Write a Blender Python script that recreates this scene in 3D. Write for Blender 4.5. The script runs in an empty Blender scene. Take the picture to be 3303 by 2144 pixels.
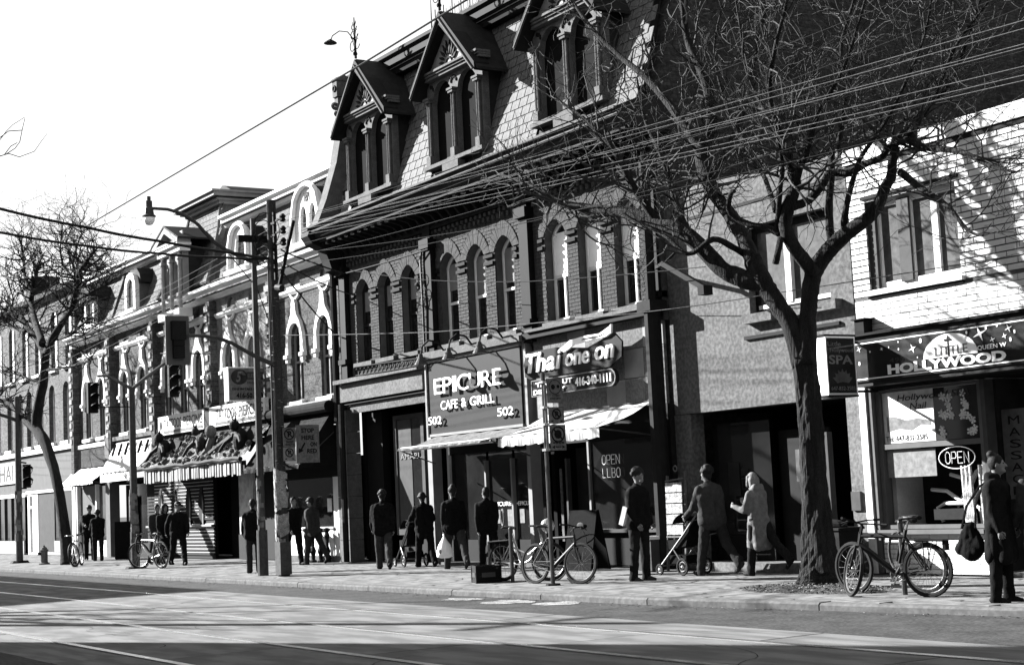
import bpy, math, random
from mathutils import Vector, Matrix, geometry
R = random.Random(7)
S = bpy.context.scene
COL = S.collection
rad = math.radians

# ------------------------------------------------------------------ camera, sky, sun, exposure
CR = Vector((0.5319840, 0.8454204, -0.0475119)); CU = Vector((0.1118866, -0.0145648, 0.9936142)); CF = Vector((-0.8393297, 0.5339028, 0.1023394))
EYE = Vector((0.0, 0.0, 1.5))
cam = bpy.data.cameras.new('camera'); cam_ob = bpy.data.objects.new('camera', cam); COL.objects.link(cam_ob)
cam.sensor_width = 36.0; cam.lens = 36.0 * 5093.467 / 3303.0; cam.clip_end = 3000.0; cam.clip_start = 0.05
cam_ob.matrix_world = Matrix(((CR.x, CU.x, -CF.x, EYE.x), (CR.y, CU.y, -CF.y, EYE.y), (CR.z, CU.z, -CF.z, EYE.z), (0, 0, 0, 1)))
S.camera = cam_ob
SUN_TRAVEL = Vector((1.83, 1.0, -0.95)).normalized()
world = bpy.data.worlds.new('World'); S.world = world; world.use_nodes = True
nt = world.node_tree; nt.nodes.clear()
sky = nt.nodes.new('ShaderNodeTexSky'); sky.sky_type = 'NISHITA'; sky.sun_disc = False
sky.sun_elevation = rad(24.5); sky.sun_rotation = math.atan2(-SUN_TRAVEL.x, -SUN_TRAVEL.y)
sky.air_density = 1.0; sky.dust_density = 3.0; sky.ozone_density = 1.0
bw = nt.nodes.new('ShaderNodeRGBToBW'); bg = nt.nodes.new('ShaderNodeBackground'); wo = nt.nodes.new('ShaderNodeOutputWorld')
bg.inputs['Strength'].default_value = 0.10
pw = nt.nodes.new('ShaderNodeMath'); pw.operation = 'POWER'; pw.inputs[1].default_value = 0.25      # thin high haze evens out the sky
ml = nt.nodes.new('ShaderNodeMath'); ml.operation = 'MULTIPLY'; ml.inputs[1].default_value = 1.28
nt.links.new(sky.outputs[0], bw.inputs[0]); nt.links.new(bw.outputs[0], pw.inputs[0]); nt.links.new(pw.outputs[0], ml.inputs[0]); nt.links.new(ml.outputs[0], bg.inputs[0]); nt.links.new(bg.outputs[0], wo.inputs[0])
sun = bpy.data.lights.new('sun', 'SUN'); sun.energy = 5.0; sun.angle = rad(0.5); sun.color = (1.0, 1.0, 1.0)
sun_ob = bpy.data.objects.new('sun', sun); COL.objects.link(sun_ob)
sun_ob.location = (-40, -20, 30); sun_ob.rotation_euler = SUN_TRAVEL.to_track_quat('-Z', 'Y').to_euler()
S.view_settings.view_transform = 'Standard'; S.view_settings.look = 'None'
S.view_settings.exposure = 2.7; S.view_settings.gamma = 1.0
S.view_settings.use_curve_mapping = False

# ------------------------------------------------------------------ survey: photo measurements turned into real points on a chosen plane of the street
REG = {'D': (0, 0, 1.38782), 'R1': (0, 600, .4531), 'R2': (0, 1200, .4531), 'R3': (900, 0, .453), 'R4': (900, 600, .453), 'R5': (800, 1200, .453), 'R7': (1500, 600, .453),
       'R8': (1400, 1300, .4206), 'Q1': (2000, 1300, .4206), 'Q2': (2500, 1000, .6149), 'Q3': (2100, 500, .5179), 'T2': (450, 560, .3495), 'T4': (0, 1400, .2913),
       'T5': (500, 1000, .2913), 'T6': (850, 600, .2265), 'U1': (1850, 1450, .33613), 'U2': (2600, 1500, .29538), 'U3': (2300, 500, .38824), 'U4': (1500, 1550, .22655)}
def ray(r, x, y):
    a, b, s = REG[r]
    return CF + CR * ((a + x * s - 1651.5) / 5093.467) - CU * ((b + y * s - 1072.0) / 5093.467)
def PY(r, x, y, Y): v = ray(r, x, y); return EYE + v * (Y / v.y)
def PX(r, x, y, X): v = ray(r, x, y); return EYE + v * (X / v.x)

# ------------------------------------------------------------------ materials (a black and white photograph: neutral greys)
def mat(name, c, rough=.8, var=.25, scale=6.0, bump=.0, metal=0.0, spots=0.0, streak=False, emit=0.0, coat=0.0, spec=.04):
    c = c * .82 if c < .3 else c
    m = bpy.data.materials.new(name); m.use_nodes = True
    t = m.node_tree; b = t.nodes['Principled BSDF']
    b.inputs['Roughness'].default_value = rough; b.inputs['Metallic'].default_value = metal
    b.inputs['Specular IOR Level'].default_value = spec
    if coat: b.inputs['Coat Weight'].default_value = coat; b.inputs['Coat Roughness'].default_value = .05
    tc = t.nodes.new('ShaderNodeTexCoord'); mp = t.nodes.new('ShaderNodeMapping'); t.links.new(tc.outputs['Object'], mp.inputs[0])
    if streak: mp.inputs['Scale'].default_value = (1, 1, .15)
    n = t.nodes.new('ShaderNodeTexNoise'); n.inputs['Scale'].default_value = scale; n.inputs['Detail'].default_value = 8; n.inputs['Roughness'].default_value = .65
    t.links.new(mp.outputs[0], n.inputs['Vector'])
    r = t.nodes.new('ShaderNodeMapRange'); r.inputs[1].default_value = .3; r.inputs[2].default_value = .7
    r.inputs[3].default_value = c * (1 - var); r.inputs[4].default_value = min(.95, c * (1 + var))
    t.links.new(n.outputs[0], r.inputs[0]); out = r.outputs[0]
    if spots:
        n2 = t.nodes.new('ShaderNodeTexNoise'); n2.inputs['Scale'].default_value = scale * 9; n2.inputs['Detail'].default_value = 3
        t.links.new(tc.outputs['Object'], n2.inputs['Vector'])
        r2 = t.nodes.new('ShaderNodeMapRange'); r2.inputs[1].default_value = .4; r2.inputs[2].default_value = .62; r2.inputs[3].default_value = 1 - spots; r2.inputs[4].default_value = 1 + spots
        t.links.new(n2.outputs[0], r2.inputs[0]); mu = t.nodes.new('ShaderNodeMath'); mu.operation = 'MULTIPLY'
        t.links.new(out, mu.inputs[0]); t.links.new(r2.outputs[0], mu.inputs[1]); out = mu.outputs[0]
    t.links.new(out, b.inputs['Base Color'])
    if bump:
        bp = t.nodes.new('ShaderNodeBump'); bp.inputs['Strength'].default_value = bump; bp.inputs['Distance'].default_value = .02
        n3 = t.nodes.new('ShaderNodeTexNoise'); n3.inputs['Scale'].default_value = scale * 4; n3.inputs['Detail'].default_value = 6
        t.links.new(mp.outputs[0], n3.inputs['Vector']); t.links.new(n3.outputs[0], bp.inputs['Height']); t.links.new(bp.outputs[0], b.inputs['Normal'])
    if emit:
        b.inputs['Emission Color'].default_value = (1, 1, 1, 1); b.inputs['Emission Strength'].default_value = emit
    return m
def brickmat(name, c, mort, w=.22, h=.075, var=.3, axis='xz', spots=.25):
    m = mat(name, c, .9, .2, 1.5, 0, spots=spots); t = m.node_tree; b = t.nodes['Principled BSDF']
    old = b.inputs['Base Color'].links[0].from_socket
    tc = t.nodes.new('ShaderNodeTexCoord'); sp = t.nodes.new('ShaderNodeSeparateXYZ'); cb = t.nodes.new('ShaderNodeCombineXYZ')
    t.links.new(tc.outputs['Object'], sp.inputs[0])
    t.links.new(sp.outputs['X' if axis == 'xz' else 'Y'], cb.inputs[0]); t.links.new(sp.outputs['Z'], cb.inputs[1])
    k = t.nodes.new('ShaderNodeTexBrick'); t.links.new(cb.outputs[0], k.inputs['Vector'])
    k.inputs['Scale'].default_value = 1.0; k.inputs['Brick Width'].default_value = w; k.inputs['Row Height'].default_value = h
    k.inputs['Mortar Size'].default_value = .006; k.inputs['Mortar Smooth'].default_value = .2
    k.inputs['Color1'].default_value = (1 - var,) * 3 + (1,); k.inputs['Color2'].default_value = (1 + var,) * 3 + (1,); k.inputs['Mortar'].default_value = (mort / c,) * 3 + (1,)
    mx = t.nodes.new('ShaderNodeMix'); mx.data_type = 'RGBA'; mx.blend_type = 'MULTIPLY'; mx.inputs[0].default_value = 1.0
    t.links.new(old, mx.inputs[6]); t.links.new(k.outputs['Color'], mx.inputs[7]); t.links.new(mx.outputs[2], b.inputs['Base Color'])
    bp = t.nodes.new('ShaderNodeBump'); bp.inputs['Strength'].default_value = .5; bp.inputs['Distance'].default_value = .01; bp.invert = True
    t.links.new(k.outputs['Fac'], bp.inputs['Height']); t.links.new(bp.outputs[0], b.inputs['Normal'])
    return m
M = {}
def mk(name, *a, **k): M[name] = mat(name, *a, **k)
mk('dark_brick', .056, .9, .35, 9, .3, spots=.35); mk('mortar', .055, .95, .2, 8)
mk('terrace_brick_piece', .16, .9, .3, 5, .2)
mk('white_brick', .5, .75, .06, 2.5, .15, spots=.05); mk('white_mortar', .10, .95, .3, 9)
mk('slate', .10, .7, .4, 2.2, .2, spots=.2); mk('slate_dark', .022, .7, .3, 5, .2)
mk('stucco', .098, .95, .2, 1.6, .5, spots=.24); mk('stucco_light', .117, .95, .2, 2, .3, spots=.2)
mk('stone', .1014, .85, .25, 6, .3, spots=.2); mk('pale_stone', .2496, .85, .2, 5, .3)
mk('white_paint', .527, .6, .08, 5, .05); mk('cream_paint', .195, .6, .15, 3, .05); mk('grey_paint', .0936, .6, .15, 4, .05)
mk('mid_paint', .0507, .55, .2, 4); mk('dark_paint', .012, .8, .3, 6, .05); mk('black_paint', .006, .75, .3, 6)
mk('iron', .008, .8, .3, 12, .1); mk('steel', .22, .38, .25, 20, 0, metal=.85); mk('galvanised', .0585, .5, .3, 12, .05, metal=.3)
mk('chrome', .55, .2, .1, 20, 0, metal=1.0); mk('rail_steel', .62, .28, .15, 30, 0, metal=1.0)
mk('glass', .012, .06, .3, 2, 0, spec=.5); mk('shade_cloth', .1716, .8, .15, 3, 0, coat=.25); mk('pale_blind', .78, .7, .1, 3, 0, coat=.2)
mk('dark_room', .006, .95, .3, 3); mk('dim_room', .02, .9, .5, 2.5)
mk('concrete', .135, .95, .22, .8, .5, spots=.3); mk('kerb_concrete', .099, .95, .2, 1.5, .25, spots=.15)
mk('track_concrete', .122, .9, .2, .6, .25, spots=.2); mk('asphalt', .046, .95, .3, 2.2, .5, spots=.22); mk('joint', .0234, .95, .2, 5)
mk('soil', .05, 1, .5, 14, 1.0, spots=.5); mk('leaf_litter', .12, 1, .5, 30, 0)
mk('bark', .018, .95, .6, 9, 1.6, streak=True, spots=.4); mk('twig', .038, .8, .3, 12); mk('wood_pole', .039, .9, .35, 5, .6, streak=True, spots=.3)
mk('paper', .4675, .8, .25, 7); mk('paper_grey', .156, .85, .4, 9); mk('print_grey', .0702, .7, .4, 6, coat=.2)
mk('canvas_light', .3276, .9, .12, 3, .1); mk('canvas_dark', .010, .9, .3, 4, .1); mk('plastic_white', .78, .5, .08, 6)
mk('sign_grey', .0255, .5, .08, 3); mk('sign_dark', .0172, .45, .15, 2, coat=.3); mk('sign_white', .80, .5, .03, 3); mk('sign_lit', .75, .5, .04, 3)
mk('neon', .5, .4, .05, 3, emit=.03); mk('rubber', .016, .75, .3, 20); mk('bike_paint', .012, .45, .2, 10, coat=.1); mk('bike_silver', .4, .3, .1, 10, metal=.7)
mk('skin', .17, .6, .1, 20); mk('hair_dark', .02, .55, .4, 40, .3); mk('hair_light', .16, .5, .4, 40, .3)
for nm, c in (('cloth_black', .007), ('cloth_dark', .012), ('cloth_char', .022), ('cloth_grey', .035), ('cloth_denim', .036), ('cloth_light', .12), ('cloth_white', .6)): mk(nm, c, .9, .3, 14, .25)
for nm in ('dark_paint', 'black_paint', 'iron', 'rubber', 'bark', 'twig'): M[nm].node_tree.nodes['Principled BSDF'].inputs['Specular IOR Level'].default_value = .08
mk('slate_pale', .085, .8, .4, 2.2, .2, spots=.3)
M['terrace_brick'] = brickmat('terrace_brick', .062, .095, var=.35); M['pale_brick_twig_shade'] = mat('pale_brick_twig_shade', .16, .9, .6, 3.2, 0, spots=.35)  # second wall: pale paint, its blotches standing in for twig shadows
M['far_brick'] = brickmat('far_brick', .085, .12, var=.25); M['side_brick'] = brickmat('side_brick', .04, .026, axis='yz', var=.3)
M['opposite_brick'] = brickmat('opposite_brick', .18, .2)

# ------------------------------------------------------------------ mesh helpers
class MB:
    def __init__(s): s.v = []; s.f = []
    def add(s, vs, fs):
        o = len(s.v); s.v.extend([tuple(p) for p in vs]); s.f.extend([tuple(i + o for i in f) for f in fs]); return s
    def box(s, x0, x1, y0, y1, z0, z1):
        return s.add([(x0, y0, z0), (x1, y0, z0), (x1, y1, z0), (x0, y1, z0), (x0, y0, z1), (x1, y0, z1), (x1, y1, z1), (x0, y1, z1)],
                     [(0, 3, 2, 1), (4, 5, 6, 7), (0, 1, 5, 4), (1, 2, 6, 5), (2, 3, 7, 6), (3, 0, 4, 7)])
    def bar(s, a, b, w, h, up=(0, 0, 1)):   # rectangular bar from a to b
        a = Vector(a); b = Vector(b); d = (b - a).normalized(); u = Vector(up)
        if abs(d.dot(u)) > .98: u = Vector((0, 1, 0))
        n = d.cross(u).normalized() * (w / 2); k = n.cross(d).normalized() * (h / 2)
        vs = [a - n - k, a + n - k, a + n + k, a - n + k, b - n - k, b + n - k, b + n + k, b - n + k]
        return s.add(vs, [(0, 3, 2, 1), (4, 5, 6, 7), (0, 1, 5, 4), (1, 2, 6, 5), (2, 3, 7, 6), (3, 0, 4, 7)])
    def tube(s, pts, r, n=6, cap=True, rough=0.0):
        pts = [Vector(p) for p in pts]; rs = r if isinstance(r, (list, tuple)) else [r] * len(pts)
        o = len(s.v); up = Vector((0, 0, 1)); prev = None
        for i, p in enumerate(pts):
            d = (pts[min(i + 1, len(pts) - 1)] - pts[max(i - 1, 0)])
            d = d.normalized() if d.length > 1e-9 else Vector((0, 0, 1))
            if prev is None: a = d.cross(up if abs(d.z) < .9 else Vector((0, 1, 0))).normalized()
            else: a = (prev - d * prev.dot(d)); a = a.normalized() if a.length > 1e-6 else d.orthogonal().normalized()
            prev = a; b = d.cross(a)
            for k in range(n):
                q = 2 * math.pi * k / n; rr = rs[i] * (1 + (R.uniform(-rough, rough) if rough else 0))
                s.v.append(tuple(p + (a * math.cos(q) + b * math.sin(q)) * rr))
        for i in range(len(pts) - 1):
            for k in range(n):
                k2 = (k + 1) % n; s.f.append((o + i * n + k, o + i * n + k2, o + (i + 1) * n + k2, o + (i + 1) * n + k))
        if cap:
            s.f.append(tuple(o + k for k in reversed(range(n)))); e = o + (len(pts) - 1) * n; s.f.append(tuple(e + k for k in range(n)))
        return s
    def ring(s, c, r, rr, axis=(0, 1, 0), n=24, m=6, a0=0, a1=2 * math.pi):
        ax = Vector(axis).normalized(); u = ax.orthogonal().normalized() if abs(ax.y) < .9 else Vector((1, 0, 0)); u = (u - ax * u.dot(ax)).normalized(); w = ax.cross(u)
        full = abs(a1 - a0 - 2 * math.pi) < 1e-6; o = len(s.v); cnt = n if full else n + 1
        for i in range(cnt):
            q = a0 + (a1 - a0) * i / n; d = u * math.cos(q) + w * math.sin(q)
            for k in range(m):
                t = 2 * math.pi * k / m; s.v.append(tuple(Vector(c) + d * (r + rr * math.cos(t)) + ax * (rr * math.sin(t))))
        for i in range(n):
            j = (i + 1) % cnt
            for k in range(m): s.f.append((o + i * m + k, o + j * m + k, o + j * m + (k + 1) % m, o + i * m + (k + 1) % m))
        return s
    def lathe(s, c, prof, n=16):     # prof: (r, z)
        o = len(s.v)
        for r, z in prof:
            for k in range(n): q = 2 * math.pi * k / n; s.v.append((c[0] + r * math.cos(q), c[1] + r * math.sin(q), c[2] + z))
        for i in range(len(prof) - 1):
            for k in range(n): k2 = (k + 1) % n; s.f.append((o + i * n + k, o + i * n + k2, o + (i + 1) * n + k2, o + (i + 1) * n + k))
        s.f.append(tuple(o + k for k in reversed(range(n)))); e = o + (len(prof) - 1) * n; s.f.append(tuple(e + k for k in range(n)))
        return s
    def ball(s, c, r, n=8, sc=(1, 1, 1)):
        prof = [(max(.001, r * math.sin(math.pi * i / n)), -r * math.cos(math.pi * i / n)) for i in range(n + 1)]; o = len(s.v)
        s.lathe((0, 0, 0), prof, n + 4)
        for i in range(o, len(s.v)): x, y, z = s.v[i]; s.v[i] = (c[0] + x * sc[0], c[1] + y * sc[1], c[2] + z * sc[2])
        return s
    def prism(s, outer, y0, y1, holes=(), mp=None):   # outline in (x, z), extruded from y0 (front) to y1; mp maps (a, b, depth) to a point
        mp = mp or (lambda a, b, d: (a, d, b))
        loops = [list(outer)] + [list(h) for h in holes]
        flat = [p for l in loops for p in l]
        tris = geometry.tessellate_polygon([[Vector((p[0], p[1], 0)) for p in l] for l in loops])
        o = len(s.v); n = len(flat)
        s.v.extend([tuple(mp(p[0], p[1], y0)) for p in flat]); s.v.extend([tuple(mp(p[0], p[1], y1)) for p in flat])
        for t in tris: s.f.append((o + t[0], o + t[1], o + t[2])); s.f.append((o + n + t[2], o + n + t[1], o + n + t[0]))
        k = 0
        for l in loops:
            m = len(l)
            for i in range(m): a = o + k + i; b = o + k + (i + 1) % m; s.f.append((a, b, b + n, a + n))
            k += m
        return s
    def profx(s, prof, x0, x1):       # (y, z) profile swept along x, closed
        return s.prism(prof, x0, x1, mp=lambda a, b, d: (d, a, b))
    def mesh(s, name, m, off=(0, 0, 0), smooth=False):
        me = bpy.data.meshes.new(name); ox, oy, oz = off
        me.from_pydata([(x - ox, y - oy, z - oz) for x, y, z in s.v], [], s.f)
        import bmesh
        b = bmesh.new(); b.from_mesh(me); bmesh.ops.recalc_face_normals(b, faces=b.faces); b.to_mesh(me); b.free()
        me.materials.append(m if not isinstance(m, str) else M[m])
        if smooth: me.polygons.foreach_set('use_smooth', [True] * len(me.polygons))
        return me
ORG = {}
def tag(o, label=None, cat=None, group=None, kind=None):
    if label: o['label'] = label
    if cat: o['category'] = cat
    if group: o['group'] = group
    if kind: o['kind'] = kind
    return o
def thing(name, label, cat, loc=(0, 0, 0), rz=0.0, group=None):
    o = bpy.data.objects.new(name, None); o.empty_display_size = .2; COL.objects.link(o); o.location = loc; o.rotation_euler = (0, 0, rz)
    ORG[o.name] = tuple(loc) if rz == 0 else (0, 0, 0)
    return tag(o, label, cat, group)
SPLIT = {'colonnette', 'impost_band', 'dormer_cheek', 'pilaster_cap', 'dormer_column', 'conduit', 'gutter_lip', 'cornice_line', 'hook', 'strut', 'curtain', 'clamp', 'awning_print', 'raking_board', 'board_edge', 'hip_roll',
         'crate_label', 'frame_edge', 'insulator', 'grip', 'lens', 'visor', 'eye', 'stall_riser', 'entry_wall', 'blind', 'restaurant_front', 'cafe_front', 'frame_bar', 'nozzle', 'wall_arm', 'sheet', 'mount', 'carved_part', 'fluted_panel', 'dormer_sill', 'shop_cornice', 'cap', 'rim', 'coin', 'sill', 'coping_block'}
FINE = {'spokes', 'staple_band', 'carved_ornament', 'roof_cresting', 'star_print', 'flower_print', 'lettering', 'symbol', 'cable_coil', 'finial', 'iron_cresting', 'coping_scroll', 'skull'}
def loose(mb):
    par = list(range(len(mb.v)))
    def fnd(i):
        while par[i] != i: par[i] = par[par[i]]; i = par[i]
        return i
    for f in mb.f:
        a = fnd(f[0])
        for q in f[1:]: par[fnd(q)] = a
    comp = {}
    for f in mb.f: comp.setdefault(fnd(f[0]), []).append(f)
    cl = []
    for fs in comp.values():
        ids = {i for f in fs for i in f}; lo = [min(mb.v[i][k] for i in ids) - .004 for k in range(3)]; hi = [max(mb.v[i][k] for i in ids) + .004 for k in range(3)]
        hit = [c for c in cl if all(c[1][k] <= hi[k] and lo[k] <= c[2][k] for k in range(3))]
        for c in hit: cl.remove(c); fs = fs + c[0]; lo = [min(lo[k], c[1][k]) for k in range(3)]; hi = [max(hi[k], c[2][k]) for k in range(3)]
        cl.append((fs, lo, hi))
    out = []
    for fs, _, _ in cl:
        n = MB(); mp = {}
        for f in fs:
            for i in f:
                if i not in mp: mp[i] = len(n.v); n.v.append(mb.v[i])
            n.f.append(tuple(mp[i] for i in f))
        out.append(n)
    return out
def part(name, mb, m, parent=None, smooth=False, local=False, **kw):
    if name in SPLIT and parent is not None:
        bits = loose(mb)
        if len(bits) > 1:
            for b in bits[1:]: one_part(name, b, m, parent, smooth, local, **kw)
            mb = bits[0]
    if name in FINE and parent is not None and 'kind' not in kw: kw['kind'] = 'stuff'
    return one_part(name, mb, m, parent, smooth, local, **kw)
def one_part(name, mb, m, parent=None, smooth=False, local=False, **kw):
    off = (0, 0, 0) if (local or parent is None) else ORG[parent.name]
    o = bpy.data.objects.new(name, mb.mesh(name, m, off, smooth)); COL.objects.link(o)
    if parent is not None: o.parent = parent; ORG[o.name] = ORG[parent.name]
    else: ORG[o.name] = (0, 0, 0)
    return tag(o, **kw)
def copy_tree(o, parent=None):
    c = o.copy(); COL.objects.link(c)
    if parent is not None: c.parent = parent
    for ch in o.children: copy_tree(ch, c)
    return c
def arch(x0, x1, zb, zs, za, e=2.0, f=2.0, n=10):
    c = (x0 + x1) / 2; r = (x1 - x0) / 2; p = [(x0, zb), (x1, zb)]
    for i in range(n + 1):
        t = 1 - 2 * i / n; p.append((c + r * t, zs + (za - zs) * max(0, 1 - abs(t) ** e) ** (1 / f)))
    return p
def inset(poly, d, zb=True):
    xs = [p[0] for p in poly]; zs = [p[1] for p in poly]; cx = (min(xs) + max(xs)) / 2; cz = (min(zs) + max(zs)) / 2
    sx = 1 - 2 * d / (max(xs) - min(xs)); sz = 1 - 2 * d / (max(zs) - min(zs))
    return [(cx + (p[0] - cx) * sx, cz + (p[1] - cz) * sz) for p in poly]
def span_at(poly, z):
    xs = []
    n = len(poly)
    for i in range(n):
        a, b = poly[i], poly[(i + 1) % n]
        if (a[1] <= z) != (b[1] <= z): xs.append(a[0] + (b[0] - a[0]) * (z - a[1]) / (b[1] - a[1]))
    return (min(xs), max(xs)) if len(xs) >= 2 else None
def add_window(parent, poly, y, frame_m, pane_m, fw=.06, bars_z=(), bars_x=(), split=None):
    mb = MB(); inn = inset(poly, fw); mb.prism(poly, y, y + .07, [inn])
    xs = [p[0] for p in poly]; zs = [p[1] for p in poly]; x0, x1, z0, z1 = min(xs) + fw, max(xs) - fw, min(zs) + fw, max(zs) - fw
    for z in bars_z: mb.box(x0 - .01, x1 + .01, y + .006, y + .062, z - .03, z + .03)
    for x in bars_x: mb.box(x - .025, x + .025, y + .008, y + .06, z0 - .01, (z1 + z0) / 2 if split == 'low' else z1 - .02)
    w = part('window', mb, frame_m, parent)
    pm = MB(); pm.prism(inn, y + .045, y + .052); part('pane', pm, pane_m, w)
    return w
PIECE = {}
def unit_box(name, m):
    k = (name, m)
    if k not in PIECE: PIECE[k] = MB().box(-.5, .5, -.5, .5, -.5, .5).mesh(name, m)
    return PIECE[k]
def pieces(name, m, parent, boxes, key, limit=300, stuff_name=None):
    """boxes: (cx, cy, cz, sx, sy, sz, rotation_x); the nearest ones become single objects, the rest one joined part"""
    boxes = sorted(boxes, key=key); off = ORG[parent.name]; me = unit_box(name, m)
    for b in boxes[:limit]:
        o = bpy.data.objects.new(name, me); COL.objects.link(o); o.parent = parent
        o.location = (b[0] - off[0], b[1] - off[1], b[2] - off[2]); o.scale = b[3:6]; o.rotation_euler = (b[6], b[7] if len(b) > 7 else 0, b[8] if len(b) > 8 else 0)
    rest = boxes[limit:]
    if rest:
        mb = MB()
        for b in rest:
            c, s_ = math.cos(b[6]), math.sin(b[6]); vs = []
            for dx in (-.5, .5):
                for dy, dz in ((-.5, -.5), (.5, -.5), (.5, .5), (-.5, .5)):
                    y = dy * b[4]; z = dz * b[5]; vs.append((b[0] + dx * b[3], b[1] + y * c - z * s_, b[2] + y * s_ + z * c))
            mb.add(vs, [(0, 1, 2, 3), (7, 6, 5, 4), (0, 4, 5, 1), (1, 5, 6, 2), (2, 6, 7, 3), (3, 7, 4, 0)])
        part(stuff_name or name + '_course', mb, m, parent, kind='stuff')
def brick_boxes(x0, x1, z0, z1, y, holes=(), bw=.215, bh=.065, j=.012, proud=.012, jit=.002):
    out = []; row = 0; z = z0
    while z + bh <= z1 + 1e-6:
        zc = z + bh / 2; iv = []
        for h in holes:
            sp = span_at(h, zc)
            if sp: iv.append(sp)
        x = x0 - (bw + j) / 2 * (row % 2)
        while x < x1:
            segs = [(max(x, x0), min(x + bw, x1))]
            for a, b in iv:
                ns = []
                for p, q in segs:
                    if b <= p or a >= q: ns.append((p, q)); continue
                    if a > p: ns.append((p, a))
                    if b < q: ns.append((b, q))
                segs = ns
            for p, q in segs:
                if q - p > .03: out.append(((p + q) / 2, y - proud / 2 + R.uniform(-jit, jit) + .01, zc, q - p, proud + .02, bh, 0.0))
            x += bw + j
        z += bh + j; row += 1
    return out
near = lambda b: b[0] * b[0] + b[1] * b[1] + (b[2] - 1.5) ** 2
# ------------------------------------------------------------------ lettering
BENCH = bpy.data.scenes.new('bench')       # scratch scene, removed at the end: evaluates one object without touching the big scene
def bench(o):
    BENCH.collection.objects.link(o); vl = BENCH.view_layers[0]; vl.update()
    me = bpy.data.meshes.new_from_object(o.evaluated_get(vl.depsgraph)); BENCH.collection.objects.unlink(o)
    return me
TXT = {}
def text_mesh(s, shear=0.0, bold=0.0):
    k = (s, shear, bold)
    if k in TXT: return TXT[k]
    c = bpy.data.curves.new('lettering', 'FONT'); c.body = s; c.size = 1.0; c.shear = shear; c.offset = bold; c.resolution_u = 3; c.fill_mode = 'FRONT'
    o = bpy.data.objects.new('lettering', c); me = bench(o)
    vs = [(v.co.x, v.co.y) for v in me.vertices]; fs = [tuple(p.vertices) for p in me.polygons]
    bpy.data.objects.remove(o); bpy.data.curves.remove(c); bpy.data.meshes.remove(me)
    x0 = min(v[0] for v in vs); x1 = max(v[0] for v in vs); y0 = min(v[1] for v in vs); y1 = max(v[1] for v in vs)
    TXT[k] = ([((a - x0) / (x1 - x0), (b - y0) / (y1 - y0)) for a, b in vs], fs); return TXT[k]
def letter(mb, s, O, U, V, N, depth=.01, shear=0.0, bold=0.0):
    """text fitted to the rectangle O, O+U, O+V; N is the outward normal"""
    vs, fs = text_mesh(s, shear, bold); O = Vector(O); U = Vector(U); V = Vector(V); N = Vector(N)
    f = [O + U * a + V * b + N * depth for a, b in vs]; k = [O + U * a + V * b for a, b in vs]; n = len(f)
    edges = {}
    for t in fs:
        for i in range(len(t)):
            e = (t[i], t[(i + 1) % len(t)]); r = (e[1], e[0])
            if r in edges: del edges[r]
            else: edges[e] = 1
    mb.add(f + k, list(fs) + [(a, a + n, b + n, b) for a, b in edges])
    return mb
def words(parent, s, x0, x1, z0, z1, y, m, depth=.012, shear=0.0, bold=0.0, name='lettering'):
    return part(name, letter(MB(), s, (x0, y, z0), (x1 - x0, 0, 0), (0, 0, z1 - z0), (0, -1, 0), depth, shear, bold), m, parent)
# ------------------------------------------------------------------ the setting
Z_ROAD = -.10
part('ground', MB().box(-900, 900, -900, 900, -.6, -.45), 'asphalt', kind='structure')
road = part('road', MB().box(-220, 60, -1.2, 19.0, -.44, Z_ROAD - .012), 'joint', kind='structure'); 
part('lane', MB().box(-220, 60, 11.75, 14.9, -.40, Z_ROAD), 'asphalt', road); part('lane', MB().box(-220, 60, 2.9, 5.05, -.40, Z_ROAD), 'asphalt', road)
RAILS = (5.98, 7.57, 9.16, 10.75)
pan = []
rows = ((5.06, 5.915), (6.045, 7.505), (7.635, 9.095), (9.225, 10.685), (10.815, 11.74))
for ri, (a, b) in enumerate(rows):
    x = -130.0 + ri * 1.3
    while x < 4:
        w = 4.3 if ri % 2 else 5.1
        pan.append((x + w / 2, (a + b) / 2, Z_ROAD - .09 + R.uniform(-.002, .002), w - .025, b - a - .012, .18, 0.0)); x += w
pieces('concrete_panel', 'track_concrete', road, pan, near, 300)
for y in RAILS:
    part('rail', MB().box(-220, 60, y - .055, y + .04, -.25, Z_ROAD + .01), 'rail_steel', road)
for k, (u, v, w, h) in enumerate(((1075, 1392, .5, .5), (1185, 1398, .55, .7), (1305, 1402, .45, .8))):     # worn white paint marks in the kerb lane
    c = ray('D', u, v); c = EYE + c * ((Z_ROAD - EYE.z) / c.z); q = []
    for i in range(18):
        a = i * math.pi / 9; f = R.uniform(.55, 1.0); q.append((c.x + w * f * math.cos(a), c.y + h * .6 * f * math.sin(a)))
    tag(part('road_marking', MB().prism(q, Z_ROAD + .002, Z_ROAD + .006, mp=lambda a, b, d: (a, b, d)), mat('worn_paint', .2, .9, .6, 6, 0, spots=.5)), ('worn white paint patch on the kerb lane, leftmost of three', 'worn white paint patch on the kerb lane, middle of three', 'worn white paint patch on the kerb lane, rightmost of three')[k], 'road marking', 'worn paint patches')
KERB = [(-220, 12.85), (-60, 12.85), (-39, 13.05), (-23, 13.2), (-17.5, 13.33), (-15, 13.7), (-12.5, 14.05), (-8, 14.5), (4, 15.0), (60, 16.0)]
def kerb_y(x):
    for (a, b), (c, d) in zip(KERB, KERB[1:]):
        if a <= x <= c: return b + (d - b) * (x - a) / (c - a)
    return 13
pave = MB(); xs = [p[0] for p in KERB]
pave.prism([(x, y + .2) for x, y in KERB] + [(60, 19.6), (-220, 19.6)], -.3, -.022, mp=lambda a, b, d: (a, b, d))
pv = part('pavement', pave, 'joint', kind='structure')
slab = []
x = -110.0
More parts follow.
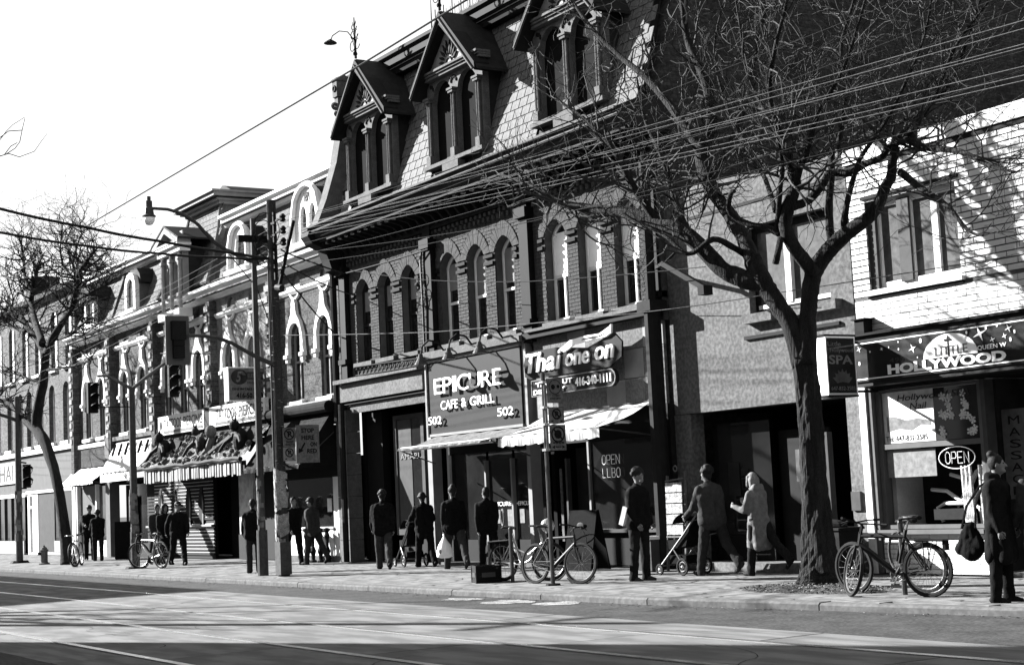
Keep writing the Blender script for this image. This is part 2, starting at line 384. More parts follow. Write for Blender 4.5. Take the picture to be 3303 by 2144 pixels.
while x < 2:
    w = 1.5; ya = kerb_y(x + w / 2) + .235
    for a, b in ((ya, 15.75), (15.77, 17.25), (17.27, 19.55)):
        if b - a > .2: slab.append((x + w / 2, (a + b) / 2, -.06 + R.uniform(-.003, .003), w - .014, b - a - .006, .12, 0.0))
    x += w
pieces('paving_slab', 'concrete', pv, slab, near, 300)
kb = part('kerb', MB().prism([(x, y + .02) for x, y in KERB] + [(x, y + .21) for x, y in reversed(KERB)], -.35, -.118, mp=lambda a, b, d: (a, b, d)), 'joint', kind='structure')
x = -110.0
while x < 2:
    w = R.choice((2.2, 2.6, 3.0)); a = kerb_y(x); b = kerb_y(x + w); s = MB(); e = .012; t = R.uniform(-.006, .004)
    pr = lambda xx, yy: [(xx, yy, -.3), (xx, yy + .004, -.03 + t), (xx, yy + .03, -.004 + t), (xx, yy + .225, 0.0 + t), (xx, yy + .225, -.3)]
    s.add(pr(x + e, a) + pr(x + w - e, b), [(0, 1, 6, 5), (1, 2, 7, 6), (2, 3, 8, 7), (3, 4, 9, 8), (4, 0, 5, 9), (0, 4, 3, 2, 1), (5, 6, 7, 8, 9)])
    part('kerb_stone', s, 'kerb_concrete', kb); x += w
# cracks, tar seams and old gum spots
ck_ = MB(); rc = random.Random(9)
def crack(mb, x, y, a, n, z, w):
    pts = []
    for i in range(n): pts.append((x, y)); a += rc.gauss(0, .22); x += math.cos(a) * .16; y += math.sin(a) * .16
    for (x0_, y0_), (x1_, y1_) in zip(pts, pts[1:]):
        d = math.hypot(x1_ - x0_, y1_ - y0_); nx, ny = -(y1_ - y0_) / d * w * rc.uniform(.6, 1.4), (x1_ - x0_) / d * w * rc.uniform(.6, 1.4)
        mb.add([(x0_ - nx, y0_ - ny, z), (x1_ - nx, y1_ - ny, z), (x1_ + nx, y1_ + ny, z), (x0_ + nx, y0_ + ny, z)], [(0, 1, 2, 3)])
for k in range(34): crack(ck_, rc.uniform(-46, -8), rc.uniform(5.2, 13.0), rc.choice((0, .8, 1.57, 3.14, 2.4)), rc.randint(5, 22), Z_ROAD + .006, rc.uniform(.003, .007))
part('road_crack', ck_, 'joint', road, kind='stuff')
gs = MB()
for k in range(420):
    x = rc.uniform(-45, -8); y = rc.uniform(kerb_y(x) + .3, 17.9); r_ = rc.uniform(.012, .045); gs.add([(x + r_ * math.cos(q * 1.05), y + r_ * 1.1 * math.sin(q * 1.05), .0045) for q in range(6)], [(0, 1, 2, 3, 4, 5)])
for k in range(16): crack(gs, rc.uniform(-40, -9), rc.uniform(14.2, 17.4), rc.uniform(0, 3), rc.randint(4, 10), .0042, .007)
part('gum_spot', gs, 'joint', pv, kind='stuff')
# south pavement
part('pavement', MB().box(-220, 60, -1.2, 2.8, -.3, 0.02), 'concrete', kind='structure')
# soil in the tree pit
def mound(cx, cy, rx, ry, h, name, m):
    mb = MB(); n = 20; rings = 6
    for i in range(rings + 1):
        for k in range(n):
            t = i / rings; q = 2 * math.pi * k / n; w = 1 + .12 * math.sin(q * 3 + cx) + R.uniform(-.05, .05)
            mb.v.append((cx + rx * t * w * math.cos(q), cy + ry * t * w * math.sin(q), .012 + h * (1 - t * t) + (R.uniform(-.012, .02) if i < rings else -.012)))
    for i in range(rings):
        for k in range(n): mb.f.append((i * n + k, i * n + (k + 1) % n, (i + 1) * n + (k + 1) % n, (i + 1) * n + k))
    return part(name, mb, m, kind='structure')
mound(-16.5, 15.25, 1.25, .62, .05, 'soil', 'soil')
lit = MB()
for i in range(900):
    q = R.uniform(0, 6.28); t = math.sqrt(R.random()); x = -16.5 + 1.35 * t * math.cos(q); y = 15.25 + .68 * t * math.sin(q); a = R.uniform(0, 3.14); l = R.uniform(.012, .035)
    z = .02 + .06 * max(0, 1 - t * t); c, s_ = math.cos(a) * l, math.sin(a) * l
    lit.add([(x - c, y - s_, z), (x + s_ * .5, y - c * .5, z + R.uniform(.004, .02)), (x + c, y + s_, z + .005), (x - s_ * .5, y + c * .5, z + R.uniform(0, .015))], [(0, 1, 2, 3)])
tag(part('leaf_litter', lit, 'leaf_litter'), 'dead leaves and wood chips scattered on the tree pit', 'leaf litter', kind='stuff')
lit = MB()
for i in range(500):
    x = R.uniform(-45, -8); y = kerb_y(x) - abs(R.gauss(0, .18)) - .01; a = R.uniform(0, 3.14); l = R.uniform(.008, .03); c, s_ = math.cos(a) * l, math.sin(a) * l
    z = Z_ROAD + .003; lit.add([(x - c, y - s_, z), (x + s_ * .5, y - c * .5, z + .008), (x + c, y + s_, z + .003), (x - s_ * .5, y + c * .5, z + .006)], [(0, 1, 2, 3)])
tag(part('gutter_debris', lit, 'leaf_litter'), 'small leaves and grit lying along the gutter', 'debris', kind='stuff')

# ------------------------------------------------------------------ the south side of the street (behind the camera, its shadow reaches the tracks)
def south(x0, x1, h, label):
    b = thing('brick_building', label, 'building', (x0, -1.1, 0))
    part('wall', MB().box(x0, x1, -16, -1.1, 0, h), 'opposite_brick', b); part('cornice', MB().box(x0 - .05, x1 + .05, -1.4, -.95, h - .5, h + .1), 'stone', b)
    n = int((x1 - x0) / 3)
    for i in range(n):
        c = x0 + (i + .5) * (x1 - x0) / n
        for z in (4.6, 8.4): add_window(b, arch(c - .5, c + .5, z, z + 1.6, z + 2.0), -1.095, 'white_paint', 'glass')
    part('shopfront', MB().box(x0 + .3, x1 - .3, -1.16, -1.05, .3, 3.2), 'glass', b)
south(-33.6, 30, 12.8, 'long brick row on the south side that shades the near tracks')
south(-110, -53.6, 12.0, 'brick block on the far south corner west of the side street')
# ------------------------------------------------------------------ the large mansarded building with three pairs of arched dormers
Y0 = 18.1
big = thing('mansard_building', 'large dark brick mansard building with three gabled dormers above cafes', 'building', (-29.7, Y0, 0))
XL, XR = -36.45, -23.05
WIN = [(-35.76, -34.98), (-34.55, -33.80), (-33.32, -32.58), (-31.43, -30.64), (-30.20, -29.43), (-29.0, -28.24), (-27.02, -26.22), (-25.82, -25.05), (-24.58, -23.80)]
holes = [arch(a, b, 5.02, 6.80, 7.10, 1.7, 1.25) for a, b in WIN]
wl = MB().prism([(XL, 4.6), (XR, 4.6), (XR, 7.72), (XL, 7.72)], Y0, Y0 + .36, holes); part('wall', wl, 'mortar', big)
rings = [arch(a - .30, b + .30, 6.62, 6.80, 7.46, 1.7, 1.3) for a, b in WIN]
pieces('brick', 'dark_brick', big, brick_boxes(XL, XR, 5.0, 7.66, Y0, holes + rings), near, 300)
vo = MB()
for (a, b), h in zip(WIN, holes):        # fanned arch bricks over every window
    c = (a + b) / 2; n = 15; r = (b - a) / 2
    for i in range(n):
        t = (i + .5) / n * 2 - 1; t0 = t - .9 / n; t1 = t + .9 / n
        f = lambda t, rr, top: (c + rr * t, 6.80 + (top - 6.80) * max(0, 1 - abs(t) ** 1.7) ** (1 / 1.27))
        p = [f(max(-1, t0), r + .01, 7.11), f(min(1, t1), r + .01, 7.11), f(min(1, t1), r + .27, 7.44), f(max(-1, t0), r + .27, 7.44)]
        if p[0][1] < 6.83 and p[1][1] < 6.83: continue
        vo.prism(p, Y0 - .03 + R.uniform(-.004, .004), Y0 + .01)
part('arch_brick', vo, 'dark_brick', big, kind='stuff')
ib = MB()                                # moulded impost bands between the windows
for i, (a, b) in enumerate(WIN):
    s1 = WIN[i + 1][0] - .02 if i % 3 < 2 else b + .2
    for z in (6.54, 6.70): ib.box(b + .02, s1, Y0 - .06, Y0 + .02, z, z + .07)
    if i % 3 == 0:
        for z in (6.54, 6.70): ib.box(a - .2, a - .02, Y0 - .06, Y0 + .02, z, z + .07)
part('impost_band', ib, 'iron', big)
for i, (a, b) in enumerate(WIN):
    w = add_window(big, arch(a + .02, b - .02, 5.03, 6.80, 7.08, 1.7, 1.25), Y0 + .17, 'white_paint' if i > 2 else 'dark_paint', 'glass', .055, (5.95,), ((a + b) / 2,) if i > 5 else (), 'low')
    zb = (6.3, 6.45, 6.2, 6.25, 5.98, 6.1, 5.98, 5.9, 6.0)[i]
    bl = MB().box(a + .07, b - .07, Y0 + .198, Y0 + .206, zb, 6.86) if i > 2 else MB().box(a + .1, b - .1, Y0 + .198, Y0 + .206, 6.3, 6.8)
    part('blind', bl, 'pale_blind' if i > 5 else 'shade_cloth', w)
    part('sill', MB().box(a - .10, b + .10, Y0 - .10, Y0 + .22, 4.90, 5.00), 'stone', big)
    part('reveal_board', MB().box(b - .012, b + .002, Y0 + .03, Y0 + .165, 5.03, 6.78), 'white_paint' if i in (0, 1, 2) else 'cream_paint', big)
for x in (-36.28, -31.76, -27.60, -23.22):   # pilasters between the bays, black standing in for the recess shadow
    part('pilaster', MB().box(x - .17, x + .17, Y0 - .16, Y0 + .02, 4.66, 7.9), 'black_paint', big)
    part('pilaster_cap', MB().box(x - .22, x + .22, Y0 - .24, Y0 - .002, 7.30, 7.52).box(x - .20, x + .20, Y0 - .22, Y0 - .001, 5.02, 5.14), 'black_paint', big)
# entablature: toothed brick course, dark frieze with brackets, crown gutter
tb = MB(); x = XL + .3
while x < XR - .3: tb.box(x, x + .10, Y0 - .08, Y0 + .01, 7.50, 7.60).box(x + .10, x + .20, Y0 - .10, Y0 + .01, 7.62, 7.70); x += .2
part('dentil_course', tb, 'dark_brick', big, kind='stuff')
part('frieze', MB().box(XL - .05, XR + .02, Y0 - .13, Y0 + .3, 7.722, 8.14), 'iron', big)
part('soffit', MB().box(XL - .12, XR + .05, Y0 - .78, Y0 + .3, 8.142, 8.20), 'dark_paint', big)
br = MB(); x = XL + .25; i = 0
while x < XR - .1:
    br.profx([(Y0 - .70, 8.14), (Y0 - .70, 8.06), (Y0 - .35, 7.98), (Y0 - .2, 7.80), (Y0 - .12, 7.80), (Y0 - .12, 8.14)], x - .04, x + .04)
    x += .36
part('bracket', br, 'dark_paint', big, kind='stuff')
bk = MB(); x = XL + .42
while x < XR - .1: bk.box(x - .045, x + .045, Y0 - .66, Y0 - .50, 8.085, 8.138); x += .36
part('modillion', bk, 'pale_stone', big, kind='stuff')
gut = [(Y0 - .78, 8.202), (Y0 - .86, 8.26), (Y0 - .90, 8.36), (Y0 - .98, 8.38), (Y0 - .98, 8.46), (Y0 - 1.03, 8.52), (Y0 - .95, 8.56), (Y0 - .2, 8.86), (Y0 + .3, 8.9), (Y0 + .3, 8.202)]
part('crown_gutter', MB().profx(gut, XL - .18, XR + .08), 'slate_dark', big)
part('gutter_lip', MB().box(XL - .2, XR + .1, Y0 - 1.06, Y0 - 1.01, 8.50, 8.545).box(XL - .2, XR + .1, Y0 - .992, Y0 - .965, 8.40, 8.425), 'stone', big)
sc = MB()                                 # the big console at the west end of the cornice
sc.profx([(Y0 - 1.0, 8.50), (Y0 - 1.08, 8.30), (Y0 - .95, 8.12), (Y0 - .62, 7.98), (Y0 - .5, 7.70), (Y0 - .42, 7.45), (Y0 - .2, 7.36), (Y0 - .1, 7.1), (Y0 - .1, 8.5)], XL - .20, XL + .22)
part('end_console', sc, 'iron', big)
# mansard
MS0, MS1 = Vector((0, 17.95, 8.86)), Vector((0, 18.82, 12.12))
sl = (MS1 - MS0); SLEN = sl.length; sd = sl.normalized(); sn = Vector((0, -sd.z, sd.y)); ang = math.atan2(sd.z, sd.y)
ms = MB().prism([(XL, 8.86), (XR - .35, 8.86), (XR - .35, 12.12), (XL, 12.12)], 0, .2, mp=lambda a, b, d: (a, 17.95 + (b - 8.86) * .2669 + d, b)); part('mansard_roof', ms, 'slate_dark', big)
DORM = [(-34.38, 'west'), (-30.14, 'middle'), (-25.60, 'east')]
sb = []; row = 0; t = .02
while t < SLEN:
    x = XL + .30 - (row % 2) * .16; p = MS0 + sd * (t + .15) + sn * .022
    while x < XR - .4:
        w = .31
        if not any(c - 1.12 < x + w / 2 < c + 1.12 and p.z < 11.2 for c, _ in DORM):
            sb.append((x + w / 2, p.y, p.z, w - .02, .33, .02, ang - rad(4)))
        x += .32
    t += .225; row += 1
pieces('slate', 'slate', big, sb, near, 300)
top = [(18.55, 12.10), (18.50, 12.22), (18.38, 12.30), (18.38, 12.46), (18.30, 12.52), (18.30, 12.60), (19.3, 12.66), (19.3, 12.10)]
part('roof_cornice', MB().profx(top, XL + .1, XR + .05), 'dark_paint', big)
part('roof_moulding', MB().box(XL + .15, XR, 18.46, 18.51, 12.235, 12.285), 'pale_stone', big)
part('flat_roof', MB().box(XL + .1, XR - .02, 19.2, 38, 12.0, 12.58), 'slate_dark', big)
# west end coping that follows the mansard, with the scrolled stone block on top
cp = MB().prism([(17.05, 8.55), (17.30, 8.55), (17.62, 9.3), (17.95, 10.3), (18.15, 11.3), (18.2, 12.0), (18.9, 12.0), (18.9, 8.86), (17.9, 8.6), (17.3, 8.45), (17.05, 8.45)], XL - .22, XL + .16, mp=lambda a, b, d: (d, a, b))
part('end_coping', cp, 'stone', big)
cb = MB().box(XL + .0, XL + .26, 17.98, 18.42, 12.02, 12.44).box(XL - .02, XL + .28, 17.95, 18.45, 12.442, 12.50).box(XL + .02, XL + .22, 18.02, 18.38, 11.6, 12.018)
cb.profx([(17.96, 12.5), (18.2, 12.62), (18.44, 12.5)], XL - .0, XL + .26); cb.ring((XL + .12, 17.98, 11.78), .06, .05, (1, 0, 0), 14, 6); cb.ring((XL + .12, 18.02, 11.58), .04, .04, (1, 0, 0), 14, 6)
part('coping_block', cb, 'stone', big); part('block_eye', MB().ring((XL + .13, 17.97, 12.24), .07, .025, (0, 1, 0), 16, 6), 'iron', big)
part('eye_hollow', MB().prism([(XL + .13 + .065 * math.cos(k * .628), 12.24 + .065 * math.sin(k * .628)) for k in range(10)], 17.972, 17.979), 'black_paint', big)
# side wall rising over the lower neighbours
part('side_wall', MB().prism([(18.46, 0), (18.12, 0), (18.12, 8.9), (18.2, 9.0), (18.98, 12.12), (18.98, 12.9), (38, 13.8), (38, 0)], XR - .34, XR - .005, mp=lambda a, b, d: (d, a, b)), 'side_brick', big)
for y in (22.5, 30.5): part('chimney', MB().box(XR - .7, XR + .0, y, y + 1.6, 12.5, 15.4).box(XR - .78, XR + .08, y - .08, y + 1.68, 15.402, 15.6), 'side_brick', big)
part('corner_strip', MB().box(XR - .36, XR + .03, 17.98, 18.115, 4.6, 7.7), 'dark_brick', big)

def dormer(c, fin):
    d = MB(); hw = 1.24; yf = 17.93
    A = [(c - 1.02, c - .10), (c + .10, c + 1.02)]
    ho = [arch(a, b, 9.17, 10.55, 11.04) for a, b in A]
    d.prism([(c - hw, 9.16), (c + hw, 9.16), (c + hw, 11.10), (c - hw, 11.10)], yf, yf + .16, ho)
    fr = part('dormer', d, 'stone', big)
    part('dormer_glazing', MB().box(c - hw + .1, c + hw - .1, yf + .13, yf + .15, 9.2, 11.05), 'dark_room', fr)
    ck = MB()
    for x in (c - hw, c + hw - .08): ck.prism([(yf + .16, 9.16), (yf + .16, 11.1), (18.62, 11.1), (18.1, 9.16)], x, x + .08, mp=lambda a, b, q: (q, a, b))
    part('dormer_cheek', ck, 'slate_dark', fr)
    co = MB()
    for x, z1 in ((c - 1.10, 10.62), (c, 10.62), (c + 1.10, 10.62)):
        for q in (-.042, .042): co.tube([(x + q, yf - .05, 9.36), (x + q, yf - .05, z1)], [.032, .028], 8)
        co.box(x - .09, x + .09, yf - .12, yf - .002, 9.14, 9.36); co.box(x - .10, x + .10, yf - .12, yf - .002, z1, z1 + .06); co.box(x - .13, x + .13, yf - .14, yf - .002, z1 + .062, z1 + .11)
    part('colonnette', co, 'stone', fr)
    part('dormer_sill', MB().box(c - 1.30, c + 1.30, yf - .14, yf + .1, 9.05, 9.135).box(c - .35, c + .35, yf - .2, yf, 8.86, 9.018), 'stone', fr)
    en = MB().box(c - 1.36, c + 1.36, yf - .14, yf + .16, 11.102, 11.16).box(c - 1.36, c + 1.36, yf - .18, yf + .16, 11.17, 11.21).box(c - 1.36, c + 1.36, yf - .22, yf + .16, 11.22, 11.27)
    part('dormer_lintel', en, 'stone', fr)
    tri = [(c - 1.02, 11.275), (c + 1.02, 11.275), (c, 12.22)]
    part('tympanum', MB().prism(tri, yf - .10, yf + .1), 'cream_paint', fr)
    sun_ = MB()
    for k in range(9):
        a = rad(18 + 18 * k); l = .55 - .12 * abs(k - 4) / 4
        p0 = (c + .20 * math.cos(a), 11.30 + .20 * math.sin(a)); p1 = (c + l * math.cos(a + .12), 11.30 + l * math.sin(a + .12)); n = (-math.sin(a) * .035, math.cos(a) * .035)
        mid = ((p0[0] + p1[0]) / 2, (p0[1] + p1[1]) / 2)
        sun_.prism([p0, (mid[0] - n[0], mid[1] - n[1]), p1, (mid[0] + n[0], mid[1] + n[1])], yf - .14, yf - .098)
    sun_.ring((c, yf - .11, 11.29), .15, .025, (0, 1, 0), 12, 5, 0, math.pi * 2)
    for ctr in (c - 1.05, c, c + 1.05):
        for k in range(5 if abs(ctr - c) < .1 else 3):
            a = rad(90 + (k - 2) * 36); p = (ctr + .12 * math.cos(a), 10.88 + .12 * math.sin(a)); sun_.ball((p[0], yf - .01, p[1]), .05, 5, (.6, .5, 1.0))
    part('carved_ornament', sun_, 'dark_paint', fr)
    ra = MB()
    for sgn in (-1, 1):
        e = (c + sgn * 1.47, 10.74); ap = (c, 12.34); pr = [e, (e[0] - sgn * .02, e[1] + .20), (ap[0], ap[1] + .13), (ap[0], ap[1] - .17)]
        ra.prism(pr, yf - .34, yf + .06)
    part('raking_board', ra, 'dark_paint', fr)
    tr = MB()
    for sgn in (-1, 1): tr.bar((c + sgn * 1.42, yf - .36, 10.78), (c, yf - .36, 12.33), .03, .05, (0, 1, 0))
    part('board_edge', tr, 'stone', fr)
    rf = MB()
    for sgn in (-1, 1):
        rf.add([(c, yf - .30, 12.49), (c + sgn * 1.53, yf - .30, 10.82), (c + sgn * 1.53, 18.80, 10.82), (c, 19.0, 12.49), (c, yf - .30, 12.43), (c + sgn * 1.53, yf - .30, 10.76), (c + sgn * 1.53, 18.80, 10.76), (c, 19.0, 12.43)],
               [(0, 1, 2, 3), (4, 7, 6, 5), (0, 4, 5, 1), (1, 5, 6, 2), (2, 6, 7, 3)])
    part('dormer_roof', rf, 'slate_dark', fr)
    z = 12.5
    if fin:
        f = MB().tube([(c + .02, yf - .3, z), (c, yf - .3, z + fin)], [.035, .014], 6)
        for s_ in (-1, 1):
            for zz, r in ((z + .35, .13), (z + .62, .10), (z + fin * .78, .07)):
                f.ring((c + s_ * r, yf - .3, zz), r, .012, (0, 1, 0), 12, 4, .3, 5.2); f.tube([(c, yf - .3, zz - r), (c + s_ * r * 1.2, yf - .3, zz + r * 1.8)], .010, 4)
        f.ball((c, yf - .3, z + .12), .06, 6)
        part('finial', f, 'iron', fr)
for c, nme in DORM: dormer(c, 1.05 if nme == 'west' else 1.5)
fl_ = thing('rooftop_lamp', 'small dish lamp on a curved arm at the western finial of the mansard roof', 'lamp', (-34.4, 17.6, 13.0))
part('arm', MB().tube([(-34.36, 17.62, 12.95), (-34.5, 17.5, 13.2), (-34.75, 17.4, 13.28), (-34.95, 17.3, 13.2), (-35.0, 17.28, 13.1)], .014, 5), 'iron', fl_); part('dish', MB().lathe((-35.02, 17.27, 13.02), [(.17, 0), (.16, .02), (.05, .09), (.02, .11)], 12), 'iron', fl_)
cr = MB(); x = -33.2                       # iron roof cresting
YC = 19.3
for z in (12.70, 12.86, 13.40): cr.bar((-33.4, YC, z), (-23.1, YC, z), .02, .02)
while x < -23.1:
    cr.tube([(x, YC, 12.6), (x, YC, 13.62)], .014, 4)
    for k in range(2):
        q = x + .12 + k * .2; cr.ring((q, YC, 13.02), .08, .009, (0, 1, 0), 8, 3); cr.ring((q, YC, 13.24), .07, .008, (0, 1, 0), 8, 3, 0, math.pi); cr.tube([(q, YC, 12.9), (q, YC, 13.5)], .008, 3)
    x += .42
for x in (-33.4, -33.0, -30.2): cr.tube([(x, YC, 12.6), (x, YC, 13.95)], [.03, .008], 5)
part('roof_cresting', cr, 'iron', big)

# shop level of the mansard building ------------------------------------------------------------
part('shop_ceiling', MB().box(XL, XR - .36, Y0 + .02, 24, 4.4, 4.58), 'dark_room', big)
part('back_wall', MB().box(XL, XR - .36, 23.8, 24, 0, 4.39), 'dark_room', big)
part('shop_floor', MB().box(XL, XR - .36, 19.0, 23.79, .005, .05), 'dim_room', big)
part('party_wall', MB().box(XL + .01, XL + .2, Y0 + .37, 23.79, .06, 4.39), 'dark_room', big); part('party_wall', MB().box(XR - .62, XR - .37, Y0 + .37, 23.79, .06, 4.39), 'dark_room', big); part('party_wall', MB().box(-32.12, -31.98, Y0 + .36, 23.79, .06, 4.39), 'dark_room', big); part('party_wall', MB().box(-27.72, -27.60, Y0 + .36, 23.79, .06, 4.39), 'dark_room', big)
# west bay: fascia, open entrance, blank window
part('fascia', MB().box(-36.55, -32.14, Y0 - .20, Y0 + .02, 4.06, 4.50), 'stucco_light', big); part('fascia_shelf', MB().box(-36.6, -32.14, Y0 - .34, Y0 + .02, 4.52, 4.62), 'stucco_light', big)
part('fascia', MB().box(-36.2, -32.14, Y0 - .06, Y0 + .02, 3.76, 3.98), 'stucco', big); part('fascia_line', MB().box(-36.55, -32.14, Y0 - .14, Y0 + .02, 3.985, 4.055), 'black_paint', big)
pb = [(-36.62, z0, .48) for z0 in ()]
for k in range(7): part('pier_block', MB().box(-37.0, -36.42, Y0 - .10, Y0 + .3, .02 + k * .55, .56 + k * .55), 'stone', big)
part('entry_wall', MB().box(-36.42, -35.4, 18.5, 18.7, 0, 3.75), 'black_paint', big); part('entry_wall', MB().box(-34.76, -33.5, 18.62, 18.72, 0, .68), 'black_paint', big)
w = part('window', MB().prism([(-34.9, .66), (-33.35, .66), (-33.35, 3.6), (-34.9, 3.6)], 18.55, 18.66, [[(-34.76, .8), (-33.5, .8), (-33.5, 3.5), (-34.76, 3.5)]]), 'mid_paint', big)
part('pane', MB().box(-34.76, -33.5, 18.6, 18.61, .8, 3.5), 'glass', w); part('shade', MB().box(-34.74, -34.05, 18.585, 18.597, .8, 3.48), 'mid_paint', w)
words(w, 'AMARU', -34.6, -33.5, 2.5, 2.64, 18.58, 'cream_paint')
# middle bay: cafe front
part('post', MB().box(-32.10, -31.90, Y0 - .16, Y0 + .1, 0.02, 4.7), 'cream_paint', big); part('post', MB().box(-27.86, -27.72, Y0 - .16, Y0 + .1, .02, 4.7), 'cream_paint', big)
part('shop_cornice', MB().box(-32.15, -27.7, Y0 - .32, Y0 + .02, 4.70, 4.82).box(-32.15, -27.7, Y0 - .24, Y0 + .02, 4.822, 4.88), 'stone', big)
cf = part('cafe_front', MB().box(-31.88, -27.88, 18.36, 18.42, .05, .55).box(-31.88, -27.88, 18.36, 18.42, 2.5, 2.9), 'black_paint', big)
for x in (-30.17, -29.08, -28.2): part('mullion', MB().box(x - .03, x + .03, 18.30, 18.40, .06, 2.3), 'cream_paint', cf)
for a, b in ((-31.88, -30.22), (-30.12, -29.13), (-29.03, -28.25), (-28.15, -27.88)): part('pane', MB().box(a, b, 18.38, 18.39, .56, 2.49), 'glass', cf)
part('blind', MB().box(-31.3, -30.4, 18.7, 18.71, 1.35, 2.25), 'mid_paint', cf)
words(cf, '•EPICURE•', -30.06, -29.16, 1.28, 1.37, 18.37, 'sign_white'); words(cf, '•EPICURE•', -29.0, -28.28, 1.28, 1.37, 18.37, 'sign_white')
for k in range(4): part('menu_sheet', MB().box(-29.9 + k * .5, -29.72 + k * .5, 18.366, 18.372, .9 - .1 * (k % 2), 1.2), 'paper_grey', cf)
part('threshold', MB().box(-31.9, -27.86, 18.0, 18.4, .003, .06), 'stone', big)
# east bay: restaurant front
for r_ in range(3):
    for k in range(7): part('tile_panel', MB().box(-27.56 + k * .63, -26.94 + k * .63, Y0 - .05 + R.uniform(-.002, .002), Y0 + .02, 3.06 + r_ * .555, 3.605 + r_ * .555), 'stucco_light' if (k * 3 + r_) % 4 else 'cream_paint', big)
part('shop_ledge', MB().box(-27.75, -23.1, Y0 - .24, Y0 + .02, 4.72, 4.84), 'dark_paint', big); part('stone_course', MB().box(-27.5, -23.08, Y0 - .30, Y0 + .02, 4.842, 4.90), 'stone', big)
rf_ = part('restaurant_front', MB().box(-26.05, -23.2, 18.28, 18.36, .05, .68).box(-27.5, -23.2, 18.28, 18.36, 2.5, 3.05), 'black_paint', big)
part('mullion', MB().box(-26.12, -26.06, 18.26, 18.36, .66, 2.5), 'cream_paint', rf_); part('mullion', MB().box(-26.93, -26.87, 18.26, 18.36, .06, 2.2), 'mid_paint', rf_)
part('pane', MB().box(-26.05, -23.3, 18.31, 18.32, .69, 2.49), 'glass', rf_); part('sill', MB().box(-26.06, -23.3, 18.16, 18.34, .685, .75), 'mid_paint', rf_)
part('curtain', MB().box(-25.3, -25.18, 18.6, 18.62, .7, 2.4).box(-27.5, -27.42, 18.5, 18.52, .5, 2.0), 'stucco', rf_)
part('door', MB().box(-26.86, -26.19, 18.5, 18.55, .06, 2.4), 'black_paint', big)
part('corner_pier', MB().box(-23.19, -23.04, Y0 - .1, Y0 + .3, .02, 3.05), 'dark_paint', big)
cd = MB().tube([(-23.28, Y0 - .1, 4.9), (-23.28, Y0 - .1, 7.4)], .035, 8).tube([(-23.45, Y0 - .06, 4.9), (-23.45, Y0 - .06, 7.2)], .02, 6).tube([(-31.95, Y0 - .2, 4.9), (-31.92, Y0 - .22, 6.0), (-31.98, Y0 - .2, 7.0), (-31.9, Y0 - .2, 7.4)], .03, 6)
for k in range(5): cd.ring((-32.05 + .1 * k % .3, Y0 - .22, 5.9 + .18 * k), .14, .012, (0, 1, 0), 12, 4); cd.ring((-23.5, Y0 - .2, 5.3 + .12 * k), .12, .01, (0, 1, 0), 10, 4)
part('conduit', cd, 'galvanised', big)
dp = MB().tube([(-23.12, Y0 - .3, 0.03), (-23.12, Y0 - .3, 4.75)], .16, 10).box(-23.32, -22.92, Y0 - .5, Y0 - .1, 4.752, 4.95).tube([(-23.12, Y0 - .3, 4.95), (-23.12, Y0 - .3, 7.6)], .10, 10)
tag(part('drainpipe', dp, 'dark_paint'), 'thick dark drainpipe at the joint of the brick mansard and the stucco building', 'drainpipe')
dp = MB().tube([(-36.66, Y0 - .2, 3.6), (-36.66, Y0 - .2, 7.5)], .09, 8).tube([(-36.28, Y0 - .28, 0.03), (-36.28, Y0 - .28, 4.0)], .08, 8)
tag(part('drainpipe', dp, 'dark_paint'), 'thin dark drainpipe at the west corner of the large mansard building', 'drainpipe')
# ------------------------------------------------------------------ stucco building and white brick building
st = thing('stucco_building', 'narrow grey stucco two-storey shop between dark brick and white brick', 'building', (-20.6, Y0, 0))
a, b, z0, z1 = -20.74, -18.75, 4.40, 5.94
wl = MB().prism([(-23.0, 2.82), (-18.24, 2.82), (-18.24, 6.68), (-23.0, 6.9)], Y0, Y0 + .3, [[(a, z0), (b, z0), (b, z1), (a, z1)]]); part('wall', wl, 'stucco', st)
part('groove', MB().box(-22.98, -18.26, Y0 - .012, Y0 + .01, 6.33, 6.385), 'dark_paint', st)
part('side_wall', MB().box(-18.6, -18.26, Y0 + .3, 34, 0, 6.6), 'stucco', st); part('roof', MB().box(-23.0, -18.26, Y0 + .3, 34, 6.2, 6.6), 'slate_dark', st)
part('parapet_cap', MB().prism([(-23.0, 6.902), (-18.24, 6.682), (-18.24, 6.75), (-23.0, 6.97)], Y0 - .02, Y0 + .32), 'stucco_light', st)
w = part('window', MB().prism([(a + .01, z0), (b - .01, z0), (b - .01, z1), (a + .01, z1)], Y0 + .14, Y0 + .22, [[(a + .1, z0 + .14), (b - .1, z0 + .14), (b - .1, z1 - .12), (a + .1, z1 - .12)]]), 'dark_paint', st)
part('mullion', MB().box(-19.90, -19.76, Y0 + .10, Y0 + .2, z0 + .12, z1 - .1).box(a + .1, b - .1, Y0 + .12, Y0 + .2, z0 + .08, z0 + .15), 'white_paint', w)
part('pane', MB().box(a + .1, -19.9, Y0 + .18, Y0 + .19, z0 + .14, z1 - .12), 'print_grey', w); part('pane', MB().box(-19.76, b - .1, Y0 + .18, Y0 + .19, z0 + .14, z1 - .12), 'print_grey', w)
part('sill', MB().box(a - .05, b + .26, Y0 - .16, Y0 + .12, z0 - .16, z0 - .002), 'stucco', st); part('sill_band', MB().box(a - .15, b + .2, Y0 - .05, Y0 + .01, z0 - .42, z0 - .36), 'dark_paint', st)
part('shop_ceiling', MB().box(-22.8, -18.62, Y0 + .31, 23, 2.84, 3.0), 'dark_room', st); part('back_wall', MB().box(-22.7, -18.62, 20.2, 20.4, .16, 2.83), 'dark_room', st)
